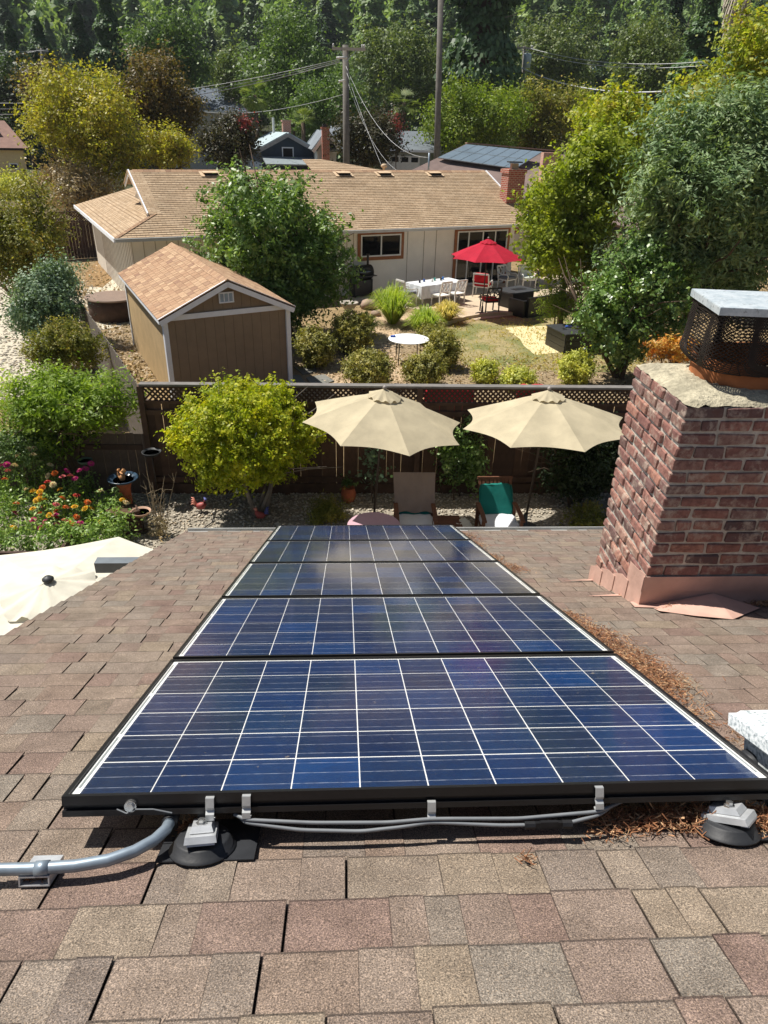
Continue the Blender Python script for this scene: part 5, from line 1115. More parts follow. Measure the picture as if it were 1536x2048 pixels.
def opening(nm, a0, a1, z0, z1, mull, trim=.14, frame=.055, bot=True, house_=nh, P=hp, wb_=wb, ft=None):
    t = wpart(nm, MB().slab([P(a0,wb_-.012,z0),P(a1,wb_-.012,z0),P(a1,wb_-.012,z1),P(a0,wb_-.012,z1)], .006), M_DARKROOM, house_)
    m = MB(); y = wb_-.03
    m.bar(P(a0-trim/2,y,z0-trim),P(a0-trim/2,y,z1+trim),trim,.03,tuple(HV)); m.bar(P(a1+trim/2,y,z0-trim),P(a1+trim/2,y,z1+trim),trim,.03,tuple(HV)); m.bar(P(a0,y,z1+trim/2),P(a1,y,z1+trim/2),.03,trim)
    if bot: m.bar(P(a0,y,z0-trim/2),P(a1,y,z0-trim/2),.03,trim)
    wpart('trim', m, M_CEDAR, t); m = MB(); y = wb_-.045
    for a in [a0+frame/2]+[a0+(a1-a0)*q for q in mull]+[a1-frame/2]: m.bar(P(a,y,z0),P(a,y,z1),frame,.04,tuple(HV))
    for z in (z0+frame/2, z1-frame/2): m.bar(P(a0,y+.002,z),P(a1,y+.002,z),.036,frame)
    wpart('frame', m, M_WHITE, t); ed = [0]+list(mull)+[1]
    for q0, q1 in zip(ed, ed[1:]):
        m = MB(); m.add([P(a0+(a1-a0)*q0,wb_-.04,z0),P(a0+(a1-a0)*q1,wb_-.04,z0),P(a0+(a1-a0)*q1,wb_-.04,z1),P(a0+(a1-a0)*q0,wb_-.04,z1)], [(0,1,2,3)]); wpart('pane', m, M_GLASSD, t)
opening('window', 9.56, 11.42, -3.22, -2.36, (.5,)); opening('sliding_door', 14.2, 16.85, ZG+.08, -2.36, (.22,.5,.75), bot=False); opening('window', 5.8, 7.3, -3.1, -2.36, (.5,))
for px_, py_ in ((422,352),(688,350),(770,349),(871,349)):
    bb = 4.05; a, z = onb(px_, py_, bb); m = MB(); z = HE+(HR-HE)*bb/HB; m.box((0,0,0),(.01,.01,.01)); m = MB(); m.slab([hp(a-.42,bb-.14,z-.0),hp(a+.42,bb-.14,z-.0),hp(a+.42,bb+.3,z+.16),hp(a-.42,bb+.3,z+.16)], .01); m.slab([hp(a-.3,bb-.1,z+.13),hp(a+.3,bb-.1,z+.13),hp(a+.3,bb+.28,z+.17),hp(a-.3,bb+.28,z+.17)], .02)
    v_ = wpart('roof_vent', m, plain('vent_tan', S(204,178,146), .7), nh); m = MB(); m.slab([hp(a-.27,bb-.09,z+.03),hp(a+.27,bb-.09,z+.03),hp(a+.27,bb-.09,z+.115),hp(a-.27,bb-.09,z+.115)], .01); wpart('vent_opening', m, M_DARKROOM, v_)
a, z = onb(768,338,HB+.4); wpart('pipe_cap', MB().lathe([(.06,-.25),(.06,.0),(.14,.02),(.14,.1),(.08,.16),(0.0,.17)], 14, hp(a,HB+.4,HR+.12)), plain('vent_tan', S(204,178,146), .7), nh, True)
a, z = onb(857,338,HB+.4); wpart('mast', MB().tube([hp(a,HB+.4,HR-.3),hp(a,HB+.4,HR+.75)], .04, 8), M_CONDUIT, nh, True)
def fbrick_mat(name, c1=S(178,92,72), c2=S(150,70,56), rot=HT):
    t = NT(name); co = t.coord(); g = t.n('NewGeometry'); mp = t.n('Mapping'); mp.inputs['Rotation'].default_value = (0,0,-rot); t.l(co, mp.inputs[0]); sp_ = t.n('SeparateXYZ'); t.l(mp.outputs[0], sp_.inputs[0]); cb = t.n('CombineXYZ')
    t.l(t.math('ADD', sp_.outputs[0], sp_.outputs[1]), cb.inputs[0]); t.l(sp_.outputs[2], cb.inputs[1]); b = t.n('TexBrick'); t.l(cb.outputs[0], b.inputs['Vector']); b.inputs['Scale'].default_value = 1; b.inputs['Brick Width'].default_value = .21; b.inputs['Row Height'].default_value = .078; b.inputs['Mortar Size'].default_value = .010
    b.inputs['Color1'].default_value = c1; b.inputs['Color2'].default_value = c2; b.inputs['Mortar'].default_value = S(196,180,164); t.base(b.outputs[0]); t.set(rough=.9); t.bump(b.outputs['Fac'], -.4, .01); return t.m
M_FBR = fbrick_mat('far_brick')
def farchimney(nm, px0, px1, pytop, b, zbot, par, P=hp, onb_=onb, dep=.55, mat=M_FBR):
    a0, z = onb_(px0, pytop, b); a1, _ = onb_(px1, pytop, b); m = MB(); m.prism([tuple(P(q[0],q[1],0))[:2] for q in ((a0,b),(a1,b),(a1,b+dep),(a0,b+dep))], zbot, z)
    m.prism([tuple(P(q[0],q[1],0))[:2] for q in ((a0-.05,b-.05),(a1+.05,b-.05),(a1+.05,b+dep+.05),(a0-.05,b+dep+.05))], z-.18, z-.02); c = wpart(nm, m, mat, par)
    ctr = P((a0+a1)/2, b+dep/2, z); m = MB(); m.box(ctr+Vector((0,0,.1)), (.32,.32,.24)); m2 = MB(); m2.box(ctr+Vector((0,0,.27)), (.6,.6,.05)); wpart('flue', m, plain('flue_stone', S(196,176,150), .8), c); wpart('cap', m2, M_DGREY, c)
farchimney('chimney', 1019, 1052, 338, 1.6, HE-.6, nh)

# ================================================================ neighbour's trees and shrubs
def at(px, py, **k): return onz(px, py, ZG)
b = at(598, 668)
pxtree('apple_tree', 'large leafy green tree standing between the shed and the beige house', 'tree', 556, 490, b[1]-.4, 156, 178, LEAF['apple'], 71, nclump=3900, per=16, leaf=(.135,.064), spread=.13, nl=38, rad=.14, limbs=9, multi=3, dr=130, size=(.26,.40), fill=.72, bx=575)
for i, (px_, py_, rx, ry, base, mt, lab) in enumerate(((628,694,45,40,732,'box','clipped round bush beside the shed wall'),(705,664,46,44,706,'box','shaded round bush left of the paver path'),(737,738,53,38,776,'box','broad round bush in front of the round white table'),
        (850,738,45,35,774,'box','round bush touching the lattice fence across the paver path'),(882,700,42,38,735,'box','round bush partly behind the round white table'),(868,668,36,20,690,'box','low round bush below the ornamental grasses'),
        (970,743,28,21,765,'varieg','small variegated bush beside the red cushion'),(1036,758,36,20,778,'varieg','variegated bush spreading behind the lattice fence'),(1152,738,38,33,770,'varieg','round variegated bush below the black planter'))):
    p = at(px_, base); c_, r_ = pxcrown(px_, py_, p[1], rx, ry); pxtree('round_bush', lab, 'bush', px_, py_, p[1], rx, ry, LEAF[mt], 80+i, lobes=mound(c_, r_, np.random.default_rng(80+i), 16, .25), nclump=int(500+rx*ry*.3), per=14, leaf=(.06,.038), spread=.05, rad=.03, nl=14, size=(.52,.64), fill=.40, group="clipped bushes in the neighbour's garden")
def grass_clump(px_, py_, base, rx, ry, label, mat, seed):
    p = at(px_, base); s = 1/pxm(p); rg = np.random.default_rng(seed); t = thing('ornamental_grass', label, 'grass', p, group='ornamental grasses along the patio'); n = 700; H = ry*2*s; R_ = rx*s
    th = rg.uniform(0,6.28,n); tilt_ = rg.random(n)**.7; b0_ = np.stack([np.cos(th)*.12*R_, np.sin(th)*.12*R_, np.zeros(n)],1); d = np.stack([np.cos(th)*tilt_, np.sin(th)*tilt_, np.zeros(n)],1); h = H*rg.uniform(.6,1.1,n)*(1-.35*tilt_); V = []
    w = .012*np.stack([-np.sin(th), np.cos(th), np.zeros(n)],1)
    P = [b0_, b0_+d*R_*.45+np.stack([0*h,0*h,h*.65],1), b0_+d*R_*.85+np.stack([0*h,0*h,h],1), b0_+d*R_*1.15+np.stack([0*h,0*h,h*.85],1)]
    A_ = [np.stack([P[k]-w*q, P[k]+w*q],1) for k, q in enumerate((1,1.2,.8,.1))]; V = np.concatenate(A_,1).reshape(-1,3); F = (np.array([[0,1,3,2],[2,3,5,4],[4,5,7,6]])[None]+np.arange(n)[:,None,None]*8).reshape(-1,4)
    place('blades', npmesh('blades', V, F, LEAF[mat]), t)
grass_clump(785, 600, 648, 50, 40, 'tall arching green grass clump in front of the white table cloth', 'grassy', 1); grass_clump(728, 645, 672, 34, 24, 'shaded grass clump beside the large leafy tree', 'grassy', 2)
grass_clump(848, 640, 672, 40, 30, 'green grass clump at the paver path bend', 'grassy', 3); grass_clump(893, 622, 645, 34, 22, 'straw-coloured grass clump at the patio edge', 'grassd', 4)
# right-hand trees
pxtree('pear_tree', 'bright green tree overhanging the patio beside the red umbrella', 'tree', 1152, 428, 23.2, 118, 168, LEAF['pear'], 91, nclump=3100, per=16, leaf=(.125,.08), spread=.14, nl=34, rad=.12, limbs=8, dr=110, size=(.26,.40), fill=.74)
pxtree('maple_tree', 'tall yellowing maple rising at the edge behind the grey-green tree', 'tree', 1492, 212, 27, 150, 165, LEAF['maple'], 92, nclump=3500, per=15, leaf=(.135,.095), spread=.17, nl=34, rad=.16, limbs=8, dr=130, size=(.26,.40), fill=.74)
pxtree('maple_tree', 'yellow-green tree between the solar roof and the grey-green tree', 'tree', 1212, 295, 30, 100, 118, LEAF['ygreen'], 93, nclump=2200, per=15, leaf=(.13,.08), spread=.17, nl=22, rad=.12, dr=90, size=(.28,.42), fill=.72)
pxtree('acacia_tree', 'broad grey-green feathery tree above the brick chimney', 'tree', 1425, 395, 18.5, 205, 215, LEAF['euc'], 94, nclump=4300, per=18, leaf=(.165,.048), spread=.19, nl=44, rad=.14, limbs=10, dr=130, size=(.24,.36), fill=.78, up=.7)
pxtree('camellia_bush', 'glossy dark-leaved bush spilling over the black planter', 'bush', 1268, 600, 18.0, 122, 130, LEAF['camel'], 95, nclump=2500, per=15, leaf=(.10,.065), spread=.10, nl=30, rad=.08, limbs=6, multi=3, dr=90, size=(.26,.40), fill=.74)
pxtree('small_maple', 'small orange-leaved maple beside the chimney cage', 'tree', 1340, 695, 16.6, 46, 34, LEAF['orange'], 96, nclump=240, per=8, leaf=(.10,.05), spread=.08, nl=12, rad=.03, limbs=4, multi=2, dr=36, up=.9)
pxtree('shrub', 'soft green shrub at the patio corner under the bright tree', 'shrub', 1118, 596, 23.0, 52, 50, LEAF['privet'], 97, nclump=420, per=12, leaf=(.06,.03), spread=.09, nl=12, rad=.04)
pxtree('evergreen_tree', 'dark evergreen filling the gap behind the glossy bush', 'tree', 1400, 500, 21.5, 190, 150, LEAF['dark'], 98, nclump=1500, per=14, leaf=(.15,.075), spread=.16, nl=26, rad=.14, dr=90)
# left-hand shrubs
pxtree('shrub', 'tall yellow-green shrub on the white gravel yard', 'shrub', 48, 490, 21.5, 100, 122, LEAF['olive'], 101, nclump=1900, per=14, leaf=(.085,.05), spread=.12, nl=26, rad=.06, limbs=7, multi=4, dr=80, size=(.26,.4), fill=.74)
pxtree('shrub', 'grey-green leafy shrub beside the grey side fence', 'shrub', 95, 592, 18.5, 92, 86, LEAF['dusty'], 102, nclump=1500, per=14, leaf=(.075,.045), spread=.10, nl=22, rad=.05, multi=3, dr=76, size=(.28,.42), fill=.7)
pxtree('shrub', 'low rounded bronze-green shrub against the side fence', 'shrub', 130, 690, 14.8, 82, 60, LEAF['olive'], 103, nclump=1300, per=14, leaf=(.05,.032), spread=.06, nl=20, rad=.04, dr=66, size=(.3,.44), fill=.66)
# ================================================================ neighbour's furniture
M_WHT = plain('white_metal', S(222,222,216), .5, var=.05); M_RCUSH = fabric('red_cushion', S(186,30,44), .0); M_STRIPE = fabric('white_green_cushion', S(216,222,210), .0); M_GCUSH = fabric('grey_cushion', S(120,122,126), .0)
def patio_chair(px_, py_, rz, label, frame=M_WHT, cush=None, back=True, width=.6, arms=True, lattice=True, group='white metal chairs on the patio', name='patio_chair', cat='chair', backc=None):
    p = at(px_, py_) if px_ is not None else (tc[0]+py_[0]*math.cos(ta)-py_[1]*math.sin(ta), tc[1]+py_[0]*math.sin(ta)+py_[1]*math.cos(ta))
    t = thing(name, label, cat, (p[0],p[1],ZG+.006), rotz=rz, group=group); w = width/2
    for sx in (-w,w): part('leg', MB().bar((sx,-.26,0),(sx*.97,-.24,.42),.04,.04), frame, t); part('leg', MB().bar((sx,.27,0),(sx*.97,.24,.42),.04,.04), frame, t)
    part('seat', MB().box((0,0,.42), (width,.54,.04)), frame, t)
    m = MB()
    for sx in (-w,w): m.bar((sx,.24,.42),(sx*.98,.36,.95),.045,.04)
    m.bar((-w,.36,.95),(w,.36,.95),.04,.06); m.bar((-w,.27,.56),(w,.27,.56),.03,.04); part('back_frame', m, frame, t)
    if lattice:
        m = MB(); n = max(3, int(width/.17))
        for k in range(n):
            x0, x1 = -w+width*k/n, -w+width*(k+1)/n
            m.bar((x0,.275,.58),(x1,.355,.93),.022,.015,(0,1,0)); m.bar((x1,.28,.58),(x0,.36,.93),.022,.015,(0,1,0))
        part('back_lattice', m, frame, t)
    if arms:
        for sx in (-w-.02,w+.02):
            m = MB(); m.tube([(sx,-.27,.42),(sx,-.30,.60),(sx,-.22,.66),(sx,.05,.64),(sx,.30,.70)], .022, 6); part('armrest', m, frame, t, True)
    rg = np.random.default_rng(abs(hash(label)) % 99 if False else len(label))
    if cush: part('seat_cushion', softbox((0,-.02,.49), (width*.95,.54,.12), rg=rg, n=4), cush, t, True)
    if backc: part('back_cushion', softbox((0,.22,.74), (width*.9,.14,.5), Matrix.Rotation(-.22,3,'X'), rg=rg, n=4, puff=.1), backc, t, True)
    return t
tp = [onz(x, y, ZG+.75) for x, y in ((822.6,561.5),(905.4,554.6),(921,563.2),(834.6,575.3))]; tc = sum(tp)/4; e1 = ((tp[1]-tp[0])+(tp[2]-tp[3]))/2; ta = math.atan2(e1[1],e1[0]); TL = np.linalg.norm(e1); 
t = thing('dining_table', 'long dining table hidden under a white cloth', 'table', (tc[0],tc[1],ZG), rotz=ta)
part('tabletop', MB().box((0,0,.725), (TL*.96,.92,.03)), M_WHT, t)
for sx in (-1,1):
    for sy in (-1,1): part('leg', MB().box((sx*TL*.44,sy*.4,.355), (.06,.06,.71)), M_WHT, t)
m = MB(); hw_, hd, vs = TL*.5, .50, []; per_ = []
N1, N2 = 22, 10
ring = [(-hw_+2*hw_*i/N1,-hd) for i in range(N1)]+[(hw_,-hd+2*hd*i/N2) for i in range(N2)]+[(hw_-2*hw_*i/N1,hd) for i in range(N1)]+[(-hw_,hd-2*hd*i/N2) for i in range(N2)]; k = len(ring); rgc = np.random.default_rng(3)
for lv, (ex, z) in enumerate(((0,.752),(.02,.735),(.05,.5),(.08,.27))):
    for i, (x, y) in enumerate(ring): f_ = (lv/3)*.03*math.sin(i*1.9)+ex; L_ = max(abs(x)/hw_, abs(y)/hd); vs.append((x+math.copysign(f_, x)*(abs(x) > hw_*.98), y+math.copysign(f_, y)*(abs(y) > hd*.98), z))
m.add(vs, [tuple(range(k))]+[(l*k+i, (l+1)*k+i, (l+1)*k+(i+1)%k, l*k+(i+1)%k) for l in range(3) for i in range(k)])
single('tablecloth', m, fabric('white_cloth', S(222,226,228), .15), 'white cloth draped over the long dining table', 'tablecloth', loc=(tc[0],tc[1],ZG), rotz=ta)
for i, (dx, dy, col, lab) in enumerate(((-.75,.1,S(40,44,60),'dark cup'),(-.45,.2,S(40,80,150),'blue cup'),(-.15,.05,S(230,230,226),'white mug'),(.1,.2,S(60,150,140),'teal cup'),(.35,.1,S(40,44,50),'black tumbler'),(.55,.22,S(50,110,180),'light blue tumbler'))):
    c_, s_ = math.cos(ta), math.sin(ta); m = MB(); m.lathe([(0.0,0),(.035,0),(.045,.11),(.038,.11),(.03,.02),(0.0,.02)], 12); single('cup', m, plain('cup_%d' % i, col, .4), lab+' standing on the white table cloth', 'cup', 'cups on the dining table', True, loc=(tc[0]+dx*c_-dy*s_, tc[1]+dx*s_+dy*c_, ZG+.753))
patio_chair(None, (-.42,-.86), ta+math.pi, 'white lattice chair at the long table next to the grass clump', arms=False, width=.5); patio_chair(None, (.36,-.86), ta+math.pi, 'white lattice chair at the long table nearest the red armchair', arms=False, width=.5)
patio_chair(None, (-1.5,-.1), ta+math.pi/2, 'white chair with grey seat at the end of the long table', arms=True, cush=M_GCUSH, width=.55)
patio_chair(963, 593, ta+math.pi*.68, 'white armchair with red cushions facing the black fire table', cush=M_RCUSH, backc=M_RCUSH, width=.66, lattice=False)
patio_chair(1012, 578, ta+.15, 'white lattice armchair behind the black fire table', width=.62, cush=M_GCUSH); patio_chair(1052, 578, ta-.35, 'white armchair with striped pale cushions', cush=M_STRIPE, backc=M_STRIPE, width=.62, lattice=False)
patio_chair(988, 562, ta, 'wide white lattice bench with red seat under the red umbrella', cush=M_RCUSH, width=1.4, name='patio_bench', cat='bench', group=None)
patio_chair(1084, 570, ta-.6, 'dark patio chair half hidden by the bright green tree', frame=M_DGREY, cush=M_GCUSH, width=.6, lattice=False)
patio_chair(978, 624, ta+math.pi*.9, 'black metal chair with red seat at the patio edge', frame=M_DGREY, cush=M_RCUSH, width=.55, lattice=True)
rc_ = np.array([5.85, 25.9]); rz_ = ony(975, 479, 25.9)[2]
parasol('patio_umbrella', 'bright red umbrella over the patio seats in front of the sliding door', rc_[0], rc_[1], rz_-.62, rz_-.03, 1.40, .3, (0,0), M_REDC, (rc_[0],rc_[1],ZG), vent=.3, seed=6)
p = at(1030, 612); t = thing('fire_table', 'black square fire table in front of the patio chairs', 'table', (p[0],p[1],ZG+.006), rotz=ta)
part('tabletop', MB().box((0,0,.62), (1.5,1.1,.05)), M_DGREY, t); part('base', MB().box((0,0,.3), (1.15,.8,.59)), M_BLACK, t); part('burner_cover', MB().box((.1,0,.651), (.6,.3,.012)), M_BLACK, t)
p = at(1060, 628); t = thing('outdoor_sofa', 'long black outdoor sofa turned away along the patio edge', 'sofa', (p[0]+.4,p[1]+.2,ZG+.006), rotz=ta)
part('back', MB().box((.2,-.35,.36), (2.5,.14,.72)), M_BLACK, t); part('seat', MB().box((.2,.1,.21), (2.5,.75,.42)), M_BLACK, t)
for sx in (-1.15,1.55): part('armrest', MB().box((sx,.08,.3), (.14,.78,.6)), M_BLACK, t)
# round white table
p = (onz(777,676,ZG+.72)+onz(858,678,ZG+.72))/2; t = thing('round_table', 'round white table on thin black legs among the clipped bushes', 'table', (p[0],p[1],ZG))
part('tabletop', MB().lathe([(0.0,.69),(.57,.69),(.60,.705),(.60,.715),(.585,.72),(0.0,.72)], 40), plain('white_plastic', S(232,236,238), .5, var=.04), t)
for a in range(4): q = a*math.pi/2+2.4; part('leg', MB().tube([(.42*math.cos(q),.42*math.sin(q),.69),(.46*math.cos(q),.46*math.sin(q),0)], .014, 8), M_BLACKP, t, True)
tc_ = onz(786, 674, ZG+.72); single('glove', softbox((0,0,.02),(.14,.08,.04)), plain('glove_blue', S(50,88,170), .8), 'crumpled blue glove on the round white table', 'glove', loc=(tc_[0],tc_[1],ZG+.72), smooth=True)
# black planters
p0, p1 = at(1128, 709), at(1268, 700); dd = p1-p0; an = math.atan2(dd[1],dd[0]); t = thing('planter_box', 'long black timber planter box under the glossy bush', 'planter', (p0[0],p0[1],ZG), rotz=an); Lp = np.linalg.norm(dd)
for k in range(3): part('plank', MB().box((Lp/2,0,.11+k*.2), (Lp,.04,.19)), M_BLACK, t); part('plank', MB().box((0.0,.62,.11+k*.2), (.04,1.2,.19)), M_BLACK, t)
part('soil', MB().box((Lp/2,.65,.25), (Lp-.05,1.2,.5)), M_SOIL, t); part('lid', MB().box((.45,.62,.625), (1.0,1.3,.03)), M_DGREY, t)
gl = Vector((p0[0],p0[1],ZG))+Matrix.Rotation(an,3,'Z')@Vector((.5,.8,.645)); single('glove', softbox((0,0,.02),(.2,.12,.05)), plain('glove_blue', S(50,88,170), .8), 'blue gloves lying on the black planter lid', 'glove', loc=gl, smooth=True)
p = at(1180, 672); t = thing('planter_box', 'second black box standing behind the long planter', 'planter', (p[0],p[1]+.2,ZG), rotz=an); part('side', MB().box((0,0,.38), (1.0,.8,.76)), M_BLACK, t); part('lid', MB().box((0,0,.78), (1.08,.88,.03)), M_DGREY, t)
# smoker grill, boulders, stone bowl, round tub, seats behind fence
p = at(722, 592); t = thing('grill', 'black barrel smoker grill against the house wall', 'grill', (p[0],p[1],ZG), rotz=ta)
part('barrel', MB().tube([(-.45,0,.95),(.45,0,.95)], .28, 18), M_BLACK, t, True); part('chimney', MB().tube([(.32,0,1.2),(.32,0,1.62)], .05, 10).lathe([(.08,1.62),(.08,1.65),(0.0,1.68)], 12, (.32,0,0)), M_BLACK, t)
for sx in (-.4,.4): part('leg', MB().box((sx,0,.35), (.06,.45,.7)), M_BLACK, t)
part('shelf', MB().box((0,-.38,.86), (.9,.25,.03)), M_BLACK, t); part('handle', MB().tube([(-.25,-.3,1.0),(.25,-.3,1.0)], .015, 6), M_STEEL, t); part('cabinet', MB().box((0,0,.35),(.72,.4,.6)), M_BLACK, t)
def rock(px_, py_, r, label, seed, name='boulder'):
    p = at(px_, py_); rg = np.random.default_rng(seed); m = MB(); vs = []; n, k = 12, 7
    for i in range(k+1):
        for j in range(n): a, e = 2*math.pi*j/n, math.pi*i/k; f_ = 1+.18*math.sin(3*a+seed)*math.sin(2*e)+rg.normal(0,.05); vs.append((r*f_*math.sin(e)*math.cos(a), r*.85*f_*math.sin(e)*math.sin(a), r*.6*(f_*math.cos(e)+.7)))
    m.add(vs, [(i*n+j,(i+1)*n+j,(i+1)*n+(j+1)%n,i*n+(j+1)%n) for i in range(k) for j in range(n)]); single(name, m, plain('boulder_stone', S(158,136,120), .9, var=.2, scale=5, bump=.4, bscale=12), label, 'boulder', 'boulders by the tall grass', True, loc=p)
rock(738, 617, .34, 'rounded pinkish boulder left of the tall grass clump', 1); rock(706, 640, .22, 'small boulder beside the stone bowl', 2); rock(752, 632, .2, 'small flat boulder below the pinkish boulder', 5)
p = at(698, 630); t = thing('stone_bowl', 'wide grey stone bowl under the large leafy tree', 'planter', p); part('bowl', MB().lathe([(0.0,.0),(.2,0),(.16,.2),(.33,.42),(.36,.47),(.30,.47),(.2,.36),(0.0,.36)], 24), plain('bowl_stone', S(168,160,148), .9), t, True)
p = onz(226, 592, ZG+.75); t = thing('round_tub', 'round brown tub with a flat lid behind the shed', 'tub', (p[0],p[1],ZG)); part('drum', MB().lathe([(.86,0),(.88,.35),(.86,.7)], 32), plain('tub_brown', S(82,62,52), .8, var=.2), t, True)
part('lid', MB().lathe([(.0,.70),(.93,.70),(.95,.73),(.93,.76),(0.0,.77)], 36), plain('tub_lid', S(132,112,98), .7, var=.12, scale=3), t)
p = onz(987, 768, ZG+.62); t = thing('patio_chair', 'red cushioned chair close behind the lattice fence', 'chair', (p[0],12.1,ZG)); q = ony(987, 766, 12.1)[2]-ZG
part('back_cushion', softbox((0,-.1,q-.30), (.58,.12,.62), n=5, puff=.1), M_RCUSH, t, True); part('seat_cushion', softbox((0,.25,q-.62), (.58,.55,.12), n=5), M_RCUSH, t, True)
for sx in (-.3,.3):
    part('leg', MB().bar((sx,-.1,0),(sx,-.1,q-.35),.03,.03), M_WHT, t); part('leg', MB().bar((sx,.5,0),(sx,.5,q-.6),.03,.03), M_WHT, t)
p = ony(900, 792, 12.1); t = thing('patio_chair', 'red cushioned seat glimpsed through the lattice below the bushes', 'chair', (p[0],12.3,ZG)); q = p[2]-ZG+.12
part('back_cushion', softbox((0,-.1,q-.30), (1.0,.12,.6), n=5, puff=.1), M_RCUSH, t, True); part('seat_cushion', softbox((0,.25,q-.6), (1.0,.55,.12), n=5), M_RCUSH, t, True)
for sx in (-.5,.5): part('leg', MB().bar((sx,-.1,0),(sx,-.1,q-.35),.03,.03), M_WHT, t)
# fence at the far left end of the house
a, b_ = at(112, 520), at(236, 512); t = thing('fence', 'dark board fence with lattice top beside the beige house', 'fence', (a[0],a[1],ZG)); dd = b_-a; L_ = np.linalg.norm(dd); n = int(L_/.15); an2 = math.atan2(dd[1],dd[0]); bmf = MB().box((0,0,.85), (.142,.02,1.7)).mesh('board', M_FENCED)
for i in range(n): q = dd*(i+.5)/n; place('board', bmf, t, (q[0],q[1],0), (0,0,an2))
wpart('top_rail', MB().bar((a[0],a[1],ZG+1.74),(b_[0],b_[1],ZG+1.74),.08,.06), M_FENCED, t); wpart('top_rail', MB().bar((a[0],a[1],ZG+2.2),(b_[0],b_[1],ZG+2.2),.08,.05), M_FENCED, t)
lsf = [MB().bar((-.21*sg,0,-.21),(.21*sg,0,.21),.035,.008,(0,-1,0)).mesh('lattice_strip', M_FENCED) for sg in (1,-1)]
for i in range(int(L_/.13)):
    q = dd*(i+.5)/int(L_/.13)
    for s_ in (0,1): place('lattice_strip', lsf[s_], t, (q[0],q[1],1.97), (0,0,an2))
# ================================================================ houses beyond
def roofm(name, col): return plain(name, col, .9, var=.14, scale=2.5, var2=.12, scale2=.5, bump=.2, bscale=8)
def far_house(label, pxl, pxr, pye, pyr, Y, dep, rot, roofc, wallc, gable='x', trim=M_TRIM, ridge=(0,1), ov=.35, wins=(), door=None, peak=.5):
    L, R_ = ony(pxl, pye, Y), ony(pxr, pye, Y); c = (L+R_)/2; w = float(np.linalg.norm(R_-L)); ze = float(c[2]); zr_ = float(ony((pxl+pxr)/2, pyr, Y+(dep/2 if gable == 'x' else 0))[2]); zb = hz(c[0], c[1])
    t = thing('house', label, 'house', (c[0],c[1],zb), rotz=rot, group='houses beyond the gardens'); e, r = ze-zb, zr_-zb
    rm, wm_ = roofm('roof_'+label[:14], roofc), plain('wall_'+label[:14], wallc, .85, var=.06)
    m = MB(); h = w/2-ov
    if gable == 'x':
        m.prism([(-h,ov),(h,ov),(h,dep-ov),(-h,dep-ov)], -3, e); x0, x1 = -w/2+ridge[0]*w, -w/2+ridge[1]*w
        if ridge == (0,1): 
            for x in (-h,h): m.add([(x,ov,e),(x,dep-ov,e),(x,dep/2,r-.15)], [(0,1,2)])
        part('wall', m, wm_, t); m = MB()
        m.slab([(-w/2,0,e),(w/2,0,e),(x1,dep/2,r),(x0,dep/2,r)], .12); m.slab([(w/2,dep,e),(-w/2,dep,e),(x0,dep/2,r),(x1,dep/2,r)], .12)
        if ridge[0] > 0: m.slab([(-w/2,dep,e),(-w/2,0,e),(x0,dep/2,r)], .12)
        if ridge[1] < 1: m.slab([(w/2,0,e),(w/2,dep,e),(x1,dep/2,r)], .12)
        part('roof', m, rm, t); part('fascia', MB().bar((-w/2,-.02,e-.06),(w/2,-.02,e-.06),.05,.16), trim, t)
    else:
        px_ = -w/2+peak*w; m.prism([(-h,.4),(h,.4),(h,dep-.4),(-h,dep-.4)], -3, e-.05); m.add([(-h,.4,e-.05),(h,.4,e-.05),(px_,.4,r-.1)], [(0,1,2)]); part('wall', m, wm_, t)
        m = MB(); m.slab([(-w/2,0,e),(px_,0,r),(px_,dep,r),(-w/2,dep,e)][::-1], .12); m.slab([(px_,0,r),(w/2,0,e),(w/2,dep,e),(px_,dep,r)][::-1], .12); part('roof', m, rm, t)
        for x in (-w/2, w/2): part('barge_board', MB().bar((x,-.03,e-.08),(px_,-.03,r-.08),.05,.22), trim, t)
    y0 = (ov if gable == 'x' else .4)-.03
    for (x, z, ww, hh) in wins:
        f = part('window', MB().box((x*w,y0,e-z), (ww+.16,.05,hh+.16)), M_TRIM, t); part('pane', MB().box((x*w,y0-.03,e-z), (ww,.02,hh)), M_DARKROOM, f)
    if door:
        x, z, ww, hh = door; f = part('garage_door', MB().box((x*w,y0,e-z), (ww,.06,hh)), M_WHITE, t)
        for k in range(4): part('pane', MB().box((x*w-ww*.38+k*ww*.25,y0-.04,e-z+hh*.36), (ww*.17,.02,hh*.17)), M_DARKROOM, f)
    return t, e, r, w
tA, e, r, w = far_house('pinkish brown roofed house with cream wall at the street', -120, 52, 296, 240, 62, 9, .55, S(140,110,98), S(222,204,160), ridge=(0,.9), trim=plain('dark_fascia', S(52,42,38), .8), wins=((.30,1.3,.5,.3),), door=None)
part('skylight', MB().box((w*.18,2.2,e+(r-e)*2.2/4.5+.12), (1.2,.6,.08)), M_WHITE, tA)
far_house('dark grey hip roofed house above the bronze tree', 330, 500, 221, 176, 84, 10, 0.05, S(96,106,120), S(190,186,180), ridge=(.15,.58), wins=((.1,1.4,1.2,1.0),(.35,1.4,1.2,1.0)))
tC, e, r, w = far_house('pale roofed house with dark blue gable and low porch', 514, 640, 303, 268, 57, 9, .22, S(170,186,190), S(62,76,92), gable='y', trim=plain('grey_trim', S(150,150,150), .7), wins=((.0,.1,.7,.6),))  # roof's pale blue holds the sun's reflection in its colour
part('porch_roof', MB().slab([(-w*.42,-2.2,e-.75),(w*.72,-2.2,e-.75),(w*.72,.3,e-.35),(-w*.42,.3,e-.35)], .1), roofm('porch_grey', S(132,142,146)), tC)
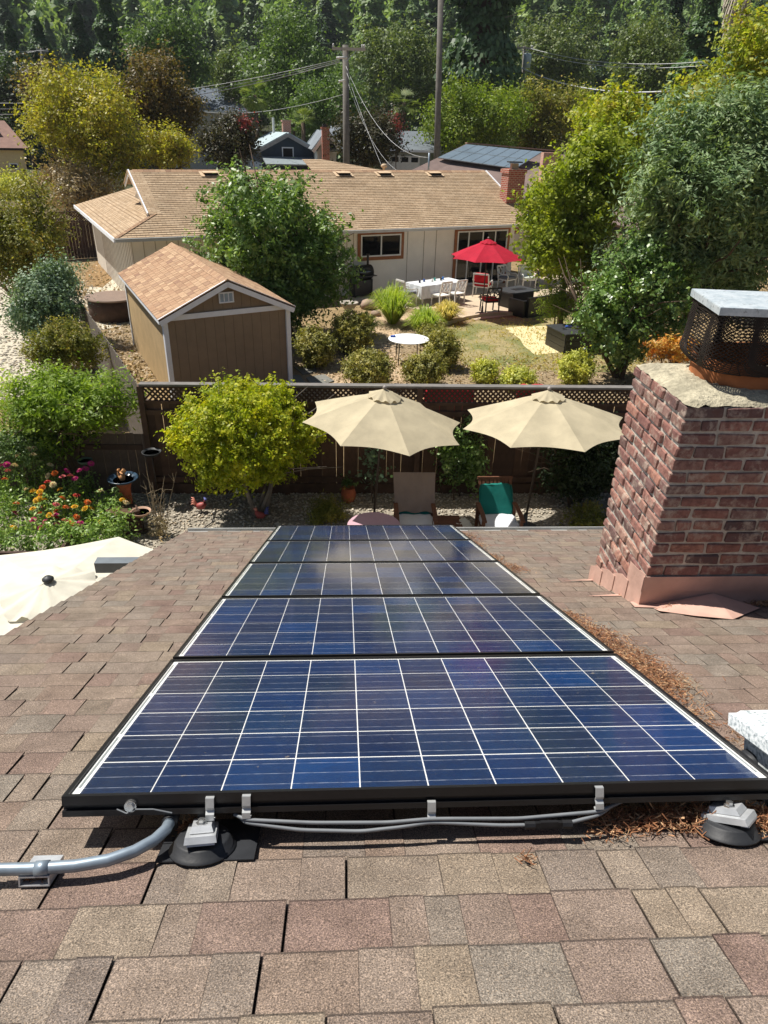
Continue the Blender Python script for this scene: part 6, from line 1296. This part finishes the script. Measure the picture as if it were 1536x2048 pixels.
part('chimney', MB().box((w*.06,2.5,r+.1), (.6,.6,1.4)).box((w*.06,2.5,r+.85), (.7,.7,.12)), fbrick_mat('brick_c', S(176,110,90), S(150,90,76), 0), tC); part('plumbing_vent', MB().tube([(-w*.05,6,r-.5),(-w*.05,6,r+1.1)], .09, 8), M_WHITE, tC)
tD, e, r, w = far_house('grey roofed house with white gable trim and brick chimney', 626, 684, 302, 262, 54, 8, .12, S(126,134,142), S(206,206,202), gable='y', trim=M_WHITE, wins=((.18,-.2,.9,.5),))
part('chimney', MB().box((-w*.08,-.35,(e+r)/2-.6), (.5,.5,r-e+1.6)).box((-w*.08,-.35,r+.18), (.6,.6,.1)), fbrick_mat('brick_d', S(190,96,66), S(164,78,56), 0), tD); part('chimney_cap', MB().box((-w*.08,-.35,r+.32), (.4,.4,.2)), M_DGREY, tD)
part('side_roof', MB().slab([(w*.1,0,e+.1),(w*1.6,0,e-.2),(w*1.6,5,e+1.4),(w*.1,5,e+1.6)], .1), roofm('side_grey', S(122,130,138)), tD)
far_house('grey sided garage with small-paned white door', 770, 868, 300, 262, 58, 9, -.25, S(104,112,118), S(164,170,164), gable='x', wins=(), door=(-.20,1.35,3.0,1.9))
far_house('slate grey house half hidden by the yellow-green tree', 1128, 1210, 232, 204, 92, 9, -.1, S(92,98,108), S(120,112,110), wins=((.0,1.6,.8,1.2),(.25,1.6,.8,1.2)))
# house with the distant solar array
q = [Vector(ony(*p)) for p in ((790,356,41.0),(1330,470,37.0),(1330,322,50.5),(932,288,46.5))]
t = thing('house', 'brown roofed house carrying a grey-blue solar array', 'house', (q[0].x,q[0].y,hz(q[0].x,q[0].y)), group='houses beyond the gardens')
n_ = (q[1]-q[0]).cross(q[3]-q[0]).normalized(); n_ = n_ if n_.z > 0 else -n_
wpart('roof', MB().slab([q[0],q[1],q[2],q[3]], .12), roofm('roof_brown_solar', S(128,110,104)), t)
back = [q[3]+Vector((3.5,7,-2.2)), q[2]+Vector((3.5,7,-2.2))]; wpart('rear_roof', MB().slab([q[3],q[2],back[1],back[0]], .12), roofm('roof_brown_solar', S(128,110,104)), t)
wpart('ridge_cap', MB().bar(q[3]+n_*.06, q[2]+n_*.06, .3,.06), plain('ridge_tan', S(168,136,122), .8), t)
m = MB(); m.prism([(q[0].x+.6,q[0].y+.5),(q[1].x-.5,q[1].y+.6),(q[2].x,q[2].y),(q[3].x+.5,q[3].y)], ZG, min(p.z for p in q)-.1); wpart('wall', m, M_HWALL, t)
c4 = []
for px_, py_ in ((874,320),(1030,342),(1084,308),(932,293)):
    r_ = ray(px_, py_); tt = float(((np.array(q[0])-CAM)@np.array(n_))/(r_@np.array(n_))); c4.append(Vector(CAM+r_*tt)+n_*.14)
M_FPV = plain('far_panel_blue', S(112,128,140), .3, .0, var=.12, scale=1.2, spec=.8); M_FPVF = plain('far_panel_frame', S(150,160,166), .5)
for i in range(7):
    for j in range(2):
        B_ = lambda s, u: c4[0].lerp(c4[1], s).lerp(c4[3].lerp(c4[2], s), u)
        s0, s1, u0, u1 = i/7+.004, (i+1)/7-.004, j/2+.008, (j+1)/2-.008; pp = [B_(s0,u0), B_(s1,u0), B_(s1,u1), B_(s0,u1)]; cen = sum(pp, Vector())/4
        tt_ = thing('solar_panel', 'small grey-blue solar panel in the array on the distant brown roof', 'solar panel', cen, group='panels of the distant solar array')
        wpart('frame', MB().slab(pp, .05), M_FPVF, tt_); ip = [cen+(p-cen)*.965+n_*.006 for p in pp]; wpart('glass', MB().slab(ip, .004), M_FPV, tt_)
def post_box(px0, px1, pyt, Y, h, par, nm, mat, dep=.6):
    a, b_ = ony(px0, pyt, Y), ony(px1, pyt, Y); m = MB(); m.prism([(a[0],Y),(b_[0],Y),(b_[0],Y+dep),(a[0],Y+dep)], a[2]-h, a[2]); wpart(nm, m, mat, par)
post_box(1088, 1122, 305, 41.5, 4, t, 'chimney', fbrick_mat('brick_pink', S(200,150,128), S(184,128,108), 0))
# white van behind the roof
p = ony(386, 345, 47); zb = hz(p[0], p[1]); t = thing('parked_van', 'white van parked behind the beige house', 'van', (p[0],p[1],zb), rotz=.4)
prof = [(-2.2,.35),(2.2,.35),(2.25,.9),(1.7,1.05),(1.15,1.85),(-2.15,1.9),(-2.25,1.2)]; m = MB(); k = len(prof); m.add([(x,-.85,z) for x, z in prof]+[(x,.85,z) for x, z in prof], [tuple(range(k)), tuple(range(2*k-1,k-1,-1))]+[(i,k+i,k+(i+1)%k,(i+1)%k) for i in range(k)]); part('body', m, M_WHITE, t)
m = MB(); m.slab([(1.72,-.75,1.09),(1.72,.75,1.09),(1.2,.75,1.8),(1.2,-.75,1.8)], -.02); part('windscreen', m, M_DARKROOM, t); part('side_window', MB().box((.5,-.86,1.45),(1.1,.03,.5)), M_DARKROOM, t)
for x in (-1.4,1.4):
    for y in (-.8,.8): part('wheel', MB().tube([(x,y-.1,.33),(x,y+.1,.33)], .33, 16), M_BLACKP, t)
# street at the left
sx = [ony(x, y, Y) for x, y, Y in ((-200,400,44),(82,395,44),(82,372,58),(-200,376,58))]
m = MB(); m.add([(x, y, hz(x, y)+.03) for x, y in ((-60,43),(-16,43),(-19,49),(-60,49))], [(0,1,2,3)]); tag(part('street', m, plain('asphalt_pale', S(150,150,150), .9, var=.1)), kind='structure')
m = MB(); m.bar((-60,49.1,hz(-30,49)+.06),(-18,49.1,hz(-30,49)+.06),.3,.15); tag(part('kerb', m, M_CONC), kind='structure')
m = MB(); m.add([(x, y, hz(x, y)+.028) for x, y in ((-60,49.3),(-18,49.3),(-18,53),(-60,53))], [(0,1,2,3)]); tag(part('front_garden_strip', m, M_SOIL), kind='structure')

# ================================================================ poles and wires
M_PW = plain('pole_wood', S(112,108,102), .9, var=.2, scale=4, bump=.3, bscale=14); M_WIRE = plain('wire_aluminium', S(200,202,204), .5, .2); M_PORC = plain('porcelain', S(214,214,210), .3)
def pole(label, px_, pyt, Y, rad=.15, arm=None, pxb=None, extra=None, top=None):
    a = ony(px_, pyt, Y); zb = hz(a[0], a[1])-.1; xb = ony(pxb or px_, 320, Y)[0]; t = thing('utility_pole', label, 'utility pole', (xb, Y, zb), group='wooden poles carrying the wires')
    wpart('shaft', MB().tube([(xb,Y,zb),(a[0],Y,a[2])], [rad*1.15,rad*.85], 12), M_PW, t, True)
    if arm:
        l, r2 = ony(arm[0], arm[2], Y-.2), ony(arm[1], arm[3], Y-.2); wpart('crossarm', MB().bar(l, r2, .12,.14), plain('weathered_arm', S(170,166,158), .9), t); mid = (l+r2)/2
        for s_ in (-.45,.45): wpart('brace', MB().bar(mid+(r2-l)*s_*.6, (a[0],Y-.15,mid[2]-.65), .04,.03), M_STEEL, t)
        for s_ in (-.46,.40,.46): q = mid+(r2-l)*s_; wpart('insulator', MB().lathe([(.03,.06),(.06,.1),(.04,.14),(.06,.18),(.03,.24),(0.0,.25)], 8, q), M_PORC, t, True)
    return t, a
tP, aP = pole('wooden pole with crossarm and guy wires behind the beige roof', 691, 90, 47, .20, (664,731,97,99), 694)
q = ony(683, 163, 46.6); wpart('lamp_arm', MB().tube([(aP[0],47,q[2]-.1),(q[0]+.15,46.8,q[2]+.08),(q[0]-.15,46.7,q[2])], [.03,.04,.07], 8), M_PORC, tP, True)
q = ony(682, 116, 46.5); wpart('strain_insulator', MB().tube([(q[0]-.25,46.5,q[2]),(q[0]+.35,46.7,q[2]+.05)], .06, 8), M_PORC, tP, True)
pole('very tall bare wooden pole beside the redwood', 883, -60, 50, .19, None, 878)
pole('dark pole with crossarm above the golden tree', 83, 96, 88, .16, (73,97,100,103), 90)
tT, aT = pole('dark pole carrying a grey transformer can', 1049, 92, 76, .17, (1034,1066,95,97), 1043)
q = ony(1053, 133, 75.6); wpart('transformer', MB().lathe([(.0,-.1),(.36,-.1),(.36,.9),(.30,1.0),(0.0,1.05)], 16, q), plain('transformer_grey', S(176,196,206), .4), tT, True); wpart('crossarm', MB().bar(ony(1022,162,75.8), ony(1068,161,75.8), .14,.16), M_PORC, tT)
tS, aS = pole('slim distant pole with small transformer above the slate house', 1184, 121, 104, .16, (1178,1192,124,125), 1176)
q = ony(1188, 143, 103.6); wpart('transformer', MB().lathe([(.0,-.4),(.3,-.4),(.3,.5),(0.0,.6)], 12, q), plain('transformer_grey', S(176,196,206), .4), tS, True)
def wire(label, A_, B_, sag, r=.022, mat=M_WIRE):
    r *= .62
    a, b_ = ony(*A_), ony(*B_); P = [a+(b_-a)*s-np.array([0,0,sag*4*s*(1-s)]) for s in np.linspace(0,1,15)]; single('power_line', MB().tube(P, r, 5), mat, label, 'wire', 'wires strung between the poles', True)
wire('upper wire running from the crossarm pole over the bronze trees', (680,118,46.8), (-260,190,58), 1.2); wire('middle wire running from the crossarm pole over the bronze trees', (680,121,46.8), (-260,203,58), 1.25); wire('thick lowest wire running from the crossarm pole over the bronze trees', (680,124,46.8), (-260,215,58), 1.3, .032)
wire('service wire from the crossarm pole to the dark grey hip roof', (690,188,46.9), (395,222,70), .5, .022); wire('slack drop wire from the crossarm pole to the beige roof mast', (690,128,46.9), (857,315,38.5), 1.2, .015); wire('taut guy wire from the crossarm pole down behind the beige roof', (692,140,46.9), (766,338,42), .15, .015); wire('second drop wire beside the taut guy wire', (694,160,46.9), (800,345,41), .8, .011)
wire('top wire crossing above the golden tree to the dark pole', (-60,104,86), (97,100,87.8), .1, .03); wire('second wire just below the top wire at the dark pole', (-60,110,86), (75,102,87.8), .2, .03); wire('thin wire passing behind the pinkish brown roof', (-60,232,78), (60,234,80), .1, .03)
wire('bundled cable sweeping from the transformer pole to the yellowing maple', (1043,136,75.7), (1400,176,52), .9, .085); wire('thin high wire from the transformer pole towards the yellowing maple', (1062,97,75.7), (1420,122,60), .6, .034); wire('thin high wire just below the uppermost at the transformer pole', (1036,98,75.7), (1420,130,62), .7, .034)

# ================================================================ trees beyond
def gtree(name, label, px_, py_, Y, rx, ry, mt, seed, n=900, per=13, leaf=.22, **kw):
    c, r = pxcrown(px_, py_, Y, rx, ry); kw.setdefault('size', (.26,.42)); kw.setdefault('fill', .72)
    return tree(name, label, 'tree', c, r, (c[0],c[1],hz(c[0],c[1])-.05), LEAF[mt], seed, nclump=n, per=per, leaf=(leaf,leaf*.6), spread=leaf*1.6, nl=kw.pop('nl', 24), rad=kw.pop('rad', .2), limbs=6, **kw)
gtree('autumn_tree', 'big golden autumn tree beside the beige house', 178, 262, 43, 128, 128, 'gold', 201, 3000, 15, .15, nl=34, bark=M_BARKG)
gtree('autumn_tree', 'low grey twiggy tree with russet leaves under the golden tree', 150, 375, 41, 92, 58, 'grey', 202, 900, 13, .13, nl=20, bark=M_BARKG)
gtree('autumn_tree', 'bronze and green tree right of the golden tree', 318, 205, 50, 80, 86, 'rust', 203, 2000, 14, .17); gtree('autumn_tree', 'small golden tree at the roof corner under the bronze tree', 335, 300, 42, 52, 50, 'gold', 204, 700, 13, .14); gtree('autumn_tree', 'russet tree peeping out behind the golden tree top', 95, 178, 54, 60, 48, 'rust', 205, 700, 13, .18)
gtree('crape_myrtle', 'dark bronze tree in front of the dark grey hip roof', 456, 280, 47, 60, 48, 'darkred', 206, 1300, 14, .16); gtree('crape_myrtle', 'dark bronze tree below the crossarm pole guy wires', 735, 285, 50, 70, 62, 'darkred', 207, 1300, 14, .16)
gtree('flower_cluster', 'small red flowering top beside the dark bronze tree', 487, 245, 46.4, 14, 12, 'red', 208, 60, 8, .12, nl=4, rad=.05); gtree('flower_cluster', 'small red flowering top by the garage', 795, 250, 49.4, 10, 16, 'red', 209, 50, 8, .12, nl=4, rad=.05)
gtree('round_tree', 'bright green round tree above the bronze tree', 338, 112, 84, 88, 66, 'green', 210, 1500, 14, .3); gtree('oak_tree', 'tall deep green tree left of the crossarm pole', 585, 140, 80, 118, 100, 'green', 211, 1750, 14, .28); gtree('oak_tree', 'grey-green spreading oak right of the crossarm pole', 805, 150, 92, 105, 92, 'oak', 212, 1550, 14, .3); gtree('oak_tree', 'dark shrubby tree behind the fan palms', 660, 215, 70, 75, 60, 'green', 213, 1100, 13, .24)
gtree('privet_tree', 'broad olive green tree behind the solar roof', 950, 245, 58, 122, 78, 'privet', 214, 2000, 15, .19); gtree('privet_tree', 'browner olive tree beside the transformer pole', 1095, 238, 60, 70, 80, 'olive', 215, 1300, 14, .2)
gtree('evergreen_tree', 'dark rounded evergreen under the bundled cable', 1290, 130, 80, 90, 80, 'oak', 216, 1500, 14, .28); gtree('oak_tree', 'soft green oak behind the transformer pole', 1130, 110, 100, 110, 80, 'oak', 217, 1500, 14, .32); gtree('shrub', 'pale yellow-green shrub above the slate house', 1150, 198, 90, 26, 14, 'ygreen', 218, 240, 10, .22, nl=8)
gtree('shrub', 'leafy hedge in front of the pinkish brown roofed house', 35, 372, 51, 60, 16, 'varieg', 219, 420, 10, .16, nl=12); gtree('shrub', 'small green shrub at the house chimney foot', 1075, 400, 34, 22, 22, 'green', 220, 240, 10, .12, nl=8, rad=.06)
gtree('oak_tree', 'shadowy tree mass behind the pinkish brown roof', 40, 190, 74, 90, 60, 'dark', 221, 1000, 13, .28); gtree('oak_tree', 'green tree between the dark grey roof and the fan palm', 470, 160, 88, 60, 60, 'oak', 222, 900, 13, .28)
def fan_palm(label, px_, py_, Y, rpx, seed, skirt=False):
    c = ony(px_, py_, Y); s = 1/pxm(c); R_ = rpx*s; zb = hz(c[0], c[1]); rg = np.random.default_rng(seed); t = thing('fan_palm', label, 'palm', (c[0],c[1],zb), group='fan palms among the houses'); H = c[2]-zb
    part('trunk', MB().tube([(0,0,0),(.05,0,H*.5),(0,0,H)], [.22,.18,.16], 8), M_BARK, t, True); V = []; F = []
    for k in range(34 if skirt else 26):
        a, e = rg.uniform(0,6.28), (rg.uniform(-1.2,1.1) if skirt else rg.uniform(-.5,1.2)); d = np.array([math.cos(a)*math.cos(e), math.sin(a)*math.cos(e), math.sin(e)]); st_ = np.array([0,0,H])+d*R_*.45; sd_ = np.cross(d,[0,0,1]); sd_ /= np.linalg.norm(sd_)
        for j in range(11):
            b2 = (j-5)*.24; dd_ = d*math.cos(b2)+sd_*math.sin(b2); w_ = np.cross(dd_, np.cross(d, sd_))*.035*R_; tip = st_+dd_*R_*.6-np.array([0,0,.10*R_*rg.random()]); o_ = len(V); V += [st_-w_*.3, st_+dd_*R_*.35+w_, tip, st_+dd_*R_*.35-w_]; F.append((o_,o_+1,o_+2,o_+3))
        o_ = len(V); w_ = sd_*.012*R_; V += [np.array([0,0,H])-w_, np.array([0,0,H])+w_, st_+w_, st_-w_]; F.append((o_,o_+1,o_+2,o_+3))
    place('fronds', npmesh('fronds', V, F, LEAF['palm']), t)
fan_palm('young fan palm behind the white trimmed gable', 606, 243, 62, 30, 1); fan_palm('shaggy tall fan palm beside the dark grey roof', 510, 190, 66, 34, 2, True); fan_palm('shaggy fan palm right of the crossarm pole', 808, 205, 70, 34, 3, True)
# grey palm trunk cut by the top edge
a, b_ = ony(1478, 60, 40), ony(1482, -60, 40); t = thing('palm_trunk', 'pale shaggy palm trunk above the yellowing maple', 'palm', (a[0],a[1],hz(a[0],a[1]))); m = MB(); m.tube([(a[0],40,hz(a[0],40)), tuple(a), tuple(b_)], [.28,.32,.38], 12); wpart('trunk', m, M_BARKG, t, True); m = MB(); rg = np.random.default_rng(5)
for k in range(120): q = a+(b_-a)*rg.random(); th = rg.uniform(0,6.28); o_ = np.array([math.cos(th),math.sin(th),0])*.4; m.bar(q+o_*1.2, q+o_*1.5-np.array([0,0,rg.uniform(.5,1.1)]), .06,.02)
wpart('dead_skirt', m, plain('dead_frond', S(196,186,170), .9), t)
# conifers
def conifer_mesh(nm, seed, n, mat, R_=.19, droop=.12, sparse=0.0, lw=(.085,.03)):
    rg = np.random.default_rng(seed); lev = 22; tt = rg.random(n)**.8*.94+.05; tt = (np.floor(tt*lev)+.5+rg.normal(0,.2,n))/lev; tt = np.clip(tt,.03,.995); rad = R_*(1-tt)**.75*rg.uniform(.35,1.0,n)**.5*(1+.25*np.sin(tt*40+seed)); th = rg.uniform(0,6.28,n); out = np.stack([np.cos(th),np.sin(th),np.zeros(n)],1)
    c = out*rad[:,None]+np.stack([0*tt,0*tt,tt-rad*droop],1); nr = out*.5+np.array([0,0,.9])+rg.normal(0,.35,(n,3)); nr /= np.linalg.norm(nr,axis=1,keepdims=True)
    t_ = out+rg.normal(0,.35,(n,3))-np.array([0,0,droop]); t_ -= nr*(t_*nr).sum(1,keepdims=True); t_ /= np.linalg.norm(t_,axis=1,keepdims=True); b_ = np.cross(nr,t_); sc_ = (.55+.6*(1-tt))[:,None]; l, w_ = lw[0]*sc_*rg.uniform(.6,1.2,(n,1)), lw[1]*sc_*rg.uniform(.7,1.4,(n,1))
    V = np.stack([c-t_*l*.5, c+b_*w_, c+t_*l*.6, c-b_*w_],1).reshape(-1,3); F = np.arange(4*n).reshape(-1,4); mi = np.zeros(n,int)
    ang = np.arange(6)/6*6.283; tv = np.concatenate([np.stack([np.cos(ang)*.018,np.sin(ang)*.018,0*ang-.15],1), np.stack([np.cos(ang)*.003,np.sin(ang)*.003,0*ang+.95],1)]); o_ = len(V); V = np.concatenate([V,tv]); F = np.concatenate([F, np.array([[o_+j,o_+(j+1)%6,o_+6+(j+1)%6,o_+6+j] for j in range(6)])])
    return npmesh(nm, V, F, [mat, M_BARK], mi=np.concatenate([mi, np.ones(6,int)]))
def broad_mesh(nm, seed, n, mat, leaf=.07):
    rg = np.random.default_rng(seed); lb = lobes_in((0,0,.58), (.34,.34,.40), 16, rg, (.28,.44), .72); P, N = lobecloud(lb, n//10, 10, leaf*1.1, rg); V, F = leafquads(P, N, leaf, leaf*.65, rg)
    ang = np.arange(6)/6*6.283; tv = np.concatenate([np.stack([np.cos(ang)*.03,np.sin(ang)*.03,0*ang-.15],1), np.stack([np.cos(ang)*.012,np.sin(ang)*.012,0*ang+.7],1)]); o_ = len(V); V = np.concatenate([V,tv]); F2 = np.concatenate([F, np.array([[o_+j,o_+(j+1)%6,o_+6+(j+1)%6,o_+6+j] for j in range(6)])])
    return npmesh(nm, V, F2, [mat, M_BARK], mi=np.concatenate([np.zeros(len(F),int), np.ones(6,int)]))
BIG = [conifer_mesh('conifer_tree', 1, 15000, LEAF['con'], .24, lw=(.034,.012)), conifer_mesh('conifer_tree', 2, 15000, LEAF['con'], .21, lw=(.034,.012)), conifer_mesh('redwood', 3, 44000, LEAF['con'], .15, .2, lw=(.017,.0072))]
for px_, pyt, Y, H, k, lab in ((70,30,92,30,0,'dark conifer above the pinkish brown roof'),(150,10,96,32,1,'dark pointed conifer behind the golden tree'),(205,-30,92,36,0,'tallest dark conifer left of the round green tree'),(255,40,98,28,1,'narrow dark conifer beside the round green tree'),(15,40,88,26,1,'dark conifer at the far street side'),(1360,-30,95,36,0,'dark conifer right of the rounded evergreen'),(1430,-40,70,34,0,'dark conifer behind the palm trunk')):
    a = ony(px_, pyt, Y); zb = hz(a[0],a[1])-.2; o = place('conifer_tree', BIG[k], None, (a[0],a[1],zb), (0,0,px_), (a[2]-zb,)*3); tag(o, lab, 'tree', 'dark conifers behind the houses')
c = ony(958, 170, 74); t = thing('redwood', 'huge dark redwood behind the very tall bare pole', 'tree', (c[0],c[1],hz(c[0],c[1]))); place('crown', BIG[2], t, (0,0,6), (0,0,1), (24,24,42)); part('trunk', MB().tube([(0,0,0),(0,0,14),(0,0,30)], [.9,.7,.3], 10), plain('redwood_bark', S(84,62,52), .95, var=.3, scale=2, bump=.5, bscale=4), t, True)
part('side_limbs', trunk_mb((0,0,8),(0,0,20),(4,4,6),np.random.default_rng(4),.2,14), M_BARKG, t)
# wooded hillside
HM = [conifer_mesh('hill_conifer', 11, 5200, LEAF['con'], .25, lw=(.055,.022)), conifer_mesh('hill_conifer', 12, 5200, LEAF['con2'], .26, lw=(.055,.022)), broad_mesh('hill_oak', 13, 4600, LEAF['hill'], .042), broad_mesh('hill_oak', 14, 4600, LEAF['oak'], .042), conifer_mesh('hill_conifer', 15, 5200, LEAF['hill'], .22, lw=(.055,.022))]
rg = np.random.default_rng(77); spots = []
Y = 104.0
while Y < 275:
    half = .62*Y+12; x = -half+.06*Y+rg.uniform(0,5)
    while x < half+.06*Y: spots.append((x+rg.normal(0,1.5), Y+rg.normal(0,2.0))); x += rg.uniform(4.2,7.2)*(1+Y/600)
    Y += 5.2*(1+Y/500)
spots.sort(key=lambda p: p[1])
SV_, SF_, SM_ = [], [], []; off_ = 0; cnt = 0
lite = [conifer_mesh('x', 31, 420, LEAF['con'], .24, lw=(.15,.06)), conifer_mesh('x', 32, 420, LEAF['con2'], .25, lw=(.15,.06)), broad_mesh('x', 33, 420, LEAF['hill'], .10)]
lv = []
for m in lite: a_ = np.empty(len(m.vertices)*3, np.float32); m.vertices.foreach_get('co', a_); f_ = np.empty(len(m.loops), np.int32); m.loops.foreach_get('vertex_index', f_); lv.append((a_.reshape(-1,3), f_.reshape(-1,4)))
for i, (x, y) in enumerate(spots):
    z = hz(x, y)-.3; con = rg.random() < .5+.002*(y-104); gr = min(1.0, .52+max(0, y-104)/150); H = gr*(rg.uniform(13,21) if con else rg.uniform(9,13))
    if cnt < 285:
        k = int(rg.choice((0,1,4))) if con else int(rg.choice((2,3))); w_ = rg.uniform(.8,1.15)
        o = place('hill_conifer' if con else 'hill_oak', HM[k], None, (x,y,z), (0,0,rg.uniform(0,6.28)), (H*w_,H*w_,H)); cnt += 1
        tag(o, 'conifer standing in the wood on the far hillside' if con else 'broad oak standing in the wood on the far hillside', 'tree', 'conifers on the wooded hillside' if con else 'oaks on the wooded hillside')
    else:
        v_, f_ = lv[int(rg.choice((0,1))) if con else 2]; a_ = rg.uniform(0,6.28); c_, s_ = math.cos(a_), math.sin(a_); q = v_*H; SV_.append(np.stack([q[:,0]*c_-q[:,1]*s_+x, q[:,0]*s_+q[:,1]*c_+y, q[:,2]+z],1)); SF_.append(f_+off_); off_ += len(v_); SM_.append(np.full(len(f_), 0 if con else 1))
tag(place('hillside_wood', npmesh('hillside_wood', np.concatenate(SV_), np.concatenate(SF_), [LEAF['con2'], LEAF['hill']], mi=np.concatenate(SM_))), 'dense mixed wood covering the upper hillside', 'wood', kind='stuff')
for m in lite: bpy.data.meshes.remove(m)

# ================================================================ light summer haze
m = MB(); m.box((50, 235, 57), (1500, 640, 127)); o = part('haze', m, bpy.data.materials.new('haze_air')); tag(o, kind='stuff')
hm = o.data.materials[0]; hm.use_nodes = True; hm.node_tree.nodes.remove(hm.node_tree.nodes['Principled BSDF']); pv = hm.node_tree.nodes.new('ShaderNodeVolumePrincipled')
pv.inputs['Color'].default_value = (.86,.92,1,1); pv.inputs['Density'].default_value = .0002; pv.inputs['Anisotropy'].default_value = .2; hm.node_tree.links.new(pv.outputs[0], hm.node_tree.nodes['Material Output'].inputs['Volume'])
